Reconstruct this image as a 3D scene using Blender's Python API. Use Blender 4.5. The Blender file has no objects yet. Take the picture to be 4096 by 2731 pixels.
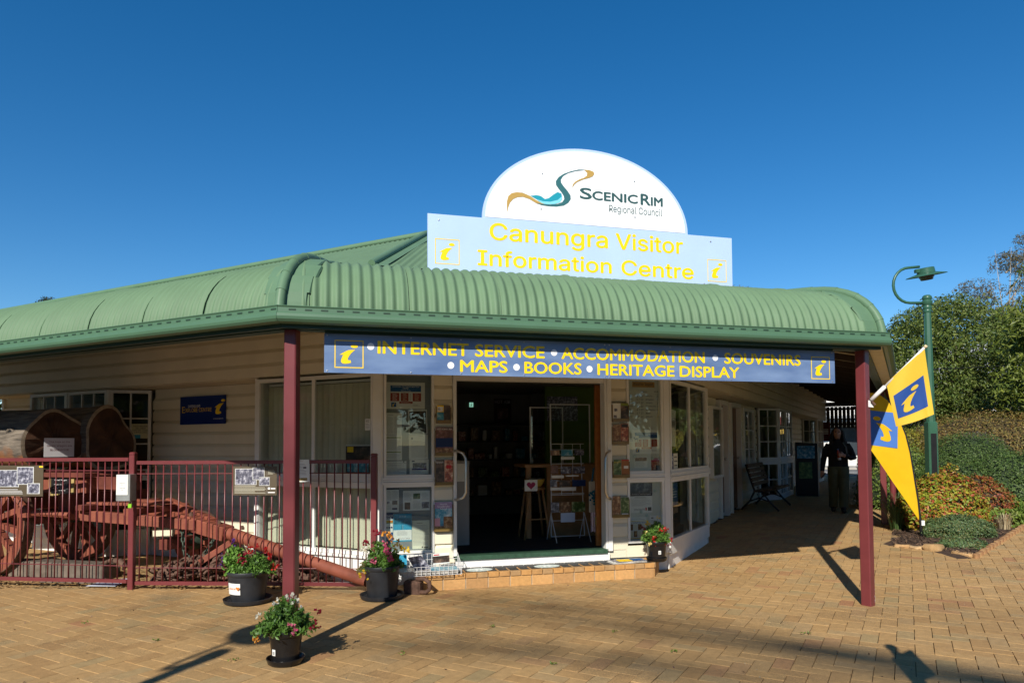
import bpy, bmesh, math, random
from mathutils import Vector, Matrix, noise
R_ = math.radians
rnd = random.Random(11)
sc = bpy.context.scene
col = sc.collection

# ------------------------------------------------------------------ camera
EYE = Vector((0, 0, 1.68))
pitch, roll = R_(2.2), R_(0.34)
fwd = Vector((0, math.cos(pitch), math.sin(pitch)))
r0 = Vector((1, 0, 0)); u0 = r0.cross(fwd)
rt = r0 * math.cos(roll) - u0 * math.sin(roll)
up = r0 * math.sin(roll) + u0 * math.cos(roll)
cam_d = bpy.data.cameras.new('camera'); cam = bpy.data.objects.new('camera', cam_d); col.objects.link(cam)
cam.matrix_world = Matrix(((rt.x, up.x, -fwd.x, EYE.x), (rt.y, up.y, -fwd.y, EYE.y), (rt.z, up.z, -fwd.z, EYE.z), (0, 0, 0, 1)))
cam_d.sensor_width = 36; cam_d.sensor_fit = 'HORIZONTAL'; cam_d.lens = 24.003
cam_d.shift_y = 0.07605; cam_d.clip_start = 0.05; cam_d.clip_end = 3000
sc.camera = cam

# ------------------------------------------------------------------ sky and sun
SUN_EL, SUN_HEAD = 33.5, 16.5          # elevation; heading the light travels towards
w = bpy.data.worlds.new('World'); sc.world = w; w.use_nodes = True
nt = w.node_tree; nt.nodes.clear()
sky = nt.nodes.new('ShaderNodeTexSky'); sky.sky_type = 'NISHITA'; sky.sun_disc = False
sky.sun_elevation = R_(SUN_EL); sky.sun_rotation = R_(SUN_HEAD + 180)
sky.altitude = 800; sky.air_density = 1.0; sky.dust_density = 0.0; sky.ozone_density = 3.0
hs = nt.nodes.new('ShaderNodeHueSaturation'); hs.inputs['Saturation'].default_value = 1.35
bg = nt.nodes.new('ShaderNodeBackground'); bg.inputs['Strength'].default_value = 0.102
wo = nt.nodes.new('ShaderNodeOutputWorld')
nt.links.new(sky.outputs[0], hs.inputs['Color']); nt.links.new(hs.outputs[0], bg.inputs['Color']); nt.links.new(bg.outputs[0], wo.inputs[0])
sd = bpy.data.lights.new('sun', 'SUN'); sd.energy = 5.0; sd.angle = R_(0.55); sd.color = (1.0, 0.94, 0.84)
sun = bpy.data.objects.new('sun', sd); col.objects.link(sun)
ce = math.cos(R_(SUN_EL))
sdir = Vector((math.sin(R_(SUN_HEAD)) * ce, math.cos(R_(SUN_HEAD)) * ce, -math.sin(R_(SUN_EL))))
sun.rotation_euler = sdir.to_track_quat('-Z', 'Y').to_euler(); sun.location = (-6, -20, 15)
sc.view_settings.view_transform = 'Standard'; sc.view_settings.look = 'None'
sc.view_settings.exposure = 0.30; sc.view_settings.gamma = 1.0
sc.cycles.max_bounces = 7; sc.cycles.transparent_max_bounces = 12
sc.cycles.use_denoising = True

# ------------------------------------------------------------------ materials
MATS = {}
def srgb(c):
    return tuple(((x / 255.0) / 12.92 if x / 255.0 <= 0.04045 else ((x / 255.0 + 0.055) / 1.055) ** 2.4) for x in c)
def mat(name, rgb, rough=0.6, var=0.12, scale=6.0, bump=0.0, bscale=60.0, metal=0.0, spec=0.4, detail=4.0, coat=0.0, trans=0.0):
    """Principled surface whose colour drifts with noise; rgb is linear."""
    if name in MATS: return MATS[name]
    m = bpy.data.materials.new(name); m.use_nodes = True; t = m.node_tree; p = t.nodes['Principled BSDF']
    p.inputs['Roughness'].default_value = rough; p.inputs['Metallic'].default_value = metal
    p.inputs['Specular IOR Level'].default_value = spec
    if coat: p.inputs['Coat Weight'].default_value = coat; p.inputs['Coat Roughness'].default_value = 0.15
    if trans: p.inputs['Transmission Weight'].default_value = trans
    p.inputs['Base Color'].default_value = (*rgb, 1)
    tc = None
    if var or bump:
        tc = t.nodes.new('ShaderNodeTexCoord')
    if var:
        n = t.nodes.new('ShaderNodeTexNoise'); n.inputs['Scale'].default_value = scale; n.inputs['Detail'].default_value = detail
        t.links.new(tc.outputs['Object'], n.inputs['Vector'])
        r = t.nodes.new('ShaderNodeValToRGB'); r.color_ramp.elements[0].position = 0.3; r.color_ramp.elements[1].position = 0.72
        r.color_ramp.elements[0].color = (*[c * (1 - var) for c in rgb], 1); r.color_ramp.elements[1].color = (*[min(1, c * (1 + var)) for c in rgb], 1)
        t.links.new(n.outputs['Fac'], r.inputs['Fac']); t.links.new(r.outputs['Color'], p.inputs['Base Color'])
    if bump:
        n2 = t.nodes.new('ShaderNodeTexNoise'); n2.inputs['Scale'].default_value = bscale; n2.inputs['Detail'].default_value = 6
        t.links.new(tc.outputs['Object'], n2.inputs['Vector'])
        b = t.nodes.new('ShaderNodeBump'); b.inputs['Strength'].default_value = bump; b.inputs['Distance'].default_value = 0.01
        t.links.new(n2.outputs['Fac'], b.inputs['Height']); t.links.new(b.outputs['Normal'], p.inputs['Normal'])
    MATS[name] = m; return m
def smat(name, rgb255, **k): return mat(name, srgb(rgb255), **k)
def leafmat(name, cols, rough=0.45, trans=0.25):
    """Leaf: colour picked per leaf from a ramp, a little light passes through."""
    if name in MATS: return MATS[name]
    m = bpy.data.materials.new(name); m.use_nodes = True; t = m.node_tree; t.nodes.clear()
    o = t.nodes.new('ShaderNodeOutputMaterial'); g = t.nodes.new('ShaderNodeNewGeometry')
    r = t.nodes.new('ShaderNodeValToRGB'); e = r.color_ramp.elements
    while len(e) < len(cols): e.new(0.5)
    for i, c in enumerate(cols): e[i].position = i / (len(cols) - 1); e[i].color = (*c, 1)
    t.links.new(g.outputs['Random Per Island'], r.inputs['Fac'])
    p = t.nodes.new('ShaderNodeBsdfPrincipled'); p.inputs['Roughness'].default_value = rough; p.inputs['Specular IOR Level'].default_value = 0.35
    tr = t.nodes.new('ShaderNodeBsdfTranslucent'); mx = t.nodes.new('ShaderNodeMixShader'); mx.inputs[0].default_value = trans
    t.links.new(r.outputs[0], p.inputs['Base Color']); t.links.new(r.outputs[0], tr.inputs['Color'])
    t.links.new(p.outputs[0], mx.inputs[1]); t.links.new(tr.outputs[0], mx.inputs[2]); t.links.new(mx.outputs[0], o.inputs[0])
    MATS[name] = m; return m
def glassmat(name, tint=(0.9, 0.93, 0.92), gloss=1.0):
    if name in MATS: return MATS[name]
    m = bpy.data.materials.new(name); m.use_nodes = True; t = m.node_tree; t.nodes.clear()
    o = t.nodes.new('ShaderNodeOutputMaterial'); fr = t.nodes.new('ShaderNodeFresnel'); ge = t.nodes.new('ShaderNodeNewGeometry'); io = t.nodes.new('ShaderNodeMapRange'); io.inputs['To Min'].default_value = 1.5; io.inputs['To Max'].default_value = 1 / 1.5
    t.links.new(ge.outputs['Backfacing'], io.inputs['Value']); t.links.new(io.outputs[0], fr.inputs['IOR'])     # same reflection from both faces of the pane
    tr = t.nodes.new('ShaderNodeBsdfTransparent'); tr.inputs['Color'].default_value = (*tint, 1)
    gl = t.nodes.new('ShaderNodeBsdfGlossy'); gl.inputs['Roughness'].default_value = 0.0; gl.inputs['Color'].default_value = (gloss, gloss, gloss, 1)
    mx = t.nodes.new('ShaderNodeMixShader')
    t.links.new(fr.outputs[0], mx.inputs[0]); t.links.new(tr.outputs[0], mx.inputs[1]); t.links.new(gl.outputs[0], mx.inputs[2]); t.links.new(mx.outputs[0], o.inputs[0])
    MATS[name] = m; return m
def photomat(name, cols, scale=9.0):
    """A printed photograph: soft blotches of the given colours."""
    if name in MATS: return MATS[name]
    m = bpy.data.materials.new(name); m.use_nodes = True; t = m.node_tree; p = t.nodes['Principled BSDF']; p.inputs['Roughness'].default_value = 0.35
    tc = t.nodes.new('ShaderNodeTexCoord'); n = t.nodes.new('ShaderNodeTexNoise'); n.inputs['Scale'].default_value = scale; n.inputs['Detail'].default_value = 7; n.inputs['Roughness'].default_value = 0.65
    r = t.nodes.new('ShaderNodeValToRGB'); e = r.color_ramp.elements
    while len(e) < len(cols): e.new(0.5)
    for i, c in enumerate(cols): e[i].position = 0.28 + 0.44 * i / (len(cols) - 1); e[i].color = (*srgb(c), 1)
    t.links.new(tc.outputs['Object'], n.inputs['Vector']); t.links.new(n.outputs['Fac'], r.inputs['Fac']); t.links.new(r.outputs[0], p.inputs['Base Color'])
    MATS[name] = m; return m

# ------------------------------------------------------------------ mesh building
class MB:
    def __init__(s): s.v = []; s.f = []; s.m = []; s.k = 0
    def add(s, vs, fs):
        o = len(s.v); s.v += [tuple(v) for v in vs]
        for f in fs: s.f.append(tuple(i + o for i in f)); s.m.append(s.k)
        return s
    def box(s, x0, x1, y0, y1, z0, z1):
        return s.add([(x0,y0,z0),(x1,y0,z0),(x1,y1,z0),(x0,y1,z0),(x0,y0,z1),(x1,y0,z1),(x1,y1,z1),(x0,y1,z1)],
                     [(0,3,2,1),(4,5,6,7),(0,1,5,4),(1,2,6,5),(2,3,7,6),(3,0,4,7)])
    def cbox(s, x0, x1, y0, y1, z0, z1, c=0.01):
        """Box with chamfered top edges and sides (rounded-rect prism in plan, bevelled top)."""
        def ring(a, z): return [(x0+a,y0,z),(x1-a,y0,z),(x1,y0+a,z),(x1,y1-a,z),(x1-a,y1,z),(x0+a,y1,z),(x0,y1-a,z),(x0,y0+a,z)]
        def ring2(a, z): return [(x0+2*a,y0+a,z),(x1-2*a,y0+a,z),(x1-a,y0+2*a,z),(x1-a,y1-2*a,z),(x1-2*a,y1-a,z),(x0+2*a,y1-a,z),(x0+a,y1-2*a,z),(x0+a,y0+2*a,z)]
        vs = ring(c, z0) + ring(c, z1 - c) + ring2(c, z1)
        fs = [tuple(range(7, -1, -1)), tuple(range(16, 24))]
        for i in range(8):
            j = (i + 1) % 8; fs += [(i, j, 8+j, 8+i), (8+i, 8+j, 16+j, 16+i)]
        return s.add(vs, fs)
    def prism(s, pts, t0, t1, axis='z'):
        n = len(pts)
        def P(p, t): return (p[0], p[1], t) if axis == 'z' else ((t, p[0], p[1]) if axis == 'x' else (p[0], t, p[1]))
        vs = [P(p, t0) for p in pts] + [P(p, t1) for p in pts]
        fs = [tuple(range(n - 1, -1, -1)), tuple(range(n, 2 * n))] + [(i, (i + 1) % n, n + (i + 1) % n, n + i) for i in range(n)]
        if axis == 'y': fs = [tuple(reversed(f)) for f in fs]
        return s.add(vs, fs)
    def face(s, pts): return s.add(pts, [tuple(range(len(pts)))])
    def rect(s, x0, x1, z0, z1, y): return s.add([(x0,y,z0),(x1,y,z0),(x1,y,z1),(x0,y,z1)], [(0,1,2,3)])
    def tube(s, pts, r, n=8, cap=True, sy=1.0):
        pts = [Vector(p) for p in pts]; N = len(pts); rs = r if isinstance(r, (list, tuple)) else [r] * N
        T0 = (pts[1] - pts[0]).normalized(); ref = Vector((0, 0, 1)) if abs(T0.z) < 0.9 else Vector((1, 0, 0))
        A = T0.cross(ref).normalized(); vs = []
        for i, p in enumerate(pts):
            T = (pts[min(i + 1, N - 1)] - pts[max(i - 1, 0)]).normalized()
            A = (A - T * A.dot(T)).normalized(); B = T.cross(A)
            for k in range(n):
                a = 2 * math.pi * k / n; vs.append(p + A * (math.cos(a) * rs[i]) + B * (math.sin(a) * rs[i] * sy))
        fs = []
        for i in range(N - 1):
            for k in range(n):
                k2 = (k + 1) % n; fs.append((i*n+k, i*n+k2, (i+1)*n+k2, (i+1)*n+k))
        if cap: fs += [tuple(range(n - 1, -1, -1)), tuple(range((N-1)*n, N*n))]
        return s.add(vs, fs)
    def lathe(s, prof, n=24, c=(0, 0, 0), sx=1.0, sy=1.0):
        vs = []; fs = []; N = len(prof)
        for r, z in prof:
            for k in range(n):
                a = 2 * math.pi * k / n; vs.append((c[0] + r * sx * math.cos(a), c[1] + r * sy * math.sin(a), c[2] + z))
        for i in range(N - 1):
            for k in range(n):
                k2 = (k + 1) % n; fs.append((i*n+k, i*n+k2, (i+1)*n+k2, (i+1)*n+k))
        if prof[0][0] > 1e-4: fs.append(tuple(range(n - 1, -1, -1)))
        if prof[-1][0] > 1e-4: fs.append(tuple(range((N-1)*n, N*n)))
        return s.add(vs, fs)
    def leaf(s, p, size, nrm=None, asp=0.45, rg=rnd):
        """One pointed leaf, a bent quad."""
        d = Vector((rg.gauss(0,1), rg.gauss(0,1), rg.gauss(0,0.7)))
        if nrm is not None: d = d + nrm * 1.0
        if d.length < 1e-3: d = Vector((0,0,1))
        d.normalize(); q = d.orthogonal().normalized(); q.rotate(Matrix.Rotation(rg.uniform(0, 6.28), 3, d)); b = d.cross(q)
        p = Vector(p); h = size * 0.5
        return s.add([p - q*h, p + b*h*asp - d*h*0.12, p + q*h, p - b*h*asp - d*h*0.12], [(0,1,2,3)])
    def mesh(s, name='m'):
        me = bpy.data.meshes.new(name); me.from_pydata(s.v, [], s.f)
        if s.k or any(s.m): me.polygons.foreach_set('material_index', s.m)
        me.update(); return me

WM = {}
I4 = Matrix.Identity(4)
def T(x, y, z): return Matrix.Translation((x, y, z))
def RZ(deg): return Matrix.Rotation(R_(deg), 4, 'Z')
def put(o, parent=None, M=I4):
    col.objects.link(o); WM[o] = M.copy()
    if parent is not None: o.parent = parent; o.matrix_basis = WM[parent].inverted() @ M
    else: o.matrix_basis = M
    return o
def obj(name, mb, mats, parent=None, M=I4, smooth=False, kind=None):
    me = mb if isinstance(mb, bpy.types.Mesh) else mb.mesh(name)
    if not len(me.materials):
        for m in (mats if isinstance(mats, (list, tuple)) else [mats]): me.materials.append(m)
        if smooth:
            me.polygons.foreach_set('use_smooth', [True] * len(me.polygons))
            if smooth != 'all':
                me.set_sharp_from_angle(angle=R_(42))
    o = bpy.data.objects.new(name, me); put(o, parent, M)
    if kind: o['kind'] = kind
    return o
def tag(o, label, cat, group=None):
    o['label'] = label; o['category'] = cat
    if group: o['group'] = group
    return o
def thing(name, label, cat, M=I4, group=None):
    o = bpy.data.objects.new(name, None); o.empty_display_size = 0.1; put(o, None, M); return tag(o, label, cat, group)
def struct(name, mb, mats, M=I4, smooth=False, kind='structure'):
    o = obj(name, mb, mats, None, M, smooth); o['kind'] = kind; return o

_fontcache = {}
SANS = None
try:        # the sans face that ships inside Blender; the built-in face is the fallback
    import os
    SANS = bpy.data.fonts.load(os.path.join(bpy.utils.system_resource('DATAFILES'), 'fonts', 'Inter.woff2'))
except Exception: SANS = None
def text_mesh(s, bold=0.0, shear=0.0, spacing=1.0, face=None):
    key = (s, bold, shear, spacing, face)
    if key in _fontcache: return _fontcache[key]
    cu = bpy.data.curves.new('t', 'FONT'); cu.body = s; cu.offset = bold; cu.shear = shear; cu.space_character = spacing; cu.resolution_u = 3
    if face == 'sans' and SANS: cu.font = SANS
    ob = bpy.data.objects.new('t', cu); me = bpy.data.meshes.new_from_object(ob)
    vs = [tuple(v.co) for v in me.vertices]; fs = [tuple(p.vertices) for p in me.polygons]
    bpy.data.objects.remove(ob); bpy.data.meshes.remove(me); bpy.data.curves.remove(cu)
    _fontcache[key] = (vs, fs); return vs, fs
def text_into(mb, s, x0, x1, z0, z1, y=-0.001, bold=0.0, shear=0.0, align='fit', spacing=1.0, thick=0.0, face=None):
    """Letters fitted to the rectangle x0..x1, z0..z1 of the x-z plane."""
    vs, fs = text_mesh(s, bold, shear, spacing, face)
    if not vs: return mb
    a0 = min(v[0] for v in vs); a1 = max(v[0] for v in vs); b0 = min(v[1] for v in vs); b1 = max(v[1] for v in vs)
    kz = (z1 - z0) / (b1 - b0); kx = (x1 - x0) / (a1 - a0)
    if align == 'left': kx = min(kx, kz)
    for q, (dx, dz) in enumerate(((0, 0), (thick, 0), (-thick, 0), (0, thick * 0.7), (0, -thick * 0.7)) if thick else ((0, 0),)):
        mb.add([(x0 + (v[0] - a0) * kx + dx, y - q * 0.00015, z0 + (v[1] - b0) * kz + dz) for v in vs], fs)
    return mb
def words(name, parts, m, parent, M, **k):
    mb = MB()
    for p in parts: text_into(mb, *p, **k)
    return obj(name, mb, m, parent, M)
I_DOT = [(0.68 + 0.125 * math.cos(a * math.pi / 8), 0.786 + 0.064 * math.sin(a * math.pi / 8)) for a in range(16)]
I_BODY = [(.715,.665),(.64,.60),(.56,.52),(.49,.42),(.455,.33),(.46,.29),(.50,.275),(.55,.285),(.57,.19),(.45,.16),(.34,.15),(.26,.17),(.22,.22),(.225,.29),(.265,.40),(.295,.475),(.17,.465),(.28,.54),(.40,.61),(.48,.645)]
I_BODY = I_BODY[::-1]
def i_logo(mb, x0, x1, z0, z1, y=-0.001, frame=0.0, mirror=False):
    w, h = x1 - x0, z1 - z0
    for poly in (I_DOT, I_BODY):
        pts = [(x0 + w * ((1 - p[0]) if mirror else p[0]), y, z0 + h * p[1]) for p in poly]
        mb.face(pts if not mirror else pts[::-1])
    if frame:
        t = frame
        mb.rect(x0, x1, z0, z0 + t, y); mb.rect(x0, x1, z1 - t, z1, y); mb.rect(x0, x0 + t, z0 + t, z1 - t, y); mb.rect(x1 - t, x1, z0 + t, z1 - t, y)

# ------------------------------------------------------------------ site frames
def hd(h): return Vector((math.sin(R_(h)), math.cos(R_(h)), 0))
def frame(o, xdir):
    x = xdir.normalized(); z = Vector((0, 0, 1)); y = z.cross(x)
    return Matrix(((x.x, y.x, z.x, o.x), (x.y, y.y, z.y, o.y), (x.z, y.z, z.z, o.z), (0, 0, 0, 1)))
CL = Vector((-1.589, 8.256, 0)); CR = Vector((2.12, 9.25, 0))
P1 = Vector((-1.84, 5.70, 0)); P2 = Vector((3.70, 7.184, 0)); P3 = Vector((6.85, 12.64, 0))
FF = frame(CL, hd(75)); FR = frame(CR, hd(30)); FL = frame(CL, -hd(-63.5))   # x along the wall, y into the building, z up
FLEN = 3.839
FLOOR = 0.33
def gz(x, y):
    """Height of the paving: level in front, rising gently along the side walk."""
    s = 0.5 * x + 0.866 * y
    pts = [(-99, 0), (8.9, 0), (11.1, 0.085), (14.4, 0.20), (16.5, 0.27), (20, 0.28), (999, 0.28)]
    if x < 1.0 and y > 9: s -= (1.0 - x) * 2
    for (a, za), (b, zb) in zip(pts, pts[1:]):
        if s <= b:
            t = (s - a) / (b - a); return za + (zb - za) * t
    return 0.28
# ================================================================== materials of the place
CREAM = mat('cream_boards', (0.74, 0.68, 0.52), rough=0.5, var=0.06, scale=2.5, bump=0.05, bscale=90)
WHITE = mat('white_trim', (0.76, 0.75, 0.71), rough=0.4, var=0.05, scale=5)
RENDER = mat('white_render', (0.78, 0.77, 0.74), rough=0.8, var=0.06, scale=9, bump=0.35, bscale=70)
ROOF = mat('green_roof_steel', (0.128, 0.212, 0.118), rough=0.60, var=0.07, scale=3.0, spec=0.25)
FLASH = mat('green_flashing', (0.108, 0.195, 0.112), rough=0.5, var=0.06, scale=4.0, spec=0.3)
GUTTER = mat('green_gutter_steel', (0.075, 0.155, 0.090), rough=0.42, var=0.05, scale=3.0, spec=0.4)
DKGREEN = mat('dark_green_beam', (0.022, 0.062, 0.045), rough=0.45, var=0.1, scale=3)
BURG = mat('burgundy_paint', (0.150, 0.030, 0.033), rough=0.34, var=0.10, scale=5, spec=0.5)
DARKWOOD = mat('dark_rafter', (0.035, 0.022, 0.016), rough=0.7, var=0.2)
SOFFIT = mat('cream_soffit', (0.62, 0.55, 0.40), rough=0.6, var=0.08)
BROWNDOOR = mat('varnished_door', (0.16, 0.055, 0.02), rough=0.4, var=0.25, scale=14)
STEEL = mat('brushed_steel', (0.62, 0.60, 0.57), rough=0.28, var=0.05, metal=1.0)
GLASS = glassmat('window_glass')
INWALL = mat('interior_dim_tone', (0.20, 0.19, 0.16), rough=0.8, var=0.1)  # light walls toned dark, putting the unlit room's shade into the colour
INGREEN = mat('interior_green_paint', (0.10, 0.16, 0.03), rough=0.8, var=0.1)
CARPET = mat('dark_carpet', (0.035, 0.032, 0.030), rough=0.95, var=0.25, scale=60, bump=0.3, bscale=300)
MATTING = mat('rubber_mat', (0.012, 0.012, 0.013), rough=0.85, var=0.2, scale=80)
BLIND = mat('blind_fabric', (0.62, 0.58, 0.44), rough=0.8, var=0.06, scale=10)
BLACK = mat('black_plastic', (0.012, 0.012, 0.013), rough=0.4, var=0.2, scale=8)
ZINC = mat('zinc_screw', (0.5, 0.5, 0.5), rough=0.4, var=0.0, metal=0.8)

B = thing('visitor_centre', 'cream weatherboard visitor centre with green corrugated bullnose verandah roof', 'building', T(CL.x, CL.y, 0))

# ------------------------------------------------------------------ weatherboard walls
def boards(parent, M, u0, u1, z0, n, pitch=0.18, y=0.0, lap=0.0):
    prof = [(0.036, 0.0), (0.003, 0.0), (0.0, 0.004), (0.0, pitch * 0.72), (0.034, pitch), (0.036, pitch)]
    me = None
    for k in range(n):
        if me is None:
            mb = MB(); mb.prism([(a + y, b) for a, b in prof], u0, u1, 'x'); me = mb.mesh('weatherboard')
        obj('weatherboard', me, CREAM, parent, M @ T(0, 0, z0 + k * pitch))
def wall(M, u0, u1, z0, z1, y, th=0.10, m=None, name='wall'):
    return obj(name, MB().box(u0, u1, y, y + th, z0, z1), m or CREAM, B, M)
# upper friezes (flush with the bay fronts)
fL = wall(FL, -9.6, -0.02, 2.62, 3.62, 0.036); boards(fL, FL, -9.6, 0.0, 2.62, 5, 0.186)
fF = wall(FF, 0.0, FLEN, 2.62, 3.62, 0.036); boards(fF, FF, 0.0, FLEN, 2.62, 5, 0.186)
fR = wall(FR, 0.02, 21.4, 2.62, 3.62, 0.036); boards(fR, FR, 0.0, 21.4, 2.62, 5, 0.186)
# recessed lower walls of the left wing
REC = 0.45
wl = wall(FL, -4.80, -2.06, 0.05, 2.60, REC + 0.036); boards(wl, FL, -4.80, -2.06, 0.28, 12, 0.182, REC)
wl2 = wall(FL, -9.00, -7.75, 0.05, 2.60, REC + 0.036); boards(wl2, FL, -9.00, -7.75, 0.28, 12, 0.182, REC)
obj('corner_trim', MB().box(-9.06, -9.0, REC - 0.01, REC + 0.12, 0.1, 2.60), WHITE, B, FL)
obj('soffit', MB().box(-9.6, -2.07, 0.037, REC + 0.03, 2.602, 2.618), SOFFIT, B, FL)
obj('plinth', MB().box(-9.0, -0.1, REC + 0.03, REC + 0.16, 0.0, 0.275), RENDER, B, FL)
# end wall of the left wing
obj('wall', MB().box(-9.06, -8.95, REC + 0.12, 6.0, 0.0, 3.6), CREAM, B, FL)

# ------------------------------------------------------------------ windows
def window(M, u0, u1, z0, z1, y=0.0, cols=1, rows=1, fw=0.045, mw=0.022, depth=0.07, name='window', label=None, mid=()):
    """Frame mesh with glazing bars; every pane is a child."""
    mb = MB(); d0, d1 = y - 0.012, y + depth
    mb.box(u0, u1, d0, d1, z0, z0 + fw); mb.box(u0, u1, d0, d1, z1 - fw, z1)
    mb.box(u0, u0 + fw, d0 + .001, d1 - .001, z0 + fw, z1 - fw); mb.box(u1 - fw, u1, d0 + .001, d1 - .001, z0 + fw, z1 - fw)
    a0, a1, b0, b1 = u0 + fw, u1 - fw, z0 + fw, z1 - fw
    ue = [a0 + (a1 - a0) * i / cols for i in range(cols + 1)]; ze = [b0 + (b1 - b0) * j / rows for j in range(rows + 1)]
    for i in range(1, cols):
        mw2 = 0.05 if i in mid else mw
        mb.box(ue[i] - mw2 / 2, ue[i] + mw2 / 2, y + 0.004, y + 0.036, b0, b1)
    for j in range(1, rows): mb.box(a0, a1, y + 0.006, y + 0.034, ze[j] - mw / 2, ze[j] + mw / 2)
    o = obj(name, mb, WHITE, B, M)
    if label: o['label'] = label
    for i in range(cols):
        for j in range(rows):
            p = MB().box(-(ue[i+1]-ue[i])/2, (ue[i+1]-ue[i])/2, -0.002, 0.002, -(ze[j+1]-ze[j])/2, (ze[j+1]-ze[j])/2)
            Mx = M @ T((ue[i]+ue[i+1])/2, y + 0.02, (ze[j]+ze[j+1])/2) @ Matrix.Rotation(rnd.gauss(0, 0.0025), 4, 'Z') @ Matrix.Rotation(rnd.gauss(0, 0.002), 4, 'X')
            obj('pane', p, GLASS, o, Mx)
    return o
HEAD, RAIL1, RAIL0, SILL = 2.585, 1.300, 1.215, 0.36
def rail(M, u0, u1, y=0.0):
    mb = MB(); mb.box(u0, u1, y - 0.03, y + 0.08, RAIL0, RAIL0 + 0.03); mb.box(u0, u1, y - 0.018, y + 0.08, RAIL0 + 0.034, RAIL0 + 0.056); mb.box(u0, u1, y - 0.03, y + 0.08, RAIL0 + 0.06, RAIL1)
    return obj('mid_rail', mb, WHITE, B, M)
# left wing, wide window with vertical blinds
window(FL, -2.05, -0.10, RAIL1, HEAD, 0.0, 2, 1, mid=(1,), mw=0.05)
rail(FL, -2.06, -0.06)
window(FL, -2.05, -0.10, SILL, RAIL0, 0.0, 2, 1, mid=(1,), mw=0.05)
obj('window_reveal', MB().box(-2.085, -2.051, -0.01, REC, 0.28, 2.60), WHITE, B, FL)
obj('sill_board', MB().box(-2.06, -0.06, -0.035, 0.09, 0.325, 0.357), WHITE, B, FL)
obj('apron_board', MB().box(-2.05, -0.08, 0.0, 0.06, 0.17, 0.322), WHITE, B, FL)
obj('plinth', MB().box(-2.03, -0.1, 0.04, 0.16, 0.0, 0.168), RENDER, B, FL)
bt = obj('blind_track', MB().box(-2.0, -0.15, 0.16, 0.22, 2.50, 2.53), WHITE, B, FL)
for zz0, zz1 in ((1.31, 2.49), (0.40, 1.21)):
    for k in range(19):
        u = -1.97 + k * 0.097
        if zz0 > 1 and k >= 18: continue
        mb = MB(); n = 5
        pts = [(0.062 * (i / n - 0.5) * 2 * 0.85, 0.010 * math.cos(math.pi * (i / n - 0.5))) for i in range(n + 1)]
        vs = [(p[0], -p[1], zz0) for p in pts] + [(p[0], -p[1], zz1) for p in pts]
        mb.add(vs, [(i, i + 1, n + 2 + i, n + 1 + i) for i in range(n)])
        obj('blind_slat', mb, BLIND, bt, FL @ T(u, 0.19, 0) @ RZ(22 + rnd.uniform(-4, 4)), smooth='all')
# corner posts of the chamfered front
def post_prism(name, pts, z0, z1, M=I4, m=WHITE): return obj(name, MB().prism(pts, z0, z1), m, B, M)
post_prism('corner_post', [(-0.095, -0.022), (0.0, -0.022), (0.03, 0.0), (0.03, 0.11), (-0.095, 0.11)], 0.16, 2.60, FF)
post_prism('corner_post', [(FLEN - 0.075, -0.016), (FLEN + 0.004, -0.016), (FLEN + 0.035, 0.05), (FLEN - 0.075, 0.05)], 0.24, 2.60, FF)

# left wing, three sided bay with small panes
def bay(M, ua, ub, side, rows_up=3, rows_lo=2, cols=3, mid=True):
    """Bay front from ua to ub on the frieze plane, 45 degree returns back to the recessed wall."""
    c = REC; L = c * math.sqrt(2)
    if mid:
        um = (ua + ub) / 2
        for (x0, x1) in ((ua, um - 0.02), (um + 0.02, ub)):
            window(M, x0, x1, RAIL1, HEAD, 0, cols, rows_up); window(M, x0, x1, SILL, RAIL0, 0, cols, rows_lo)
        obj('mullion', MB().box(um - 0.018, um + 0.018, -0.02, 0.08, SILL, HEAD), WHITE, B, M)
    else:
        window(M, ua, ub, RAIL1, HEAD, 0, cols, rows_up); window(M, ua, ub, SILL, RAIL0, 0, cols, rows_lo)
    rail(M, ua - 0.01, ub + 0.01)
    obj('apron_board', MB().box(ua, ub, 0.0, 0.07, 0.20, SILL - 0.003), WHITE, B, M)
    if 'r' in side:
        Mr = M @ T(ub + 0.005, 0.005, 0) @ RZ(45)
        window(Mr, 0.03, L - 0.02, RAIL1, HEAD, 0, 2, rows_up); window(Mr, 0.03, L - 0.02, SILL, RAIL0, 0, 2, rows_lo); rail(Mr, 0.03, L - 0.02)
        obj('apron_board', MB().box(0.03, L - 0.02, 0.0, 0.05, 0.20, SILL - 0.003), WHITE, B, Mr)
        obj('corner_post', MB().lathe([(0.034, 0.2), (0.034, HEAD)], 8), WHITE, B, M @ T(ub + 0.012, 0.022, 0))
    if 'l' in side:
        Ml = M @ T(ua - 0.005, 0.005, 0) @ RZ(-45)
        window(Ml, -L + 0.02, -0.03, RAIL1, HEAD, 0, 2, rows_up); window(Ml, -L + 0.02, -0.03, SILL, RAIL0, 0, 2, rows_lo); rail(Ml, -L + 0.02, -0.03)
        obj('apron_board', MB().box(-L + 0.02, -0.03, 0.0, 0.05, 0.20, SILL - 0.003), WHITE, B, Ml)
        obj('corner_post', MB().lathe([(0.034, 0.2), (0.034, HEAD)], 8), WHITE, B, M @ T(ua - 0.012, 0.022, 0))
    obj('bay_base', MB().prism([(ua - c + 0.03, c + 0.02), (ua + 0.02, 0.05), (ub - 0.02, 0.05), (ub + c - 0.03, c + 0.02)], 0.0, 0.199), RENDER, B, M)
bay(FL, -7.30, -5.27, 'rl')

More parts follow.
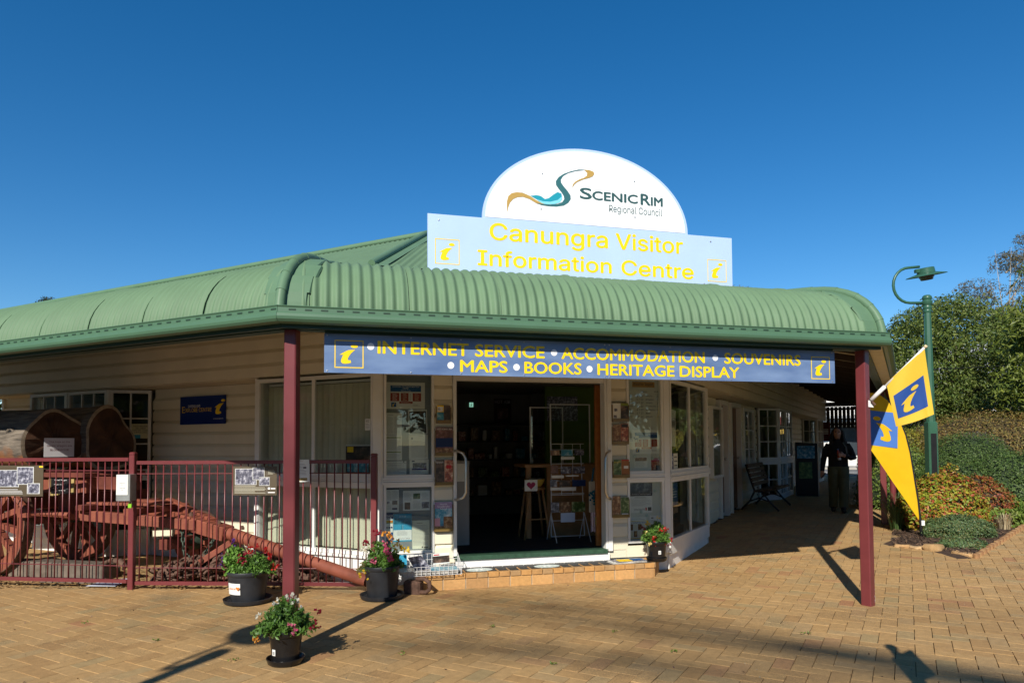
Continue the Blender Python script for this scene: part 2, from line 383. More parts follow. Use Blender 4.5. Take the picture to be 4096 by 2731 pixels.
# ------------------------------------------------------------------ chamfered front: boards, notice cases, door frame
SP0, SP1 = 0.652, 0.880          # weatherboard strip left of the door
SQ0, SQ1 = 2.998, 3.222
ws = wall(FF, SP0 - 0.01, SP1 + 0.02, 0.30, 2.60, 0.036); boards(ws, FF, SP0, SP1, 0.30, 13, 0.178)
ws = wall(FF, SQ0 - 0.02, SQ1 + 0.01, 0.30, 2.60, 0.036); boards(ws, FF, SQ0, SQ1, 0.30, 13, 0.178)
obj('apron_board', MB().box(0.03, 0.66, 0.0, 0.06, 0.20, 0.362), WHITE, B, FF)
obj('apron_board', MB().box(3.20, FLEN - 0.03, 0.0, 0.06, 0.20, 0.345), CREAM, B, FF)
obj('apron_board', MB().box(2.955, 3.197, 0.004, 0.06, 0.20, 0.297), CREAM, B, FF)
obj('apron_board', MB().box(0.663, 0.898, 0.004, 0.06, 0.20, 0.297), CREAM, B, FF)
obj('plinth', MB().box(0.0, FLEN - 0.03, 0.045, 0.17, 0.0, 0.198), RENDER, B, FF)
def notice_case(u0, u1, back):
    for (z0, z1) in ((RAIL1, HEAD), (SILL + 0.02, RAIL0)):
        o = window(FF, u0, u1, z0, z1, 0.0, 1, 1, fw=0.032, name='notice_case')
        obj('backing_board', MB().box(u0 + 0.02, u1 - 0.02, 0.062, 0.08, z0 + 0.02, z1 - 0.02), back, o, FF)
    rail(FF, u0 - 0.02, u1 + 0.02)
FELT = mat('grey_felt', (0.20, 0.22, 0.23), rough=0.95, var=0.06)
WBOARD = mat('white_board', (0.56, 0.58, 0.53), rough=0.4, var=0.04)
notice_case(0.035, 0.650, FELT)
notice_case(3.226, FLEN - 0.078, WBOARD)
obj('door_jamb', MB().box(0.884, 0.924, -0.035, 0.12, 0.325, 2.62), WHITE, B, FF)
obj('door_jamb', MB().box(2.900, 2.930, -0.030, 0.12, 0.325, 2.62), WHITE, B, FF)
obj('door_jamb', MB().box(2.932, 2.992, -0.042, 0.03, 0.30, 2.62), WHITE, B, FF)
obj('door_head', MB().box(0.926, 2.898, -0.02, 0.12, 2.50, 2.62), WHITE, B, FF)
obj('door_sill', MB().box(0.905, 2.91, -0.06, 0.14, 0.275, 0.329), mat('green_sill_paint', (0.03, 0.075, 0.045), rough=0.5, var=0.25, scale=20), B, FF)
obj('sill_riser', MB().box(0.90, 2.95, -0.035, 0.044, 0.165, 0.274), RENDER, B, FF)
# leaf of the right hand door, folded back inside, seen edge on; and the left one
dl = obj('door_leaf', MB().box(2.850, 3.72, 0.175, 0.215, 0.34, 2.49), mat('orange_door_edge', (0.30, 0.105, 0.02), rough=0.4, var=0.2, scale=16), B, FF)
obj('hinge', MB().box(2.843, 2.8495, 0.178, 0.212, 0.62, 0.72), mat('brass', (0.5, 0.35, 0.1), rough=0.35, metal=0.9, var=0.1), dl, FF)
dl2 = obj('door_leaf', MB().box(0.10, 0.965, 0.175, 0.215, 0.34, 2.49), mat('dark_door_paint', (0.05, 0.05, 0.05), rough=0.5, var=0.1), B, FF)
def handle(u, z0, z1, M, s, parent):
    mb = MB(); o = 0.10
    path = [(u, 0.0, z1), (u + s * 0.01, -0.05, z1), (u + s * 0.055, -0.085, z1 - 0.03), (u + s * 0.075, -0.10, z1 - 0.09), (u + s * 0.075, -0.10, z0 + 0.09), (u + s * 0.055, -0.085, z0 + 0.03), (u + s * 0.01, -0.05, z0), (u, 0.0, z0)]
    mb.tube(path, 0.017, 10)
    mb.lathe([(0.001, 0), (0.035, 0.001), (0.035, 0.01), (0.001, 0.012)], 14, (0, 0, 0)) if False else None
    h = obj('door_handle', mb, STEEL, parent, M, smooth='all'); return h
handle(0.905, 1.02, 1.62, FF @ T(0, -0.036, 0), 1.5, B)
handle(2.955, 0.98, 1.60, FF @ T(0, -0.043, 0), -1.35, B)

# ------------------------------------------------------------------ right wing
window(FR, 0.06, 2.10, RAIL1, HEAD, 0.0, 2, 1, mid=(1,), mw=0.09)
rail(FR, 0.02, 2.13)
window(FR, 0.06, 2.10, SILL, RAIL0, 0.0, 2, 1, mw=0.03)
obj('apron_board', MB().box(0.04, 2.12, 0.0, 0.06, 0.20, SILL - 0.003), WHITE, B, FR)
obj('plinth', MB().box(0.04, 2.06, 0.03, 0.15, -0.02, 0.198), RENDER, B, FR)
Mret = FR @ T(2.12, 0.005, 0) @ RZ(45)
window(Mret, 0.03, 0.61, RAIL1, HEAD, 0, 2, 1); window(Mret, 0.03, 0.61, SILL, RAIL0, 0, 2, 1); rail(Mret, 0.03, 0.61)
obj('apron_board', MB().box(0.03, 0.61, 0.0, 0.05, 0.0, SILL - 0.003), WHITE, B, Mret)
RC = 0.48
obj('soffit', MB().box(2.1, 21.4, 0.037, RC + 0.03, 2.602, 2.618), SOFFIT, B, FR)
def rwall(u0, u1, z0=0.1, z1=2.60, bz=None, n=13):
    o = wall(FR, u0, u1, z0, z1, RC + 0.036)
    if bz is not None: boards(o, FR, u0, u1, bz, n, 0.178, RC)
    return o
rwall(2.60, 4.10, bz=0.24); rwall(4.10, 4.86, z1=1.02, bz=0.24, n=4); rwall(4.10, 4.86, z0=2.42)
window(FR, 4.10, 4.95, 1.03, 2.42, RC - 0.07, 1, 1, fw=0.05)
def side_door(u0, u1, label):
    o = obj('door_frame', MB().box(u0, u0 + 0.07, RC - 0.05, RC + 0.16, 0.2, 2.58).box(u1 - 0.07, u1, RC - 0.05, RC + 0.16, 0.2, 2.58).box(u0 + .07, u1 - .07, RC - 0.05, RC + 0.16, 2.49, 2.58), WHITE, B, FR)
    d = obj('door_leaf', MB().box(u0 + 0.072, u1 - 0.072, RC + 0.055, RC + 0.10, 0.27, 2.488), BROWNDOOR, B, FR); d['label'] = label
    for (a, b, c, e) in ((0.12, 0.42, 0.45, 1.25), (0.58, 0.88, 0.45, 1.25), (0.12, 0.42, 1.45, 2.3), (0.58, 0.88, 1.45, 2.3)):
        wd = u1 - u0 - 0.144
        obj('door_panel', MB().prism([(u0 + 0.072 + a * wd, c), (u0 + 0.072 + b * wd, c), (u0 + 0.072 + b * wd, e), (u0 + 0.072 + a * wd, e)], RC + 0.043, RC + 0.054, 'y'), BROWNDOOR, d, FR)
    k = MB().lathe([(0.001, 0), (0.012, 0.002), (0.012, 0.04), (0.03, 0.05), (0.032, 0.07), (0.018, 0.085), (0.001, 0.087)], 14)
    obj('door_knob', k, STEEL, d, FR @ T(u1 - 0.15, RC + 0.055, 1.38) @ Matrix.Rotation(R_(90), 4, 'X'), smooth='all')
side_door(4.90, 5.60, 'varnished brown door nearest the corner windows')
rwall(5.60, 5.88, bz=0.26)
side_door(5.88, 6.88, 'varnished brown panelled door with round knob beside the bench')
rwall(6.88, 7.30, bz=0.26); rwall(7.30, 8.50, z1=1.05, bz=0.26, n=4); rwall(8.50, 8.92, bz=0.26); rwall(7.30, 8.50, z0=2.52)
window(FR, 7.30, 8.50, 1.06, 2.52, RC - 0.02, 2, 3, mid=(1,), fw=0.06)
bay(FR, 9.36, 11.50, 'lr', cols=2)
rwall(11.95, 17.50, bz=0.26)
window(FR, 12.6, 14.2, 1.06, 2.52, RC - 0.06, 2, 3, mid=(1,))
bay(FR, 17.94, 19.80, 'lr', cols=2)
rwall(20.24, 21.4, bz=0.26)

# ------------------------------------------------------------------ inside
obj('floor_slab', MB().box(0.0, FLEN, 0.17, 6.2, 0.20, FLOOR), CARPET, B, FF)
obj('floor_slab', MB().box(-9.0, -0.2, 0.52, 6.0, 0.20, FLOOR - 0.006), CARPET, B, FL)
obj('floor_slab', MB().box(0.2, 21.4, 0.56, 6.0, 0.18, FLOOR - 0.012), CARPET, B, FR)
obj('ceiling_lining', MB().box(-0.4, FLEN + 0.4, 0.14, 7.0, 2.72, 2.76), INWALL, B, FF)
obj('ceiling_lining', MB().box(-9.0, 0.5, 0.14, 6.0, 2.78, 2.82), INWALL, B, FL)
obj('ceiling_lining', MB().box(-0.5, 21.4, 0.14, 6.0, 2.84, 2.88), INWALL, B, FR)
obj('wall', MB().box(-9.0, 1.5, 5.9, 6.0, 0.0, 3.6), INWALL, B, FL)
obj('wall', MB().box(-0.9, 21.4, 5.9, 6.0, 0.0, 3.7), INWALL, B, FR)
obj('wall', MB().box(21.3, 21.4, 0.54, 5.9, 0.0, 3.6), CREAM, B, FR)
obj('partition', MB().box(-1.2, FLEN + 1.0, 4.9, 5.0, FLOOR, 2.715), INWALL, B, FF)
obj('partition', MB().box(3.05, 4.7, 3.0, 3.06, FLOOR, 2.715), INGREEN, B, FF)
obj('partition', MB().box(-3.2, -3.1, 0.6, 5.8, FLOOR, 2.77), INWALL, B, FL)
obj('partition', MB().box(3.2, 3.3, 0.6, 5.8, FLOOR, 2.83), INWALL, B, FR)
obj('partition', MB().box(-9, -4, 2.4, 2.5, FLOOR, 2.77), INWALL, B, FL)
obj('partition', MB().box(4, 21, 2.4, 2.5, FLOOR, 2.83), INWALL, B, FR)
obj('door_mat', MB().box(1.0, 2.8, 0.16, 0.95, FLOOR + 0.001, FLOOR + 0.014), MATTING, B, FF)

# ------------------------------------------------------------------ verandah roof
# profile of the bullnose: (distance out from the wall, height)
PROF = [(2.585, 2.775), (2.575, 2.86), (2.555, 2.94), (2.52, 3.02), (2.475, 3.09), (2.42, 3.155), (2.35, 3.215), (2.26, 3.27), (2.16, 3.312), (2.04, 3.345), (1.90, 3.368), (1.70, 3.392), (1.40, 3.424), (1.0, 3.467), (0.5, 3.52), (0.0, 3.575)]
def hipL_F(o): return -0.3767 * o          # hip lines in plan, along each wall
def hipR_F(o): return FLEN + 0.413 * o
def hipR_L(o): return 0.381 * o
def hipL_R(o): return -0.416 * o
PITCH, AMP = 0.0905, 0.0142
def pnorm(i):
    a = PROF[max(i - 1, 0)]; b = PROF[min(i + 1, len(PROF) - 1)]
    t = Vector((b[0] - a[0], b[1] - a[1])).normalized(); return Vector((-t.y, t.x)) * -1     # points up and out
VR = obj('verandah_roof', MB().box(0.2, FLEN - 0.2, -0.02, 0.03, 3.50, 3.60), ROOF, B, FF)   # apron flashing at the wall line
def sheet(M, u0, u1, lo, hi, step, zoff):
    """One curved corrugated sheet, clipped at the hips."""
    n = max(2, int(round((u1 - u0) / step))); vs = []; fs = []; N = len(PROF)
    for i, (o, z) in enumerate(PROF):
        nr = pnorm(i)
        a = max(u0, lo(o)) if lo else u0; b = min(u1, hi(o)) if hi else u1
        ok = b > a + 1e-4
        if not ok: a = b = (max(u0, min(u1, lo(o))) if lo else u1) if (lo and lo(o) > u0) else max(u0, min(u1, hi(o)))
        for k in range(n + 1):
            u = a + (b - a) * k / n if (lo or hi) else u0 + (u1 - u0) * k / n
            h = AMP * math.cos(2 * math.pi * u / PITCH) + zoff + 0.016 * max(0.0, 1 - (u1 - u) / 0.10)
            vs.append((u, -(o + nr.x * h), z + nr.y * h))
    for i in range(N - 1):
        for k in range(n):
            fs.append((i*(n+1)+k, i*(n+1)+k+1, (i+1)*(n+1)+k+1, (i+1)*(n+1)+k))
    mb = MB(); mb.add(vs, fs); return obj('roof_sheet', mb, ROOF, VR, M, smooth='all')
SW = PITCH * 9
def sheets(M, ua, ub, lo, hi, step):
    k0, k1 = math.floor(ua / SW), math.ceil(ub / SW)
    for k in range(k0, k1):
        a, b = max(ua, k * SW), min(ub, (k + 1) * SW + PITCH * 0.55)
        if b - a < 0.03: continue
        near = (lo and a < lo(0.0) + 0.01 and a < lo(2.58) + 2) or (hi and b > hi(0.0) - 0.01)
        sheet(M, a, b, lo if lo else None, hi if hi else None, step, 0.003 * (k % 2) + rnd.uniform(0, 0.0015))
sheets(FF, hipL_F(2.585), hipR_F(2.585), hipL_F, hipR_F, 0.0113)
sheets(FL, -11.2, hipR_L(2.585), None, hipR_L, 0.0113)
sheets(FR, hipL_R(2.585), 22.0, hipL_R, None, 0.0226)
# hip flashings: rolled cap in short lengths over flat folded plates
def hip_flash(Ma, Mb, ha, hb, sa, sb):
    """Ma,Mb frames left and right of the hip; ha,hb hip functions; sa,sb signs pointing away from the hip."""
    def pt(M, h, i, du, lift):
        o, z = PROF[i]; nr = pnorm(i); return M @ Vector((h(o) + du, -(o + nr.x * lift), z + nr.y * lift))
    segs = [(0, 2), (2, 4), (4, 6), (6, 8), (8, 10), (10, 12)]
    for q, (i0, i1) in enumerate(segs):
        for M, h, s in ((Ma, ha, sa), (Mb, hb, sb)):
            wdt = 0.19 + 0.02 * ((q * 7) % 3)
            lift = 0.017 + 0.003 * (q % 2)
            idx = list(range(i0, i1 + 1)); vs = []; fs = []
            for i in idx:
                e = 0.004 if i == idx[-1] else 0.0
                vs += [pt(M, h, i, 0, lift + e), pt(M, h, i, s * wdt * 0.94, lift + e), pt(M, h, i, s * wdt, lift - 0.016), pt(M, h, i, s * wdt * 0.94, lift - 0.012)]
            for j in range(len(idx) - 1):
                for c in range(3): fs.append((j*4+c, j*4+c+1, (j+1)*4+c+1, (j+1)*4+c))
            me = MB(); me.add(vs, fs); obj('flashing_plate', me, FLASH, VR, I4)
        path = [pt(Ma, ha, i, 0, 0.028) for i in range(i0, i1 + 1)]
        path[0] = path[0] - (path[1] - path[0]) * 0.06
        obj('hip_cap', MB().tube(path, [0.043 + 0.003] + [0.043] * (len(path) - 1), 14), FLASH, VR, I4, smooth=True)
hip_flash(FL, FF, hipR_L, hipL_F, -1, 1)
hip_flash(FF, FR, hipR_F, hipL_R, -1, 1)

# gutter: one swept profile mitred at the hips, per side
GP = [(2.590, 2.800), (2.590, 2.690), (2.605, 2.676), (2.640, 2.676), (2.668, 2.686), (2.684, 2.706), (2.688, 2.728), (2.682, 2.752), (2.670, 2.764), (2.668, 2.800), (2.676, 2.812), (2.666, 2.818), (2.660, 2.808), (2.662, 2.752), (2.64, 2.70), (2.60, 2.70), (2.597, 2.800)]
def sweep(name, M, prof, lo, hi, m, parent, ub=None, ua=None):
    vs = []; n = len(prof)
    for o, z in prof: vs.append(((lo(o) if lo else ua), -o, z))
    for o, z in prof: vs.append(((hi(o) if hi else ub), -o, z))
    mb = MB(); mb.add(vs, [(i, (i + 1) % n, n + (i + 1) % n, n + i) for i in range(n)] + [tuple(range(n)), tuple(range(2*n-1, n-1, -1))])
    return obj(name, mb, m, parent, M)
gF = sweep('gutter', FF, GP, hipL_F, hipR_F, GUTTER, B)
gL = sweep('gutter', FL, GP, None, hipR_L, GUTTER, B, ua=-11.2)
gR = sweep('gutter', FR, GP, hipL_R, None, GUTTER, B, ub=22.0)
def slots(M, ua, ub, parent):
    mb = MB(); u = ua
    while u < ub:
        mb.box(u, u + 0.055, -2.6725, -2.666, 2.778, 2.790); u += 0.125
    obj('overflow_slots', mb, mat('slot_shadow', (0.02, 0.05, 0.03), var=0), parent, M, kind='stuff')
slots(FF, -0.92, 4.9, gF); slots(FL, -10.8, 0.98, gL)
# beams on the posts, soffit lining of the overhang
BP = [(2.345, 2.657), (2.455, 2.657), (2.455, 2.80), (2.345, 2.80)]
FB2 = [(2.545, 2.648), (2.586, 2.648), (2.586, 2.80), (2.545, 2.80)]
for M, lo, hi, ua in ((FF, hipL_F, hipR_F, 0), (FL, None, hipR_L, -11.2)): sweep('fascia_board', M, FB2, lo, hi, DKGREEN, B, ua=ua)
sweep('verandah_beam', FF, BP, hipL_F, hipR_F, DKGREEN, B); sweep('verandah_beam', FL, BP, None, hipR_L, DKGREEN, B, ua=-11.2); sweep('verandah_beam', FR, BP, hipL_R, None, DKGREEN, B, ub=22.0)
EP = [(2.457, 2.690), (2.589, 2.690), (2.589, 2.697), (2.457, 2.697)]
for M, lo, hi, ua, ub in ((FR, hipL_R, None, 0, 22.0),):
    sweep('eave_lining', M, EP, lo, hi, SOFFIT, B, ub=ub, ua=ua)
# rafters and battens under the side verandah and the front
def rafter(M, u, y0=0.04, y1=2.42):
    mb = MB(); mb.add([(u-0.022,-y0,3.41),(u+0.022,-y0,3.41),(u+0.022,-y1,2.865),(u-0.022,-y1,2.865),(u-0.022,-y0,3.50),(u+0.022,-y0,3.50),(u+0.022,-y1,2.96),(u-0.022,-y1,2.96)],
        [(0,1,2,3),(7,6,5,4),(0,4,5,1),(1,5,6,2),(2,6,7,3),(3,7,4,0)])
    obj('rafter', mb, DARKWOOD, B, M)
for M, ua, ub in ((FR, -0.2, 21.9), (FF, -0.1, FLEN + 0.1), (FL, -11.0, 0.2)):
    obj('verandah_lining', MB().add([(ua, -0.04, 3.505), (ub, -0.04, 3.505), (ub + (0.7 if M is FF else 0), -2.42, 2.965), (ua - (0.7 if M is FF else 0), -2.42, 2.965)], [(0, 1, 2, 3)]), SOFFIT, B, M)
for k in range(19): rafter(FR, 0.3 + k * 1.15)
for k in range(5): rafter(FF, 0.2 + k * 0.86)
for k in range(11): rafter(FL, -0.3 - k * 0.9)

# picket valance across the far end of the side verandah
va = obj('valance_rail', MB().box(21.0, 21.06, -2.45, 0.0, 3.02, 3.10).box(21.0, 21.06, -2.45, 0.0, 2.42, 2.50).box(21.0, 21.06, -2.3, 0.0, 3.17, 3.34), DARKWOOD, B, FR)
for k in range(16):
    y = -0.08 - k * 0.146
    obj('picket', MB().box(21.061, 21.08, y - 0.062, y + 0.062, 2.30, 3.16), DARKWOOD, va, FR)

# posts
def sq_post(p, ang, z0, z1, label, half=0.052):
    c = 0.009; h = half
    pts = [(-h+c,-h),(h-c,-h),(h,-h+c),(h,h-c),(h-c,h),(-h+c,h),(-h,h-c),(-h,-h+c)]
    o = obj('verandah_post', MB().prism(pts, z0, z1), BURG, B, T(p.x, p.y, 0) @ RZ(ang), smooth=True); o['label'] = label; return o
sq_post(P1, -5.6, -0.02, 2.655, 'burgundy square post at the left corner behind a flower pot')
sq_post(P2, 37.5, -0.02, 2.655, 'burgundy square post at the right corner carrying a flag bracket')
sq_post(P3, -30, 0.10, 2.655, 'burgundy post with a round downpipe beside the garden bed')
for k, u in enumerate((13.6, 19.0)):
    p = P2 + hd(30) * u; sq_post(p, -30, 0.2, 2.655, ('burgundy post farther along the side verandah', 'farthest burgundy post of the side verandah')[k])
dp = obj('downpipe', MB().tube([(6.99, 12.58, 0.16), (6.99, 12.58, 2.5), (6.94, 12.60, 2.68)], 0.052, 14), BURG, B, I4, smooth=True)
obj('pipe_strap', MB().lathe([(0.056, 0), (0.056, 0.03)], 14), BURG, dp, T(6.99, 12.58, 0.55), smooth=True)
# paint chips on the foot of the front posts
CHIP = mat('bare_paint_chip', (0.55, 0.5, 0.5), rough=0.7, var=0.0)
def chips(p, ang, lst, name='paint_chips'):
    mb = MB()
    for (a, z, w2, h2) in lst: mb.rect(a, a + w2, z, z + h2, -0.0525)
    obj(name, mb, CHIP, B, T(p.x, p.y, 0) @ RZ(ang), kind='stuff')
chips(P1, -5.6, [(-0.028, 0.36, 0.004, 0.022), (-0.016, 0.365, 0.005, 0.028), (-0.022, 0.30, 0.012, 0.003), (-0.006, 0.30, 0.012, 0.003)])
chips(P2, 37.5, [(rnd.uniform(0.034, 0.046), abs(rnd.gauss(0, 0.18)) + 0.02, rnd.uniform(0.002, 0.005), rnd.uniform(0.004, 0.02)) for _ in range(16)])

# ------------------------------------------------------------------ main hip roof behind the verandah roof
EO, EZ, PT = 0.35, 3.78, 0.466
DMAX = 2.70
def main_plane(M, lo, hi, ua, ub, d1, name='main_roof', step=0.0226, fall=0.0):
    vs = []; fs = []; rows = 10
    n = int(((ub if ub is not None else 8) - (ua if ua is not None else -8)) / step)
    for i in range(rows + 1):
        dd = d1 * i / rows; o = EO - dd; z = EZ + dd * PT
        a = lo(o) if lo else ua; b = hi(o) if hi else ub
        for k in range(n + 1):
            u = a + (b - a) * k / n; f = 1 + fall * min(0, u) / d1
            vs.append((u, -(EO - dd * f), EZ + dd * f * PT + 0.010 * math.cos(2 * math.pi * u / PITCH)))
    for i in range(rows):
        for k in range(n): fs.append((i*(n+1)+k, i*(n+1)+k+1, (i+1)*(n+1)+k+1, (i+1)*(n+1)+k))
    mb = MB(); mb.add(vs, fs); return obj(name, mb, ROOF, B, M, smooth='all')
def hz(o, z_of=lambda o: EZ + (EO - o) * PT): return z_of(o)
mrF = main_plane(FF, hipL_F, hipR_F, -1.0, 5.0, DMAX, step=0.0151)
mrL = main_plane(FL, None, hipR_L, -13.5, 0.2, DMAX, step=0.0226, fall=0.10)
mrR = main_plane(FR, hipL_R, None, 0.0, 21.8, DMAX, step=0.0452)
# ridge caps, hip caps, back slope
def roof_pt(M, h, dd, lift=0.03): o = EO - dd; return M @ Vector((h(o), -o, EZ + dd * PT + lift))
obj('hip_cap', MB().tube([roof_pt(FF, hipL_F, t * DMAX / 6) for t in range(7)], 0.045, 12), FLASH, mrF, I4, smooth=True)
obj('hip_cap', MB().tube([roof_pt(FF, hipR_F, t * DMAX / 6) for t in range(7)], 0.045, 12), FLASH, mrF, I4, smooth=True)
for s in (1, -1):
    mb = MB()
    w0 = 0.16
    pts = []
    for t in (0, DMAX):
        o = EO - t; pts += [(hipL_F(o) + (0.0 if s > 0 else 0), -o, EZ + t * PT + 0.016), (hipL_F(o) + w0 * 1.0, -o, EZ + t * PT + 0.013)]
    if s > 0: mb.add(pts, [(0, 1, 3, 2)]); obj('flashing_plate', mb, FLASH, mrF, FF)
zr = EZ + DMAX * PT
obj('ridge_cap', MB().tube([FL @ Vector((-13.5, DMAX - 1.35 - EO, zr - 1.35 * PT + 0.02)), FL @ Vector((hipR_L(EO - DMAX), DMAX - EO, zr + 0.02))], 0.05, 10), FLASH, mrL, I4, smooth=True)
obj('back_slope', MB().add([(-13.5, DMAX - 1.35 - EO, zr - 1.35 * PT), (hipR_L(EO - DMAX), DMAX - EO, zr), (1.0, 6.1, 3.7), (-13.5, 6.1, 3.7)], [(0, 1, 2, 3)]), ROOF, B, FL)
obj('back_slope', MB().add([(0.0, DMAX - EO, zr), (21.8, DMAX - EO, zr), (21.8, 6.1, 3.7), (-2.0, 6.1, 3.7)], [(0, 1, 2, 3)]), ROOF, B, FR)
# ================================================================== paving
def paver_mat(name, per_object):
    m = bpy.data.materials.new(name); m.use_nodes = True; t = m.node_tree; p = t.nodes['Principled BSDF']
    p.inputs['Roughness'].default_value = 0.82; p.inputs['Specular IOR Level'].default_value = 0.25
    src = t.nodes.new('ShaderNodeObjectInfo').outputs['Random'] if per_object else t.nodes.new('ShaderNodeNewGeometry').outputs['Random Per Island']
    ge = t.nodes.new('ShaderNodeNewGeometry')
    r = t.nodes.new('ShaderNodeValToRGB'); e = r.color_ramp.elements
    cols = [(0.0, (0.400, 0.238, 0.098)), (0.20, (0.440, 0.270, 0.112)), (0.45, (0.475, 0.300, 0.130)), (0.66, (0.450, 0.275, 0.112)), (0.84, (0.425, 0.280, 0.130)), (0.94, (0.380, 0.270, 0.125)), (0.985, (0.430, 0.245, 0.110)), (1.0, (0.390, 0.195, 0.092))]
    while len(e) < len(cols): e.new(0.5)
    for i, (q, c) in enumerate(cols): e[i].position = q; e[i].color = (*c, 1)
    t.links.new(src, r.inputs['Fac'])
    def nz(scale, detail, a, b):
        n = t.nodes.new('ShaderNodeTexNoise'); n.inputs['Scale'].default_value = scale; n.inputs['Detail'].default_value = detail; n.inputs['Roughness'].default_value = 0.62
        t.links.new(ge.outputs['Position'], n.inputs['Vector'])
        mr = t.nodes.new('ShaderNodeMapRange'); mr.inputs['From Min'].default_value = 0.3; mr.inputs['From Max'].default_value = 0.7; mr.inputs['To Min'].default_value = a; mr.inputs['To Max'].default_value = b
        t.links.new(n.outputs['Fac'], mr.inputs['Value']); return n, mr
    n1, g1 = nz(16, 5, 0.84, 1.12)        # mottling inside each brick
    n2, g2 = nz(0.55, 4, 0.84, 1.08)      # broad stains
    n3, g3 = nz(130, 3, 0.82, 1.14)       # grain
    cur = r.outputs['Color']
    for g in (g1, g2, g3):
        mm = t.nodes.new('ShaderNodeVectorMath'); mm.operation = 'SCALE'; t.links.new(cur, mm.inputs[0]); t.links.new(g.outputs[0], mm.inputs['Scale']); cur = mm.outputs[0]
    # grey-black lichen and dirt specks, in patches
    n4 = t.nodes.new('ShaderNodeTexNoise'); n4.inputs['Scale'].default_value = 75; n4.inputs['Detail'].default_value = 5; n4.inputs['Roughness'].default_value = 0.7
    n5 = t.nodes.new('ShaderNodeTexNoise'); n5.inputs['Scale'].default_value = 1.1; n5.inputs['Detail'].default_value = 4
    for n in (n4, n5): t.links.new(ge.outputs['Position'], n.inputs['Vector'])
    ad = t.nodes.new('ShaderNodeMath'); ad.operation = 'MULTIPLY_ADD'; ad.inputs[1].default_value = 0.85; t.links.new(n5.outputs['Fac'], ad.inputs[0]); t.links.new(n4.outputs['Fac'], ad.inputs[2])
    mr = t.nodes.new('ShaderNodeMapRange'); mr.inputs['From Min'].default_value = 0.95; mr.inputs['From Max'].default_value = 1.2; mr.inputs['To Min'].default_value = 0; mr.inputs['To Max'].default_value = 0.62
    t.links.new(ad.outputs[0], mr.inputs['Value'])
    mx = t.nodes.new('ShaderNodeMix'); mx.data_type = 'RGBA'; t.links.new(mr.outputs[0], mx.inputs['Factor']); t.links.new(cur, mx.inputs[6]); mx.inputs[7].default_value = (0.075, 0.060, 0.040, 1)
    t.links.new(mx.outputs[2], p.inputs['Base Color'])
    b = t.nodes.new('ShaderNodeBump'); b.inputs['Strength'].default_value = 0.4; b.inputs['Distance'].default_value = 0.006
    t.links.new(n3.outputs['Fac'], b.inputs['Height']); t.links.new(b.outputs['Normal'], p.inputs['Normal'])
    return m
PAV_O = paver_mat('clay_paver', True); PAV_S = paver_mat('clay_paver_mass', False)
SAND = mat('joint_sand', (0.060, 0.046, 0.030), rough=0.95, var=0.35, scale=30)
BED = [(5.80, 10.53), (6.12, 10.21), (6.33, 9.50), (9.04, 12.15), (15.0, 18.0), (15.0, 26.0), (13.9, 24.6)]
def in_poly(x, y, poly):
    c = False; j = len(poly) - 1
    for i in range(len(poly)):
        xi, yi = poly[i]; xj, yj = poly[j]
        if (yi > y) != (yj > y) and x < (xj - xi) * (y - yi) / (yj - yi) + xi: c = not c
        j = i
    return c
FLi, FRi, FFi = FL.inverted(), FR.inverted(), FF.inverted()
def in_building(x, y, m=0.0):
    v = Vector((x, y, 0)); return (FLi @ v).y > REC - m and (FRi @ v).y > RC - m and (FFi @ v).y > 0.06 - m
def px(x, y, z):
    d = Vector((x, y, z)) - EYE; q = d.dot(fwd)
    if q < 0.2: return None
    return 2048 + 2731 * d.dot(rt) / q, 1677 - 2731 * d.dot(up) / q, q
# base sheet under the pavers (a grid that follows the fall of the ground)
mb = MB(); xs = [-16 + i * 0.8 for i in range(41)]; ys = [-4 + i * 0.8 for i in range(47)]
for y in ys:
    for x in xs: mb.v.append((x, y, gz(x, y) - 0.014))
nx = len(xs)
for j in range(len(ys) - 1):
    for i in range(nx - 1):
        mb.f.append((j*nx+i, j*nx+i+1, (j+1)*nx+i+1, (j+1)*nx+i)); mb.m.append(0)
PAVE = struct('pavement', mb, SAND)
U = 0.1355; e1 = hd(30); e2 = Vector((e1.y, -e1.x, 0)); ORG = P2
cells = []
for j in range(-60, 190):
    for i in range(-130, 70):
        for vert in (0, 1):
            if (i - j) % 4 != (3 if vert else 0): continue
            cx, cy = (i + (0.5 if vert else 1.0)) * U, (j + (1.0 if vert else 0.5)) * U
            p = ORG + e2 * cx + e1 * cy
            if p.y < 2.4 or in_building(p.x, p.y) or in_poly(p.x, p.y, BED): continue
            q = px(p.x, p.y, gz(p.x, p.y))
            if q is None or not (-500 < q[0] < 4600) or q[1] > 3300 or q[2] > 33: continue
            inside = -60 < q[0] < 4156 and q[1] < 2800
            cells.append((q[2] if inside else q[2] + 100, p, vert))
cells.sort(key=lambda c: c[0])
def paver_box(mb, M, g=0.0048, h=0.055, c=0.0016):
    a, b = U - g / 2, U / 2 - g / 2
    vs = [M @ Vector(v) for v in [(-a,-b,-h),(a,-b,-h),(a,b,-h),(-a,b,-h),(-a,-b,-c),(a,-b,-c),(a,b,-c),(-a,b,-c),(-a+c,-b+c,0),(a-c,-b+c,0),(a-c,b-c,0),(-a+c,b-c,0)]]
    mb.add(vs, [(0,1,5,4),(1,2,6,5),(2,3,7,6),(3,0,4,7),(4,5,9,8),(5,6,10,9),(6,7,11,10),(7,4,8,11),(8,9,10,11)])
mb = MB(); paver_box(mb, I4); pme = mb.mesh('paver'); pme.materials.append(PAV_O)
bx = Matrix(((e2.x, -e2.y, 0, 0), (e2.y, e2.x, 0, 0), (0, 0, 1, 0), (0, 0, 0, 1)))
prng = random.Random(5); mass = MB()
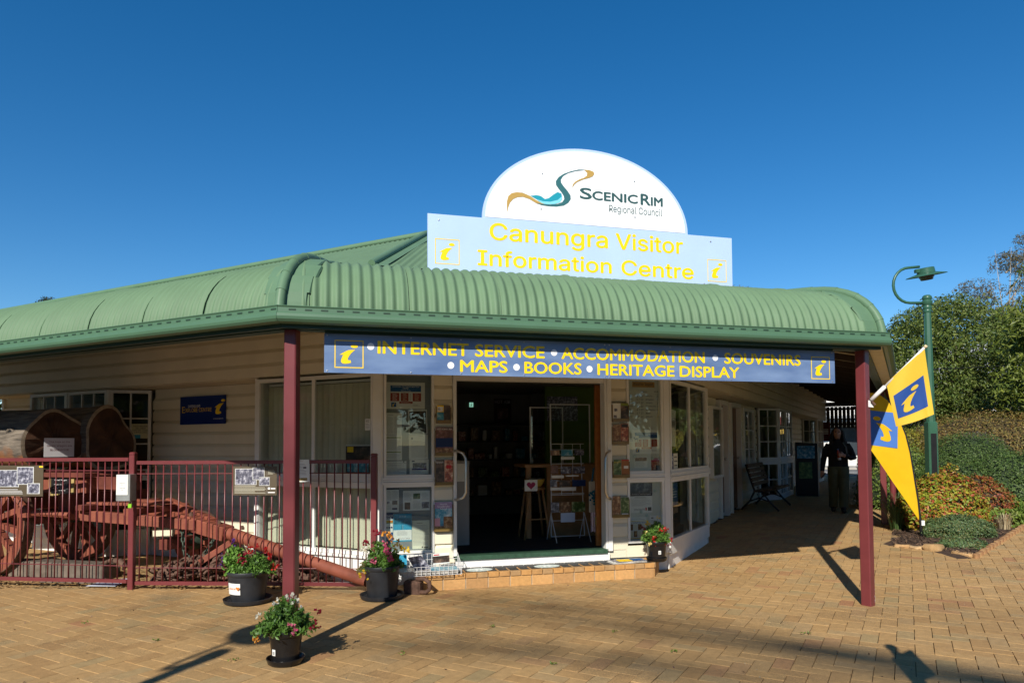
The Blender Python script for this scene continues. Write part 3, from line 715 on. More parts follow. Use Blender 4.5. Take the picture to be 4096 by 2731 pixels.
for k, (q, p, vert) in enumerate(cells):
    d = 0.25; sx = (gz(p.x + d, p.y) - gz(p.x - d, p.y)) / (2 * d); sy = (gz(p.x, p.y + d) - gz(p.x, p.y - d)) / (2 * d)
    slope = Matrix.Rotation(math.atan(sy), 4, 'X') @ Matrix.Rotation(-math.atan(sx), 4, 'Y')
    M = T(p.x, p.y, gz(p.x, p.y) + prng.gauss(0, 0.0009)) @ slope @ Matrix.Rotation(prng.gauss(0, 0.0035), 4, 'X') @ Matrix.Rotation(prng.gauss(0, 0.0035), 4, 'Y') @ bx @ RZ(90 * vert + prng.gauss(0, 0.5))
    if k < 300: obj('paver', pme, PAV_O, PAVE, M)
    else: paver_box(mass, M)
ms = obj('paver_field', mass, PAV_S, PAVE, I4, kind='stuff')
# wide ground to the horizon, road beyond the walk
EARTH = mat('dry_grass_ground', (0.10, 0.10, 0.045), rough=0.95, var=0.35, scale=0.6, bump=0.4, bscale=8)
struct('ground', MB().add([(-900, -900, -0.10), (900, -900, -0.10), (900, 1500, -0.10), (-900, 1500, -0.10)], [(0, 1, 2, 3)]), EARTH)
ASPH = mat('road_asphalt', (0.17, 0.165, 0.155), rough=0.9, var=0.12, scale=2, bump=0.3, bscale=120)
FRoad = frame(P2 + hd(30) * 25.0, hd(118))
struct('road', MB().box(-60, 60, 0.0, 9.0, -0.2, 0.26), ASPH, FRoad)
struct('kerb', MB().box(-60, 60, -0.35, -0.003, -0.2, 0.31), mat('concrete_kerb', (0.40, 0.37, 0.31), rough=0.9, var=0.12, scale=4), FRoad)
struct('footpath', MB().box(-60, 60, 9.003, 12.5, -0.2, 0.36), mat('far_concrete', (0.42, 0.39, 0.33), rough=0.9, var=0.12, scale=2), FRoad)
struct('road_marking', MB().box(-60, 60, 4.4, 4.52, 0.262, 0.266), mat('road_paint', (0.7, 0.7, 0.66), var=0.15), FRoad)
# apron of the street in front (behind and beside the camera)
struct('street', MB().box(-80, 60, -30, -4.0, -0.30, -0.05), ASPH)

# ------------------------------------------------------------------ brick step at the door
st = thing('brick_step', 'low yellow brick step with tiled tread under the shop door', 'step', FF @ T(0.45, -0.30, 0))
BRK = [mat('step_brick_%d' % i, c, rough=0.75, var=0.12, scale=30, bump=0.3, bscale=140) for i, c in enumerate([(0.50, 0.28, 0.10), (0.46, 0.255, 0.095), (0.40, 0.225, 0.09), (0.53, 0.30, 0.115)])]
MORT = mat('mortar', (0.36, 0.31, 0.23), rough=0.95, var=0.15, scale=30)
SY = -0.405       # front face of the step
S0, S1 = 0.42, 3.40
obj('step_core', MB().prism([(S0 + 0.01, SY + 0.006), (S1 - 0.005, SY + 0.006), (S1 + 0.24, -0.06), (S1 + 0.24, 0.04), (S0 + 0.01, 0.04)], 0.0, 0.150), MORT, st, FF)
n = 11; bw = (S1 - S0) / n
for k in range(n):
    obj('brick', MB().cbox(S0 + k * bw + 0.005, S0 + (k + 1) * bw - 0.005, SY, SY + 0.09, 0.0, 0.118, 0.004), BRK[(k * 7) % 4], st, FF)
n = 22; tw = (S1 - S0) / n
TILE = [mat('tread_tile_%d' % i, c, rough=0.6, var=0.15, scale=20, bump=0.2, bscale=120) for i, c in enumerate([(0.47, 0.25, 0.085), (0.42, 0.23, 0.085), (0.36, 0.22, 0.10), (0.50, 0.28, 0.10)])]
TREADP = mat('worn_black_tread_paint', (0.03, 0.027, 0.025), rough=0.55, var=0.5, scale=9)
for k in range(n):
    a, b = S0 + k * tw + 0.004, S0 + (k + 1) * tw - 0.004
    obj('tread_tile', MB().cbox(a, b, SY - 0.012, SY + 0.24, 0.126, 0.182, 0.006), TILE[(k * 5 + k // 3) % 4], st, FF)
    obj('tread_paint', MB().rect(a + 0.01, b - 0.012, 0, 0.01, 0).mesh() if False else MB().box(a + 0.008, b - 0.008, SY + 0.045 + rnd.uniform(-0.012, 0.012), SY + 0.232, 0.1825, 0.1838), TREADP, st, FF)
    obj('tread_tile', MB().cbox(a, b, SY + 0.245, 0.03, 0.126, 0.181, 0.005), TREADP, st, FF)
# splayed right end
Me = FF @ T(S1, SY, 0) @ RZ(55)
for k in range(3):
    obj('brick', MB().cbox(0.012 + k * 0.135, 0.135 + k * 0.135, 0.0, 0.08, 0.0, 0.118, 0.004), BRK[(k + 1) % 4], st, Me)
    obj('tread_tile', MB().cbox(0.012 + k * 0.135, 0.135 + k * 0.135, -0.01, 0.19, 0.126, 0.181, 0.005), TILE[(k + 2) % 4], st, Me)
# round floor stickers
STK = mat('sticker_green_white', (0.62, 0.70, 0.66), rough=0.45, var=0.25, scale=30)
for k, (u, lb) in enumerate(((1.16, 'round white floor sticker on the step, nearer the newspaper basket'), (2.02, 'round white floor sticker on the step in the middle of the doorway'))):
    o = obj('floor_sticker', MB().lathe([(0.001, 0), (0.165, 0), (0.165, 0.0015), (0.001, 0.0015)], 28, sy=0.62), STK, None, FF @ T(u, -0.235, 0.1842)); tag(o, lb, 'sticker', 'floor stickers')
    for s in (-1, 1):
        obj('footprint', MB().lathe([(0.001, 0), (0.02, 0), (0.02, 0.0012), (0.001, 0.0012)], 10, sy=1.8), mat('sticker_white', (0.85, 0.85, 0.85), var=0), o, FF @ T(u + s * 0.03, -0.235, 0.1858))
# ================================================================== signs on the roof and under the eave
SKYBLUE = mat('pale_blue_panel', srgb((178, 200, 232)), rough=0.35, var=0.03, scale=3)
WHITEP = mat('white_panel', (0.86, 0.86, 0.86), rough=0.35, var=0.02, scale=3)
YEL = mat('sign_yellow', srgb((243, 205, 5)), rough=0.45, var=0.03)
TEAL = mat('logo_teal', srgb((43, 100, 105)), var=0); GOLD = mat('logo_gold', srgb((180, 145, 75)), var=0)
PALE = mat('logo_pale', srgb((222, 232, 230)), var=0); TEALM = mat('logo_teal_mid', srgb((15, 145, 165)), var=0); LBLUE = mat('logo_light_blue', srgb((125, 205, 225)), var=0)
DGRN = mat('logo_dark_green', srgb((42, 80, 82)), var=0)
SO = 0.70
MS = FF @ T(0, -SO, 0)
rs = thing('roof_sign', 'large pale blue visitor centre sign with white arched top on the roof', 'sign', FF @ T(2.44, -SO, 3.5))
obj('panel', MB().box(0.474, 4.408, 0.0, 0.03, 3.60, 4.337), SKYBLUE, rs, MS)
n = 48; arc = [(2.446 + 1.334 * math.cos(math.pi * k / n), 4.338 + 0.950 * math.sin(math.pi * k / n)) for k in range(n + 1)]
obj('arch_panel', MB().prism(arc, 0.004, 0.032, 'y'), SKYBLUE, rs, MS)
arc2 = [(2.446 + 1.295 * math.cos(math.pi * k / n), 4.352 + 0.902 * math.sin(math.pi * k / n)) for k in range(n + 1)]
obj('arch_face', MB().prism(arc2, -0.0005, 0.0035, 'y'), WHITEP, rs, MS)
for a in (0.9, 2.44, 4.0):
    obj('sign_strut', MB().box(a - 0.025, a + 0.025, 0.035, 0.085, 3.42, 4.30), STEEL, rs, MS)
    obj('sign_stay', MB().tube([(a, 0.08, 4.2), (a, 0.68, 3.72)], 0.018, 8), STEEL, rs, MS)
words('lettering', [('Canungra', 1.205, 2.681, 4.030, 4.285), ('Visitor', 2.795, 3.702, 4.083, 4.282), ('Information', 1.061, 2.727, 3.775, 3.960), ('Centre', 2.867, 3.847, 3.768, 3.952)], YEL, rs, MS, thick=0.007, y=-0.002, face='sans')
mb = MB(); i_logo(mb, 0.558, 0.842, 3.762, 4.055, -0.002, 0.009); obj('info_emblem', mb, YEL, rs, MS)
mb = MB(); i_logo(mb, 4.050, 4.322, 3.757, 4.043, -0.002, 0.009); obj('info_emblem', mb, YEL, rs, MS)
words('lettering', [('S', 2.330, 2.478, 4.672, 4.805), ('CENIC', 2.492, 3.088, 4.672, 4.778), ('R', 3.135, 3.262, 4.666, 4.800), ('IM', 3.275, 3.428, 4.666, 4.770)], DGRN, rs, MS, thick=0.006, y=-0.003)
words('lettering', [('Regional Council', 2.708, 3.424, 4.515, 4.628)], DGRN, rs, MS, y=-0.003, face='sans')
LOGO = dict(
 teal=[(2.371,5.023),(2.275,5.004),(2.179,4.969),(2.112,4.926),(2.083,4.878),(2.087,4.842),(2.12,4.799),(2.167,4.749),(2.205,4.698),(2.208,4.652),(2.175,4.604),(2.118,4.566),(2.023,4.545),(1.929,4.541),(1.836,4.547),(1.771,4.569),(1.855,4.561),(1.948,4.562),(2.043,4.58),(2.1,4.606),(2.125,4.645),(2.119,4.681),(2.091,4.724),(2.054,4.766),(2.022,4.808),(2.019,4.853),(2.055,4.906),(2.122,4.954),(2.217,4.995),(2.314,5.025),(2.41,5.032)],
 goldr=[(2.406,5.014),(2.423,4.993),(2.419,4.96),(2.38,4.93),(2.322,4.906),(2.264,4.868),(2.235,4.832),(2.229,4.791),(2.254,4.834),(2.293,4.87),(2.37,4.909),(2.448,4.935),(2.497,4.96),(2.516,4.993),(2.507,5.016),(2.449,5.033),(2.381,5.028)],
 goldl=[(1.426,4.485),(1.446,4.54),(1.486,4.588),(1.541,4.616),(1.606,4.626),(1.688,4.606),(1.78,4.56),(1.864,4.544),(1.929,4.546),(1.855,4.567),(1.781,4.596),(1.688,4.647),(1.597,4.675),(1.533,4.676),(1.469,4.658),(1.428,4.619),(1.41,4.555),(1.409,4.484),(1.416,4.422)],
 pale=[(1.652,4.66),(1.698,4.643),(1.8,4.665),(1.893,4.63),(1.987,4.696),(2.044,4.723),(2.072,4.713),(2.054,4.748),(2.007,4.78),(1.941,4.746),(1.903,4.73),(1.856,4.744),(1.8,4.733),(1.754,4.711),(1.707,4.716),(1.652,4.721),(1.615,4.707),(1.588,4.681)],
 tealm=[(1.772,4.614),(1.855,4.594),(1.949,4.599),(2.043,4.629),(2.096,4.67),(2.091,4.709),(2.044,4.723),(1.987,4.687),(1.93,4.64),(1.883,4.623),(1.828,4.655),(1.772,4.662),(1.698,4.647)],
 blue=[(1.836,4.569),(1.911,4.563),(2.005,4.574),(2.071,4.6),(2.1,4.643),(2.1,4.679),(2.043,4.627),(1.949,4.597),(1.855,4.594),(1.772,4.612)])
for k, (key, m) in enumerate((('pale', PALE), ('tealm', TEALM), ('blue', LBLUE), ('goldl', GOLD), ('teal', TEAL), ('goldr', GOLD))):
    obj('logo_shape', MB().face([(a, -0.002 - 0.0006 * k, b) for a, b in LOGO[key]]), m, rs, MS)
for (a, b) in ((0.60, 4.27), (0.60, 3.70), (1.75, 3.70), (4.1, 4.27), (4.0, 3.72), (3.1, 3.70), (1.83, 4.50), (3.05, 4.50), (1.85, 4.93), (3.05, 4.95)):
    obj('screw', MB().lathe([(0.011, 0), (0.009, 0.005), (0.001, 0.007)], 10), ZINC, rs, MS @ T(a, -0.0012, b) @ Matrix.Rotation(R_(90), 4, 'X'))

# sign under the verandah eave
DBLUE = bpy.data.materials.new('faded_blue_panel'); DBLUE.use_nodes = True
_t = DBLUE.node_tree; _p = _t.nodes['Principled BSDF']; _p.inputs['Roughness'].default_value = 0.30
_tc = _t.nodes.new('ShaderNodeTexCoord'); _n = _t.nodes.new('ShaderNodeTexNoise'); _n.inputs['Scale'].default_value = 3.5; _n.inputs['Detail'].default_value = 6
_mp = _t.nodes.new('ShaderNodeMapping'); _mp.inputs['Scale'].default_value = (0.5, 1, 1.6); _t.links.new(_tc.outputs['Object'], _mp.inputs[0]); _t.links.new(_mp.outputs[0], _n.inputs['Vector'])
_r = _t.nodes.new('ShaderNodeValToRGB'); _r.color_ramp.elements[0].position = 0.3; _r.color_ramp.elements[1].position = 0.75
_r.color_ramp.elements[0].color = (*srgb((80, 104, 146)), 1); _r.color_ramp.elements[1].color = (*srgb((124, 147, 182)), 1)
_t.links.new(_n.outputs['Fac'], _r.inputs['Fac']); _t.links.new(_r.outputs[0], _p.inputs['Base Color'])
ME = FF @ T(0, -2.47, 0)
es = thing('eave_sign', 'long weathered blue sign listing services in yellow letters under the eave', 'sign', FF @ T(1.9, -2.47, 2.3))
obj('panel', MB().box(-0.645, 1.905, 0.0, 0.006, 2.302, 2.632), DBLUE, es, ME); obj('panel', MB().box(1.909, 4.432, 0.0, 0.006, 2.302, 2.632), DBLUE, es, ME)
obj('sign_hanger', MB().box(-0.64, 4.42, 0.0065, 0.02, 2.60, 2.69), DKGREEN, es, ME)
words('lettering', [('INTERNET', -0.201, 0.586, 2.476, 2.582), ('SERVICE', 0.650, 1.291, 2.474, 2.582), ('ACCOMMODATION', 1.460, 2.928, 2.474, 2.580), ('SOUVENIRS', 3.150, 4.019, 2.474, 2.580),
   ('MAPS', 0.515, 0.941, 2.334, 2.437), ('BOOKS', 1.105, 1.649, 2.334, 2.437), ('HERITAGE', 1.813, 2.599, 2.334, 2.437), ('DISPLAY', 2.662, 3.308, 2.334, 2.437)], YEL, es, ME, thick=0.0042, y=-0.0015)
for (a, b) in ((-0.262, 2.533), (1.386, 2.529), (3.047, 2.527), (0.429, 2.388), (1.028, 2.386), (1.731, 2.386)):
    obj('bullet', MB().face([(a + 0.030 * math.cos(k * math.pi / 12), -0.0015, b + 0.030 * math.sin(k * math.pi / 12)) for k in range(24)]), WHITEP, es, ME)
mb = MB(); i_logo(mb, -0.561, -0.322, 2.344, 2.580, -0.0015, 0.008); obj('info_emblem', mb, YEL, es, ME)
mb = MB(); i_logo(mb, 4.147, 4.371, 2.341, 2.571, -0.0015, 0.008); obj('info_emblem', mb, YEL, es, ME)
for a in (-0.62, 0.08, 0.52, 1.10, 1.885, 1.93, 2.56, 3.22, 4.40):
    for b in (2.318, 2.617):
        obj('screw', MB().lathe([(0.007, 0), (0.006, 0.004), (0.001, 0.005)], 8), ZINC, es, ME @ T(a, -0.0005, b) @ Matrix.Rotation(R_(90), 4, 'X'))

# ================================================================== posters and leaflets
PAPER = mat('paper_white', (0.72, 0.73, 0.70), rough=0.6, var=0.03); CREAMP = mat('paper_cream', (0.70, 0.68, 0.54), rough=0.6, var=0.03)
INK = mat('ink_dark', (0.04, 0.04, 0.05), var=0); GREYINK = mat('ink_grey', (0.28, 0.28, 0.29), var=0)
NAVY = smat('ink_navy', (18, 45, 95), var=0); ROYAL = smat('ink_blue', (8, 82, 140), var=0); BRICKRED = smat('ink_brick', (150, 52, 28), var=0)
WINK = mat('ink_white', (0.85, 0.85, 0.85), var=0); CYAN = smat('ink_cyan', (50, 150, 185), var=0); YINK = smat('ink_yellow', (238, 200, 30), var=0); GINK = smat('ink_olive', (120, 135, 60), var=0); RINK = smat('ink_red', (185, 30, 40), var=0); PURP = smat('ink_purple', (70, 50, 110), var=0); MAG = smat('ink_magenta', (150, 25, 80), var=0); OINK = smat('ink_orange', (215, 120, 45), var=0)
PH_DARK = photomat('photo_dark', [(15, 15, 18), (60, 50, 45), (150, 120, 100)]); PH_SUN = photomat('photo_dusk', [(25, 22, 35), (110, 70, 55), (190, 150, 150)]); PH_SEA = photomat('photo_sea', [(20, 75, 110), (70, 150, 175), (215, 225, 225)], 14); PH_GREEN = photomat('photo_green', [(20, 35, 15), (75, 100, 45), (190, 195, 150)], 20)
PH_GREY = photomat('photo_mono', [(20, 20, 28), (95, 95, 110), (215, 215, 225)], 22); PH_BROWN = photomat('photo_brown', [(45, 28, 18), (130, 90, 55), (215, 190, 150)], 22); PH_MULTI = photomat('photo_mixed', [(30, 35, 60), (170, 90, 60), (230, 215, 190)], 26); PH_MOUNT = photomat('photo_mountain', [(20, 20, 22), (85, 88, 92), (200, 205, 208)], 6)
def poster(name, label, cat, M, u0, u1, z0, z1, y, base, items, tilt=0.0, th=0.0015, group=None):
    """A printed sheet: items use 0..1 coordinates of the sheet."""
    w, h = u1 - u0, z1 - z0; mats = [base]
    Mx = M @ T((u0 + u1) / 2, y, (z0 + z1) / 2) @ Matrix.Rotation(R_(tilt), 4, 'Y')
    mb = MB(); mb.box(-w/2, w/2, 0, th, -h/2, h/2)
    def mi(m):
        if m not in mats: mats.append(m)
        return mats.index(m)
    X = lambda a: -w/2 + a * w
    Z = lambda b: -h/2 + b * h
    txt = {}
    for it in items:
        k = it[0]
        if k == 'r': _, a, b, c, d, m = it[:6]; mb.k = mi(m); mb.rect(X(a), X(c), Z(b), Z(d), -0.0006 - (it[6] if len(it) > 6 else 0))
        elif k == 'l':
            _, a, b, c, d, n, m = it; mb.k = mi(m)
            for q in range(n):
                zz = d - (d - b) * (q + 0.5) / n; ln = c - (c - a) * (0.0 if q % 4 else rnd.uniform(0.05, 0.35)) - rnd.uniform(0, 0.06) * (c - a)
                hh = 0.24 * (d - b) / n; mb.rect(X(a), X(ln), Z(zz - hh / 2), Z(zz + hh / 2), -0.0009)
        elif k == 't': txt.setdefault(it[6], []).append((it[1], X(it[2]), X(it[4]), Z(it[3]), Z(it[5])))
        elif k == 'i': mb.k = mi(it[5]); i_logo(mb, X(it[1]), X(it[3]), Z(it[2]), Z(it[4]), -0.0012)
    o = obj(name, mb, mats, None, Mx); tag(o, label, cat, group)
    for m, ps in txt.items(): words('lettering', ps, m, o, Mx, y=-0.0014, face='sans')
    return o
YB = 0.059     # just in front of the backing boards
HOURS = [('r', .10, .65, .90, .88, ROYAL), ('t', 'CANUNGRA VISITOR INFORMATION', .15, .815, .85, .86, WINK), ('t', 'CENTRE', .42, .745, .57, .79, WINK), ('t', 'OPENING HOURS', .37, .67, .63, .70, WINK),
   ('r', .10, .29, .33, .60, BRICKRED), ('r', .37, .29, .57, .60, BRICKRED), ('r', .68, .29, .90, .60, BRICKRED), ('l', .15, .31, .28, .58, 7, WINK), ('l', .42, .31, .53, .58, 6, CREAMP), ('l', .73, .31, .85, .58, 6, CREAMP), ('l', .60, .31, .64, .58, 6, INK),
   ('r', .33, .20, .68, .28, BRICKRED), ('l', .37, .215, .64, .265, 2, WINK), ('r', .12, .07, .25, .24, ROYAL), ('i', .12, .07, .25, .24, YINK), ('l', .68, .10, .88, .17, 2, INK)]
poster('opening_hours_sign', 'white opening hours sign with blue heading and red boxes behind the left case glass', 'sign', FF, 0.074, 0.543, 2.140, 2.466, YB, PAPER, HOURS)
poster('notice_sheet', 'two column typed notice below the opening hours sign, left notice case', 'notice', FF, 0.064, 0.259, 1.822, 2.089, YB, PAPER, [('l', .08, .88, .6, .94, 1, INK), ('l', .08, .06, .46, .84, 16, GREYINK), ('l', .54, .06, .94, .84, 16, GREYINK)], 0.8)
poster('notice_sheet', 'typed notice with two olive bars in the left notice case', 'notice', FF, 0.064, 0.262, 1.512, 1.818, YB, PAPER, [('r', .06, .88, .93, .92, GINK), ('r', .06, .30, .93, .34, GINK), ('l', .06, .40, .93, .84, 11, GREYINK), ('l', .06, .06, .9, .26, 6, GREYINK)])
poster('photo_poster', 'dark poster with a smiling face in the left notice case', 'poster', FF, 0.341, 0.571, 1.829, 2.129, YB, PAPER, [('r', .05, .03, .95, .95, INK), ('r', .05, .42, .95, .95, PH_DARK, .0003), ('t', 'BIODOSTUDY', .10, .33, .62, .385, WINK), ('l', .10, .14, .9, .28, 4, GREYINK)], -1.5)
poster('notice_sheet', 'bulleted letter pinned under the dark face poster', 'notice', FF, 0.346, 0.580, 1.520, 1.822, YB, PAPER, [('r', .12, .80, .22, .90, INK), ('l', .12, .06, .92, .76, 16, GREYINK), ('l', .5, .92, .85, .95, 1, INK)], -0.7)
poster('notice_sheet', 'wide typed notice with visitor information heading at the case bottom', 'notice', FF, 0.064, 0.316, 1.338, 1.500, YB, PAPER, [('t', 'Canungra Visitor Information Centre', .03, .78, .97, .88, INK), ('l', .1, .62, .9, .74, 2, INK), ('l', .05, .06, .95, .56, 7, GREYINK), ('r', .84, .9, .9, .99, INK)])
poster('flyer', 'flyer with a group photograph and purple band, left notice case', 'flyer', FF, 0.355, 0.589, 1.338, 1.518, YB, PAPER, [('r', .16, .40, .88, .76, PH_GREY), ('r', .12, .28, .9, .38, PURP), ('l', .12, .06, .6, .24, 4, GREYINK), ('r', .12, .84, .26, .92, NAVY)])
# lower left case
poster('notice_sheet', 'typed notice with two small photographs, lower left notice case', 'notice', FF, 0.064, 0.224, 0.880, 1.170, YB, PAPER, [('r', .0, .94, 1, 1, INK), ('l', .1, .5, .45, .9, 9, GREYINK), ('l', .5, .5, .93, .9, 9, GREYINK), ('r', .1, .35, .3, .46, PH_GREY), ('r', .5, .32, .88, .48, PH_DARK), ('r', .5, .10, .88, .18, NAVY), ('l', .1, .12, .42, .3, 4, GREYINK)])
poster('info_sheet', 'landscape sheet with three photographs, lower left notice case', 'notice', FF, 0.274, 0.602, 0.893, 1.136, YB, PAPER, [('r', .38, .58, .64, .86, PH_GREEN), ('r', .06, .06, .27, .42, PH_DARK), ('r', .70, .10, .98, .42, PH_GREY), ('l', .05, .5, .32, .9, 8, GREYINK), ('l', .38, .08, .64, .52, 8, GREYINK), ('l', .7, .5, .96, .9, 8, GREYINK)])
poster('dashboard_poster', 'navy and white disaster dashboard poster, lower left notice case', 'poster', FF, 0.064, 0.152, 0.501, 0.872, YB, PAPER, [('r', 0, .80, 1, 1, NAVY), ('t', 'DISASTER', .04, .88, .96, .93, WINK), ('t', 'DASHBOARD', .04, .82, .8, .86, WINK), ('r', 0, .66, 1, .76, GINK), ('r', .05, .69, .45, .75, YINK), ('r', .5, .69, .95, .75, OINK), ('r', .05, .50, .3, .55, NAVY), ('r', .4, .50, .65, .55, NAVY), ('r', .7, .5, .95, .55, NAVY), ('r', 0, 0, 1, .37, ROYAL), ('t', 'DISASTER', .04, .20, .96, .26, WINK), ('t', 'DASHBOARD', .04, .13, .8, .17, WINK), ('r', 0, 0, 1, .08, PH_SEA)])
poster('road_poster', 'blue road conditions poster headed 13 19 40, lower left notice case', 'poster', FF, 0.157, 0.380, 0.521, 0.856, YB, PAPER, [('r', 0, .42, 1, 1, CYAN), ('r', .03, .62, .97, .84, PH_SEA), ('t', '13 19 40', .32, .88, .68, .935, WINK), ('r', .43, .43, .47, .60, WINK), ('r', .50, .43, .54, .60, WINK), ('l', .2, .22, .8, .38, 5, GREYINK), ('t', '13 19 40', .36, .09, .6, .12, NAVY), ('t', 'RACQ', .70, .085, .9, .125, NAVY), ('r', 0, 0, 1, .05, CYAN)])
poster('timetable_sheet', 'cream ruled table sheet, lower left notice case', 'notice', FF, 0.388, 0.599, 0.424, 0.771, YB, CREAMP, [('l', .25, .88, .75, .93, 1, INK), ('l', .04, .12, .96, .84, 16, GREYINK), ('r', .62, .12, .63, .84, GREYINK), ('r', .55, .03, .62, .08, INK), ('r', .66, .03, .92, .06, INK)])
# right case
poster('heading_card', 'brown card headed Weather Report at the top of the right case', 'card', FF, 3.342, 3.670, 2.458, 2.533, YB, smat('brown_card', (176, 138, 86), var=0.05), [('t', 'Weather Report', .04, .2, .94, .8, INK)], 0.5)
wr = poster('forecast_table', 'handwritten weekly weather forecast on the whiteboard in the right case', 'notice', FF, 3.262, 3.760, 2.030, 2.435, YB, WBOARD, [('t', 'Forecast', .42, .89, .60, .94, INK), ('t', 'Min/Max', .80, .89, .98, .945, INK), ('r', .395, .83, .985, .833, GREYINK), ('r', .25, .02, .253, .82, GREYINK)] +
   [('t', d, .01, .745 - .115 * k, .01 + .028 * len(d), .795 - .115 * k, INK) for k, d in enumerate(('onday', 'uesday', 'ednesday', 'ursday', 'iday', 'aturday', 'unday'))] +
   [('t', d, .28, .735 - .115 * k, .48, .80 - .115 * k, NAVY) for k, d in enumerate(('4.7.22', '5.7.22', '6.7.22', '7.7.22', '8.7.22', '2.7.22', '3.7.22'))] +
   [('t', d, .55, .735 - .115 * k, .55 + .034 * len(d), .80 - .115 * k, NAVY) for k, d in enumerate(('cloudy', 'showers', 'cloudy', 'P. cloudy', 'M. Sunny', 'Rain', 'cloudy'))] +
   [('t', d, .89, .735 - .115 * k, .97, .80 - .115 * k, NAVY) for k, d in enumerate(('22', '19', '21', '23', '22', '16', '21'))], th=0.001)
poster('opening_hours_sign', 'white opening hours sign with blue heading and red boxes behind the right case glass', 'sign', FF, 3.330, 3.745, 1.560, 1.885, YB, PAPER, HOURS)
poster('animal_sticker', 'white service animals welcome sticker with a dog, right case', 'sticker', FF, 3.270, 3.425, 1.717, 1.802, YB - 0.004, PAPER, [('t', 'SERVICE', .05, .66, .45, .88, NAVY), ('t', 'ANIMALS', .05, .40, .45, .62, NAVY), ('t', 'WELCOME', .05, .13, .45, .35, NAVY), ('r', .60, .40, .90, .62, NAVY), ('r', .62, .15, .67, .40, NAVY), ('r', .85, .15, .90, .40, NAVY), ('r', .50, .55, .64, .82, NAVY), ('r', .89, .55, .97, .63, NAVY)])
poster('flyer', 'small white flyer with a landscape photograph held by a green magnet, right case', 'flyer', FF, 3.360, 3.550, 1.375, 1.521, YB, PAPER, [('r', .04, .60, .95, .94, PH_BROWN), ('l', .06, .08, .8, .52, 6, GREYINK)])
poster('grant_poster', 'young creatives grant poster with an eye, right case', 'poster', FF, 3.606, 3.745, 1.338, 1.500, YB, PH_MULTI, [('r', 0, .74, 1, 1, MAG), ('t', 'CRUNCH', .05, .84, .60, .95, WINK), ('t', 'PRO', .68, .84, .95, .95, WINK), ('t', '$1000', .06, .36, .38, .46, RINK), ('t', 'GRANTS', .06, .26, .38, .33, RINK), ('r', .5, .0, 1, .42, INK)])
poster('program_poster', 'art and nature program poster with a mountain photograph, lower right case', 'poster', FF, 3.291, 3.615, 0.773, 1.170, YB, PAPER, [('r', 0, .56, 1, 1, INK), ('r', 0, .66, 1, 1, PH_MOUNT, .0003), ('t', 'Art. Nature. Science. Program', .07, .60, .93, .64, WINK), ('l', .2, .48, .8, .54, 2, INK), ('l', .05, .22, .95, .46, 10, GREYINK), ('t', 'BINNABURRALODGE', .18, .08, .65, .135, INK), ('r', .68, .07, .74, .17, RINK), ('r', .79, .06, .95, .18, INK)])
poster('hand_washing_poster', 'yellow edged how to wash your hands poster, lower right case', 'poster', FF, 3.268, 3.525, 0.423, 0.713, YB, PAPER, [('t', 'How To Wash Your Hands', .02, .72, .94, .79, NAVY), ('r', 0, .82, 1, .84, YINK), ('r', .97, .05, 1, .82, YINK), ('r', 0, .02, 1, .05, YINK)] + [('r', .03 + .24 * i, .10 + .31 * j, .23 + .24 * i, .38 + .31 * j, PH_BROWN if (i + j) % 2 else CREAMP) for i in range(4) for j in range(2)] + [('l', .1, .88, .9, .96, 2, GREYINK)])
poster('notice_sheet', 'pale government notice with round symbols, lower right case', 'notice', FF, 3.572, 3.752, 0.500, 0.727, YB, PAPER, [('l', .06, .60, .7, .78, 3, GREYINK), ('r', .12, .84, .3, .90, INK), ('r', .1, .25, .3, .5, GINK), ('r', .4, .25, .6, .5, GINK), ('r', .7, .25, .9, .5, GINK)])
MAGN = mat('clear_magnet', (0.45, 0.55, 0.50), rough=0.2, var=0)
for k, (a, b, lb) in enumerate(((3.365, 1.525, 'round green magnet on the small landscape flyer'), (3.62, 1.495, 'round green magnet on the left of the grant poster'), (3.735, 1.50, 'round green magnet on the right of the grant poster'), (3.655, 1.06, 'round magnet right of the program poster'), (3.445, 0.785, 'round magnet at the foot of the program poster'), (3.53, 0.735, 'round magnet above the hand washing poster'))):
    tag(obj('magnet', MB().lathe([(0.022, 0), (0.021, 0.006), (0.015, 0.009), (0.001, 0.0095)], 14), MAGN, None, FF @ T(a, YB - 0.002, b) @ Matrix.Rotation(R_(90), 4, 'X'), smooth=True), lb, 'magnet', 'whiteboard magnets')

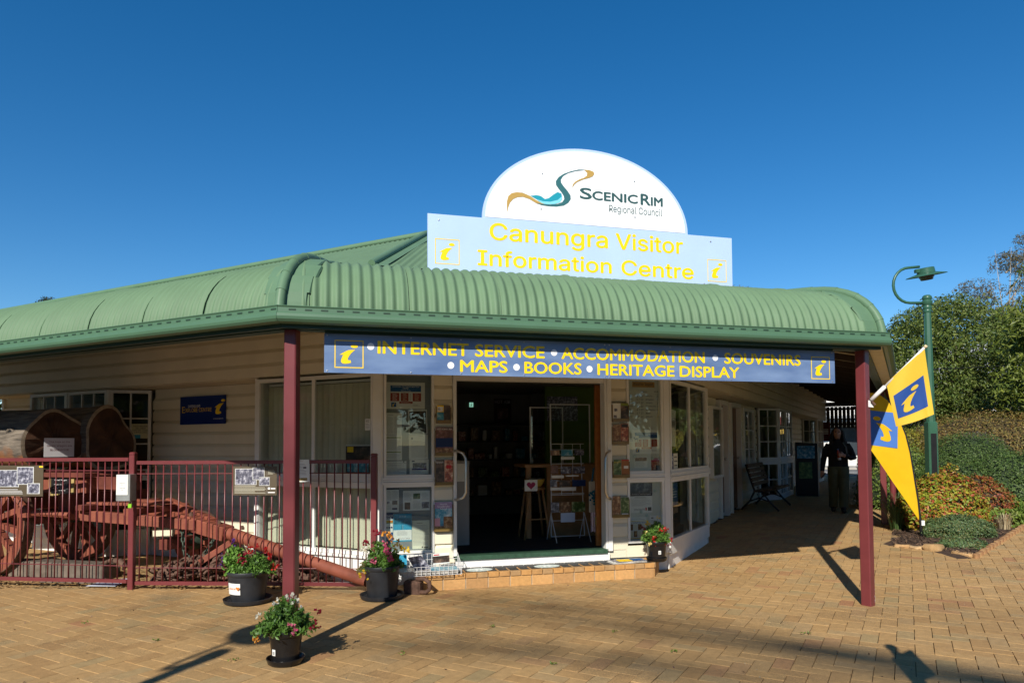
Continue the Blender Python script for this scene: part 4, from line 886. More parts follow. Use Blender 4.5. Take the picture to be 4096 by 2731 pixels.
# leaflet holders on the board strips
ACRY = mat('amber_acrylic', (0.20, 0.13, 0.04), rough=0.2, var=0.1)
def holder(u0, u1, z0, z1, label, fronts, group='leaflet holders beside the door', empty_edge=0.012):
    t = thing('leaflet_holder', label, 'leaflet holder', FF @ T((u0 + u1) / 2, -0.02, z0), group)
    w = u1 - u0; h = z1 - z0
    mb = MB(); mb.box(u0, u1, -0.008, -0.002, z0, z1 - 0.01); mb.box(u0, u1, -0.055, -0.009, z0, z0 + 0.006); mb.box(u0, u0 + 0.006, -0.055, -0.009, z0 + .006, z0 + h * 0.9); mb.box(u1 - 0.006, u1, -0.055, -0.009, z0 + .006, z0 + h * 0.9)
    obj('tray', mb, ACRY, t, FF)
    obj('lip', MB().box(u0 + 0.01, u1 - 0.01, -0.061, -0.056, z0, z0 + 0.04), ACRY, t, FF)
    k = len(fronts); ww = (w - 0.012) / k
    for i, (m, items) in enumerate(fronts):
        a, b = u0 + 0.006 + i * ww + 0.002, u0 + 0.006 + (i + 1) * ww - 0.002
        zt = z1 + rnd.uniform(-0.008, 0.014)
        mb = MB(); mb.box(a, b, -0.050, -0.012, z0 + 0.008, zt)
        mats = [PAPER, m]; mb.k = 1; mb.rect(a, b, z0 + 0.008, zt, -0.0504)
        o = obj('leaflet_stack', mb, mats, t, FF)
        mb = MB(); mm = []; mmx = []
        for it in items:
            if it[0] == 'r':
                if it[5] not in mmx: mmx.append(it[5])
                mb.k = mmx.index(it[5]); mb.rect(a + it[1] * (b - a), a + it[3] * (b - a), z0 + it[2] * (zt - z0), z0 + it[4] * (zt - z0), -0.0510)
        if mmx: obj('cover_print', mb, mmx, o, FF)
        tx = {}
        for it in items:
            if it[0] == 't': tx.setdefault(it[6], []).append((it[1], a + it[2] * (b - a), a + it[4] * (b - a), z0 + it[3] * (zt - z0), z0 + it[5] * (zt - z0)))
        for m2, ps in tx.items(): words('lettering', ps, m2, o, FF, y=-0.0516)
holder(0.671, 0.852, 1.960, 2.180, 'leaflet holder with a yellow headed surf guide at the top left of the door', [(PH_SEA, [('r', 0, .62, 1, 1, YINK), ('r', .08, .66, .92, .92, WINK), ('t', 'Hello', .12, .72, .5, .88, NAVY)]), (PH_DARK, [])])
holder(0.652, 0.882, 1.560, 1.905, 'leaflet holder with Visit Scenic Rim dusk brochures left of the door', [(PH_SUN, [('t', 'VISIT SCENIC RIM', .06, .90, .94, .955, WINK), ('r', 0, .30, 1, .62, NAVY), ('r', 0, .02, 1, .25, PH_BROWN)])])
holder(0.652, 0.882, 1.200, 1.505, 'leaflet holder with dark Ipswich brochures left of the door handle', [(PH_DARK, [('t', 'Ipswich', .1, .84, .9, .95, WINK)]), (PH_MULTI, [('r', .0, .0, 1, .12, CYAN), ('r', .2, .66, .8, .80, RINK)])])
holder(0.640, 0.872, 0.640, 1.000, 'leaflet holder with pink island beach brochures low beside the door', [(PH_SEA, [('r', 0, .78, 1, 1, smat('ink_mauve', (150, 130, 165), var=0.05)), ('t', 'North', .3, .90, .7, .96, WINK), ('t', 'Stradbroke', .15, .82, .85, .88, WINK), ('t', 'Island', .32, .74, .68, .80, WINK), ('r', 0, .18, .3, .45, smat('ink_rose', (205, 150, 160), var=0.1)), ('r', 0, 0, 1, .18, PH_BROWN), ('r', .5, .18, 1, .5, PH_BROWN)])])
holder(3.000, 3.238, 1.990, 2.235, 'two bay leaflet holder at the top right of the door', [(PAPER, [('r', .2, .55, .6, .72, PH_GREY), ('r', .1, .2, .5, .35, PH_GREY)]), (PH_DARK, [('r', 0, .85, 1, 1, GINK)])])
holder(2.995, 3.232, 1.690, 1.950, 'two bay leaflet holder with small photo leaflets right of the door', [(PH_BROWN, []), (PH_MULTI, [('r', .1, .82, .95, .98, INK)])])
holder(3.000, 3.238, 1.250, 1.485, 'two bay leaflet holder with green and tan leaflets beside the right handle', [(PH_GREEN, [('t', 'Spring Hill', .1, .80, .9, .9, YINK)]), (smat('tan_leaflet', (150, 100, 60), var=0.1), [('r', .3, .5, .9, .65, PAPER), ('r', 0, .93, 1, .97, RINK)])])
holder(2.980, 3.230, 0.730, 0.995, 'low leaflet holder with garden photo leaflets right of the door', [(PH_BROWN, []), (PH_GREEN, [('r', .1, .05, .9, .2, PAPER)])])
# sign on the left wing and notice in the bay
poster('wall_sign', 'dark blue Explore Centre sign on the shaded left wall', 'sign', FL, -4.152, -3.160, 2.031, 2.457, REC - 0.012, smat('navy_sign_panel', (12, 38, 110), rough=0.3, var=0.03), [('t', 'QUEENSLAND', .18, .60, .45, .70, WINK), ('t', 'E', .05, .42, .11, .64, YINK), ('t', 'XPLORE CENTRE', .12, .44, .70, .58, YINK), ('i', .70, .22, 1.06, .97, YINK), ('t', 'VISITOR INFORMATION', .73, .16, .95, .20, WINK)], th=0.006)
Mbr = FL @ T(-5.265, 0.005, 0) @ RZ(45)
poster('surveillance_notice', 'small cream notice about camera surveillance in the bay window', 'notice', Mbr, 0.335, 0.595, 1.83, 2.06, 0.014, smat('pale_yellow_card', (214, 212, 175), var=0.04), [('t', 'THESE PREMISES', .1, .78, .92, .88, INK), ('t', 'ARE UNDER', .22, .64, .78, .74, INK), ('t', 'CONSTANT CAMERA', .03, .50, .98, .60, INK), ('t', 'SURVEILLANCE', .14, .36, .88, .46, INK), ('r', 0, 0, .5, .25, CYAN)])
poster('window_sticker', 'small white sticker high on the edge of the blind covered window', 'sticker', FL, -0.245, -0.165, 1.88, 2.02, 0.008, PAPER, [('l', .1, .1, .9, .6, 4, GREYINK), ('t', 'WIZ', .2, .7, .8, .9, INK)])
poster('window_poster', 'dark poster with a yellow roundel in the blind covered window', 'poster', FL, -0.56, -0.165, 1.33, 1.70, 0.03, PH_DARK, [('r', .0, .97, 1, 1, PAPER), ('r', .05, .1, .9, .45, PH_SEA), ('r', .06, .76, .3, .94, YINK)])
poster('window_poster', 'blue beach poster low in the corner window by the walkway', 'poster', FR, 0.12, 0.55, 0.72, 1.14, 0.05, ROYAL, [('r', 0, 0, 1, .25, PH_BROWN), ('l', .1, .5, .9, .85, 4, WINK)])
poster('window_poster', 'hanging grey leaflet strip in the corner window by the walkway', 'poster', FR, 0.30, 0.60, 1.66, 2.18, 0.08, PAPER, [('l', .1, .1, .9, .9, 16, GREYINK), ('r', .1, .5, .9, .7, PH_GREY)], 3)
poster('window_sticker', 'cream tourism sticker with an italic i in the corner window', 'sticker', FR, 0.12, 0.46, 1.34, 1.56, 0.016, CREAMP, [('r', 0, 0, .4, 1, NAVY), ('i', .02, .05, .42, .98, WINK), ('l', .5, .1, .95, .9, 3, INK)])
# ================================================================== fence in front of the wagon
FA, FB_, FC = Vector((-8.4, 8.72, 0)), Vector((-4.545, 8.20, 0)), Vector((-1.62, 8.03, 0))
fence = thing('pool_fence', 'burgundy steel rail fence in front of the old wagon', 'fence', T(FB_.x, FB_.y, 0))
def fence_panel(a, b, z0, z1, post_end):
    d = (b - a); L = d.length; M = frame(a, d)
    obj('top_rail', MB().cbox(0.05, L - 0.05, -0.02, 0.02, z1 - 0.042, z1, 0.004), BURG, fence, M)
    obj('bottom_rail', MB().cbox(0.05, L - 0.05, -0.02, 0.02, z0, z0 + 0.042, 0.004), BURG, fence, M)
    obj('rail_wire', MB().tube([(0.05, 0, z1 - 0.155), (L - 0.05, 0, z1 - 0.155)], 0.006, 6), BURG, fence, M)
    obj('rail_wire', MB().tube([(0.05, 0, z0 + 0.20), (L - 0.05, 0, z0 + 0.20)], 0.006, 6), BURG, fence, M)
    n = int(L / 0.092); mb = MB().tube([(0, 0, z0 + 0.04), (0, 0, z1 - 0.04)], 0.0078, 7); me = mb.mesh('bar')
    for k in range(1, n):
        obj('bar', me, BURG, fence, M @ T(k * L / n, 0, 0) @ Matrix.Rotation(rnd.gauss(0, 0.002), 4, 'Y'), smooth='all')
fence_panel(FA, FB_, 0.075, 1.565, True)
fence_panel(FB_, FC, 0.055, 1.525, True)
def fpost(p, h, label=None):
    o = obj('fence_post', MB().cbox(-0.034, 0.034, -0.034, 0.034, -0.02, h - 0.03, 0.006), BURG, fence, frame(p, hd(95)))
    obj('post_cap', MB().cbox(-0.036, 0.036, -0.036, 0.036, h - 0.029, h, 0.010), BURG, o, frame(p, hd(95)))
fpost(FB_, 1.63); fpost(FC, 1.60); fpost(FA, 1.63)
dB = (FC - FB_); MBp = frame(FB_, dB); MAp = frame(FA, FB_ - FA)
BWN = smat('interp_panel', (84, 74, 58), rough=0.45, var=0.06)
poster('heritage_panel', 'brown heritage panel with three old logging photographs on the fence beside the post', 'information panel', MBp, 1.245, 1.775, 1.115, 1.455, -0.035, BWN,
   [('r', .05, .36, .54, .92, PAPER), ('r', .06, .375, .53, .905, PH_GREY, .0004), ('r', .45, .53, .72, .96, PAPER, .0005), ('r', .46, .545, .71, .945, PH_GREY, .0008), ('r', .60, .33, .84, .62, PAPER, .0009), ('r', .605, .345, .835, .605, PH_GREY, .0012), ('l', .04, .06, .76, .33, 6, CREAMP), ('l', .80, .72, .97, .88, 5, CREAMP), ('r', .80, .20, .85, .27, WINK), ('r', .87, .21, .97, .25, WINK), ('r', .80, .08, .96, .11, WINK), ('r', .775, .05, .778, .95, GREYINK)], th=0.006)
Lp = (FB_ - FA).length
poster('heritage_panel', 'brown heritage panel with bullock team photographs on the fence at the left edge', 'information panel', MAp, Lp - 1.88, Lp - 1.165, 1.10, 1.475, -0.035, BWN,
   [('r', .10, .30, .54, .85, PAPER), ('r', .11, .315, .53, .835, PH_GREY, .0004), ('r', .50, .38, .82, .95, PAPER, .0005), ('r', .51, .395, .81, .935, PH_GREY, .0008), ('r', .70, .08, .94, .42, PAPER, .0009), ('r', .71, .095, .93, .405, PH_GREY, .0012), ('l', .04, .06, .62, .24, 4, WINK), ('r', .92, .93, .99, .98, YINK)], th=0.006)
poster('fence_notice', 'white laminated notice with a hat drawing on the fence right of the corner post', 'notice', MBp, 1.985, 2.165, 1.27, 1.53, -0.032, PAPER, [('l', .12, .30, .8, .84, 8, GREYINK), ('r', .6, .60, .8, .68, INK), ('r', .15, .05, .85, .18, smat('straw', (150, 130, 80), var=0.1)), ('l', .1, .90, .9, .95, 1, smat('tanline', (190, 160, 110), var=0))], -1.5)
# donation box on the fence post
db = thing('donation_box', 'steel donation box with white notice on the fence post', 'box', frame(FB_, hd(93)) @ T(-0.02, -0.10, 1.06))
Mdb = frame(FB_, hd(93)) @ T(-0.02, -0.105, 1.06)
GALV = mat('galvanised_steel', (0.42, 0.43, 0.42), rough=0.35, var=0.2, metal=0.7)
obj('body', MB().cbox(-0.085, 0.085, -0.055, 0.07, 0.0, 0.31, 0.004), GALV, db, Mdb)
obj('notice', MB().box(-0.08, 0.06, -0.0575, -0.0555, 0.07, 0.305), PAPER, db, Mdb)
words('lettering', [('DONATIONS', -0.045, 0.03, 0.205, 0.215), ('BOX', -0.02, 0.005, 0.185, 0.195), ('DONATIONS', -0.045, 0.03, 0.145, 0.155), ('BOX', -0.02, 0.005, 0.125, 0.135)], INK, db, Mdb, y=-0.058)
pk = obj('padlock', MB().cbox(-0.022, 0.022, -0.012, 0.012, -0.085, -0.04, 0.005), smat('lime_paint', (130, 190, 40), var=0.05), db, Mdb @ T(0.055, 0.0, 0))
obj('shackle', MB().tube([(-0.014, 0, -0.042), (-0.014, 0, -0.018), (-0.008, 0, -0.008), (0.008, 0, -0.008), (0.014, 0, -0.018), (0.014, 0, -0.042)], 0.004, 8), STEEL, pk, Mdb @ T(0.055, 0, 0), smooth='all')

# ================================================================== bullock wagon
RED = mat('red_oxide_timber', (0.215, 0.060, 0.034), rough=0.7, var=0.22, scale=7, bump=0.3, bscale=40)
DKRED = mat('dark_red_timber', (0.13, 0.032, 0.020), rough=0.75, var=0.3, scale=6, bump=0.3, bscale=40)
RUST = mat('rusty_iron', (0.115, 0.062, 0.042), rough=0.8, var=0.4, scale=18, bump=0.5, bscale=60)
GREYT = mat('weathered_timber', (0.22, 0.18, 0.14), rough=0.85, var=0.3, scale=9, bump=0.4, bscale=50)
WH = 110.0                       # heading of the wagon's pole (towards the viewer's right)
WO = Vector((-5.95, 9.42, 0))    # under the middle of the load bed
MW = frame(WO, hd(WH))
wg = thing('bullock_wagon', 'old red timber bullock wagon carrying logs behind the fence', 'wagon', MW)
def wheel(x, y, r, wd=0.12, nspk=12, tread=GREYT, name='wheel'):
    M = MW @ T(x, y, r)
    n = 40; mb = MB()
    prof = [(r - 0.012, -wd/2), (r - 0.012, wd/2), (r - 0.16, wd/2 * 0.8), (r - 0.16, -wd/2 * 0.8)]
    vs = []; fs = []
    for k in range(n):
        a = 2 * math.pi * k / n
        for q, t in prof: vs.append((q * math.cos(a), t, q * math.sin(a)))
    for k in range(n):
        for c in range(4): fs.append((k*4+c, k*4+(c+1) % 4, ((k+1) % n)*4+(c+1) % 4, ((k+1) % n)*4+c))
    mb.add(vs, fs); o = obj(name, mb, RED, wg, M, smooth=True)
    mb = MB(); vs = []; fs = []; pr = [(r, -wd/2 - 0.004), (r, wd/2 + 0.004), (r - 0.011, wd/2 + 0.004), (r - 0.011, -wd/2 - 0.004)]
    for k in range(n):
        a = 2 * math.pi * k / n
        for q, t in pr: vs.append((q * math.cos(a), t, q * math.sin(a)))
    for k in range(n):
        for c in range(4): fs.append((k*4+c, k*4+(c+1) % 4, ((k+1) % n)*4+(c+1) % 4, ((k+1) % n)*4+c))
    mb.add(vs, fs); obj('tyre', mb, RUST, o, M, smooth=True)
    sp = MB(); sp.add([(0.11, -0.045, -0.03), (0.11, 0.045, -0.03), (0.11, 0.045, 0.03), (0.11, -0.045, 0.03), (r - 0.15, -0.035, -0.04), (r - 0.15, 0.035, -0.04), (r - 0.15, 0.035, 0.04), (r - 0.15, -0.035, 0.04)], [(0,1,2,3),(7,6,5,4),(0,4,5,1),(1,5,6,2),(2,6,7,3),(3,7,4,0)])
    sme = sp.mesh('spoke')
    for k in range(nspk): obj('spoke', sme, RED, o, M @ Matrix.Rotation(2 * math.pi * k / nspk + 0.2, 4, 'Y'))
    hb = MB().lathe([(0.001, -0.24), (0.07, -0.24), (0.085, -0.16), (0.13, -0.10), (0.14, 0.0), (0.13, 0.10), (0.10, 0.18), (0.001, 0.18)], 18)
    obj('hub', hb, mat('dark_hub', (0.03, 0.05, 0.035), rough=0.6, var=0.3), o, M @ Matrix.Rotation(R_(-90), 4, 'X'), smooth=True)
    return o
wheel(-0.85, -0.58, 0.705); wheel(-0.85, 0.66, 0.705)
wheel(1.40, 0.70, 0.40, 0.09, 10)
obj('axle', MB().box(-0.94, -0.76, -0.66, 0.70, 0.62, 0.80), DKRED, wg, MW)
obj('axle', MB().box(1.33, 1.47, 0.10, 0.66, 0.34, 0.48), DKRED, wg, MW)
# load bed: long sills and cross bolsters
obj('sill_beam', MB().cbox(-2.8, 0.62, -0.40, -0.24, 1.10, 1.30, 0.01), RED, wg, MW); obj('sill_beam', MB().cbox(-2.8, 0.62, 0.30, 0.46, 1.10, 1.30, 0.01), DKRED, wg, MW)
obj('top_plank', MB().cbox(-2.8, 0.64, -0.46, -0.22, 1.305, 1.36, 0.006), DKRED, wg, MW); obj('top_plank', MB().cbox(-2.8, 0.64, 0.26, 0.50, 1.305, 1.36, 0.006), DKRED, wg, MW)
for x in (-1.9, -0.85, 0.42): obj('bolster', MB().cbox(x - 0.10, x + 0.10, -0.55, 0.66, 0.84, 1.095, 0.01), DKRED, wg, MW)
obj('brake_block', MB().cbox(-0.18, 0.02, -0.72, -0.60, 0.80, 0.92, 0.01), RED, wg, MW)
obj('brake_arm', MB().tube([(-0.55, -0.62, 1.30), (-0.30, -0.66, 1.05), (-0.05, -0.66, 0.86), (0.6, -0.60, 0.84)], 0.04, 6), RED, wg, MW)
for x in (-1.55, -0.28, 0.30): obj('bolt', MB().tube([(x, -0.405, 1.20), (x, -0.385, 1.20)], 0.022, 10), RUST, wg, MW)
# turntable frame and hounds meeting at the pole
def beam(name, a, b, w, h, m, par=wg):
    a, b = Vector(a), Vector(b); d = b - a; L = d.length; x = d.normalized(); y = Vector((0, 0, 1)).cross(x).normalized(); z = x.cross(y)
    M = Matrix(((x.x, y.x, z.x, a.x), (x.y, y.y, z.y, a.y), (x.z, y.z, z.z, a.z), (0, 0, 0, 1)))
    return obj(name, MB().cbox(0, L, -w/2, w/2, -h/2, h/2, 0.01), m, par, MW @ M)
beam('hound', (0.35, -0.46, 0.84), (2.05, 0.02, 0.70), 0.11, 0.13, RED); beam('hound', (0.35, 0.62, 0.84), (2.05, 0.16, 0.70), 0.11, 0.13, RED)
beam('hound', (1.0, 0.56, 0.92), (2.2, 0.12, 0.72), 0.10, 0.12, RED)
beam('cross_beam', (1.28, -0.36, 0.875), (1.28, 0.60, 0.875), 0.12, 0.08, RED); beam('cross_beam', (0.66, -0.52, 0.925), (0.66, 0.68, 0.925), 0.14, 0.07, DKRED)
beam('deck_plank', (0.3, -0.34, 0.965), (1.40, -0.10, 0.955), 0.13, 0.035, RED); beam('deck_plank', (0.3, 0.30, 0.965), (1.40, 0.20, 0.955), 0.13, 0.035, RED)
beam('pole_block', (1.75, 0.09, 0.745), (2.50, 0.07, 0.60), 0.20, 0.17, RED)
obj('pole', MB().tube([(2.2, 0.08, 0.655), (2.6, 0.07, 0.585), (3.4, 0.05, 0.40), (4.55, 0.02, 0.145)], [0.078, 0.08, 0.076, 0.07], 14), RED, wg, MW, smooth=True)
beam('pole_prop', (2.58, 0.03, 0.50), (1.95, -0.22, 0.06), 0.05, 0.07, RED)
for x, z in ((1.9, 0.80), (2.35, 0.71), (2.72, 0.655)): obj('bolt', MB().lathe([(0.028, 0), (0.028, 0.03), (0.018, 0.035), (0.018, 0.05), (0.001, 0.052)], 6), RUST, wg, MW @ T(x, 0.07, z))
def chain(path, r, link, m, name, label, parent=None, M=I4):
    """Links along a polyline, turned alternately."""
    pts = [Vector(p) for p in path]; out = MB(); acc = 0; k = 0
    lens = [(pts[i+1] - pts[i]).length for i in range(len(pts)-1)]; tot = sum(lens); s = 0
    while s < tot:
        q = s; i = 0
        while i < len(lens) - 1 and q > lens[i]: q -= lens[i]; i += 1
        d = (pts[i+1] - pts[i]).normalized(); p = pts[i] + d * q
        side = d.orthogonal().normalized(); side.rotate(Matrix.Rotation(k * math.pi / 2 + 0.4, 3, d))
        ring = [p + d * (link * 0.62 * math.cos(a)) + side * (link * 0.36 * math.sin(a)) for a in [2*math.pi*j/10 for j in range(11)]]
        out.tube(ring, r, 6, cap=False); s += link * 0.95; k += 1
    return obj(name, out, m, parent, M, smooth='all', kind='stuff' if parent else None)
chain([(1.85, -0.02, 0.62), (1.92, -0.05, 0.34), (2.05, -0.04, 0.24), (2.22, -0.02, 0.34), (2.36, 0.0, 0.56)], 0.010, 0.06, mat('green_chain', (0.05, 0.07, 0.05), rough=0.6, var=0.2), 'hanging_chain', '', wg, MW)
# name board on the sill
obj('plate_frame', MB().box(-0.02, 0.44, -0.425, -0.402, 1.06, 1.33), mat('gold_frame', (0.35, 0.26, 0.10), rough=0.5, var=0.3), wg, MW)
obj('plaque', MB().box(0.03, 0.39, -0.432, -0.426, 1.09, 1.30), BLACK, wg, MW)
words('plaque_text', [('Sirrett Wagon', 0.10, 0.32, 1.255, 1.275), ('Wagon donated to', 0.09, 0.33, 1.20, 1.215), ('the township of', 0.10, 0.32, 1.175, 1.19), ('Canungra Shire Council', 0.07, 0.35, 1.15, 1.165), ('by the family', 0.12, 0.30, 1.125, 1.14)], WINK, wg, MW, y=-0.4325)

# logs on the wagon
def logmat():
    m = bpy.data.materials.new('weathered_log'); m.use_nodes = True; t = m.node_tree; p = t.nodes['Principled BSDF']; p.inputs['Roughness'].default_value = 0.85
    tc = t.nodes.new('ShaderNodeTexCoord'); mp = t.nodes.new('ShaderNodeMapping'); mp.inputs['Scale'].default_value = (1.2, 9, 9); t.links.new(tc.outputs['Object'], mp.inputs[0])
    n = t.nodes.new('ShaderNodeTexNoise'); n.inputs['Scale'].default_value = 1.8; n.inputs['Detail'].default_value = 8; n.inputs['Roughness'].default_value = 0.7; t.links.new(mp.outputs[0], n.inputs['Vector'])
    r = t.nodes.new('ShaderNodeValToRGB'); e = r.color_ramp.elements; e[0].position = 0.32; e[0].color = (0.03, 0.024, 0.018, 1); e[1].position = 0.7; e[1].color = (0.25, 0.205, 0.155, 1); k = e.new(0.5); k.color = (0.13, 0.105, 0.08, 1)
    t.links.new(n.outputs['Fac'], r.inputs[0])
    # orange heartwood exposed on the lower flank
    n2 = t.nodes.new('ShaderNodeTexNoise'); n2.inputs['Scale'].default_value = 2.2; n2.inputs['Detail'].default_value = 4; t.links.new(tc.outputs['Object'], n2.inputs['Vector'])
    sx = t.nodes.new('ShaderNodeSeparateXYZ'); t.links.new(tc.outputs['Object'], sx.inputs[0])
    ma = t.nodes.new('ShaderNodeMath'); ma.operation = 'MULTIPLY_ADD'; ma.inputs[1].default_value = -1.6; t.links.new(sx.outputs['Z'], ma.inputs[0]); t.links.new(n2.outputs['Fac'], ma.inputs[2])
    mr = t.nodes.new('ShaderNodeMapRange'); mr.inputs['From Min'].default_value = 0.72; mr.inputs['From Max'].default_value = 0.86; t.links.new(ma.outputs[0], mr.inputs['Value'])
    mx = t.nodes.new('ShaderNodeMix'); mx.data_type = 'RGBA'; t.links.new(mr.outputs[0], mx.inputs['Factor']); t.links.new(r.outputs[0], mx.inputs[6]); mx.inputs[7].default_value = (0.26, 0.10, 0.03, 1)
    t.links.new(mx.outputs[2], p.inputs['Base Color'])
    b = t.nodes.new('ShaderNodeBump'); b.inputs['Strength'].default_value = 0.8; b.inputs['Distance'].default_value = 0.02; t.links.new(n.outputs['Fac'], b.inputs['Height']); t.links.new(b.outputs[0], p.inputs['Normal'])
    return m
LOGM = logmat()
LOGE = mat('sawn_log_end', (0.075, 0.035, 0.018), rough=0.8, var=0.55, scale=5, bump=0.5, bscale=25)
SAPW = mat('sapwood_rim', (0.30, 0.24, 0.17), rough=0.85, var=0.3, scale=16, bump=0.4, bscale=60)
def log(name, label, px0, y, z, r, L, seed, head, squash=1.0, flat=0.0):
    rg = random.Random(seed); n = 40
    wob = [1 + 0.12 * math.sin(2 * (2*math.pi*k/n) + seed) + 0.09 * math.sin(3 * (2*math.pi*k/n) + seed * 2.1) + 0.03 * math.sin(5 * (2*math.pi*k/n)) for k in range(n)]
    M = MW @ T(px0, y, z) @ RZ(head)
    t = thing(name, label, 'log', M @ T(0, 0, -r), 'logs on the wagon')
    vs = []; fs = []; rows = 24
    for i in range(rows + 1):
        x = -L * i / rows
        for k in range(n):
            a = 2 * math.pi * k / n; nz = noise.noise(Vector((x * 0.8 + seed, math.cos(a), math.sin(a)))) * 0.05
            q = r * (wob[k] + nz) * (1 + 0.06 * math.exp(-(x + 0.0) ** 2 / 0.08)); vs.append((x + 0.03 * math.sin(a * 2 + seed) * (1 if i == 0 else 0), q * math.cos(a), q * math.sin(a) * squash))
    for i in range(rows):
        for k in range(n): fs.append((i*n+k, (i+1)*n+k, (i+1)*n+(k+1) % n, i*n+(k+1) % n))
    o = obj('bark', MB().add(vs, fs), LOGM, t, M, smooth='all')
    ring0 = [Vector(v) for v in vs[:n]]; cen = Vector((0.02, 0, 0))
    ring1 = [cen + (v - cen) * 0.90 + Vector((0.004, 0, 0)) for v in ring0]
    mb = MB(); mb.add([v + Vector((0.001, 0, 0)) for v in ring0] + ring1, [(k, (k+1) % n, n + (k+1) % n, n + k) for k in range(n)]); obj('sapwood', mb, SAPW, t, M)
    mb = MB(); rr = [ring1]
    for f in (0.66, 0.35, 0.12): rr.append([cen + (v - cen) * f + Vector((0.012 * rg.uniform(-1, 1), 0, 0)) for v in ring1])
    vs = [v for q in rr for v in q] + [cen]; fs = []
    for j in range(3):
        for k in range(n): fs.append((j*n+k, j*n+(k+1) % n, (j+1)*n+(k+1) % n, (j+1)*n+k))
    for k in range(n): fs.append((3*n+k, 3*n+(k+1) % n, 4*n))
    mb.add(vs, fs); obj('heartwood', mb, LOGE, t, M)
    return t, M
t1, ML1 = log('log', 'grey weathered log with a knot and a white sign nailed to its end', -0.22, -0.20, 1.80, 0.40, 4.2, 1.3, -4)
t2, ML2 = log('log', 'log with a dark sawn end lying behind the signed log', -0.02, 0.48, 1.80, 0.40, 4.2, 4.0, -3)
kn = MB(); kn.tube([Vector((-0.30 + 0.075 * math.cos(a), -0.395, 0.06 + 0.085 * math.sin(a))) for a in [2*math.pi*j/16 for j in range(17)]], 0.022, 8, cap=False); obj('knot', kn, LOGM, t1, ML1, smooth='all')
obj('knot_hollow', MB().lathe([(0.001, 0.0), (0.05, 0.0), (0.065, 0.02)], 16), BLACK, t1, ML1 @ T(-0.30, -0.385, 0.06) @ Matrix.Rotation(R_(90), 4, 'X'))
poster('log_sign', 'white sign reading that the logs are bloodwood, nailed on a log end', 'sign', ML1 @ RZ(90 - 8) @ T(0.02, -0.065, 0), -0.185, 0.19, -0.235, 0.02, 0.0, smat('faded_white_sign', (208, 206, 208), var=0.06), [('t', 'The logs on the', .16, .74, .86, .84, smat('maroon_ink', (110, 30, 35), var=0)), ('t', 'Sirrett Wagon are', .09, .52, .92, .64, MATS['maroon_ink']), ('t', 'BLOODWOOD', .20, .32, .82, .42, MATS['maroon_ink'])], th=0.004)

# ================================================================== chains, hooks and debris on the ground behind the fence
def heap():
    rg = random.Random(21); mb = MB()
    for k in range(420):
        a = rg.random()
        x = -4.45 + 2.15 * a; y0 = 8.42 + 0.20 * rg.random() * 2.2
        hgt = 0.36 * math.sin(math.pi * min(1, max(0, (a + 0.05)))) ** 0.6
        z = 0.02 + hgt * rg.random() * (1 - abs(y0 - 8.62) * 1.2)
        c = Vector((x, y0, max(0.02, z))); d = Vector((rg.gauss(0, 1), rg.gauss(0, 1), rg.gauss(0, 0.45))).normalized(); s = d.orthogonal().normalized(); s.rotate(Matrix.Rotation(rg.uniform(0, 6.28), 3, d))
        ln = rg.uniform(0.055, 0.095); r = rg.uniform(0.012, 0.020)
        mb.tube([c + d * (ln * math.cos(q)) + s * (ln * 0.58 * math.sin(q)) for q in [2*math.pi*j/10 for j in range(11)]], r, 6, cap=False)
    return mb
o = obj('chain_heap', heap(), RUST, None, I4, smooth='all'); o['kind'] = 'stuff'; o['label'] = 'heap of rusty bullock chains on the ground behind the fence'
def ring(name, label, c, R, r, n, tilt):
    mb = MB(); nv = Vector(n).normalized(); a = nv.orthogonal().normalized(); b = nv.cross(a)
    mb.tube([Vector((0, 0, 0)) + a * (R * math.cos(q)) + b * (R * math.sin(q)) for q in [2*math.pi*j/24 for j in range(25)]], r, 8, cap=False)
    return tag(obj(name, mb, RUST, None, T(*c), smooth='all'), label, 'iron ring', 'iron rings on the chain heap')
ring('iron_ring', 'large rusty iron ring leaning on the chain heap left of the big pot', (-2.92, 8.42, 0.19), 0.17, 0.018, (0.2, -1, 0.35), 0)
ring('iron_ring', 'smaller iron ring lying at the left end of the chain heap', (-4.22, 8.50, 0.17), 0.12, 0.017, (-0.3, -0.8, 0.7), 0)
tag(obj('iron_hook', MB().tube([(-0.18, 0, 0.0), (-0.02, 0, 0.02), (0.10, 0, 0.03), (0.16, 0, 0.09), (0.12, 0, 0.15), (0.04, 0, 0.14)], [0.035, 0.04, 0.035, 0.03, 0.026, 0.018], 8), RUST, None, T(-2.60, 8.40, 0.05), smooth='all'), 'thick rusty hook at the right end of the chain heap', 'hook')
tag(obj('iron_hook', MB().tube([(-0.22, 0, 0.0), (-0.05, 0, 0.06), (0.10, 0, 0.05), (0.18, 0, 0.0), (0.15, 0, -0.05)], [0.02, 0.03, 0.04, 0.035, 0.02], 8), RUST, None, T(-5.05, 8.72, 0.20) @ RZ(-20), smooth='all'), 'rusty hook among timber under the wagon bed', 'hook')
OLDT = mat('old_grey_plank', (0.14, 0.11, 0.085), rough=0.9, var=0.35, scale=8, bump=0.4, bscale=40)
for k, (x, y, L, w2, h2, a, lb) in enumerate(((-5.9, 9.0, 1.5, 0.24, 0.20, -14, 'thick dark timber baulk lying under the wagon'), (-6.1, 9.35, 1.7, 0.30, 0.10, -19, 'flat old plank lying behind the baulk under the wagon'), (-5.5, 8.62, 0.9, 0.10, 0.05, -9, 'thin old batten lying nearest the fence'))):
    tag(obj('old_timber', MB().cbox(-L/2, L/2, -w2/2, w2/2, 0.0, h2, 0.012), OLDT, None, T(x, y, 0.005) @ RZ(a)), lb, 'timber', 'old timbers under the wagon')
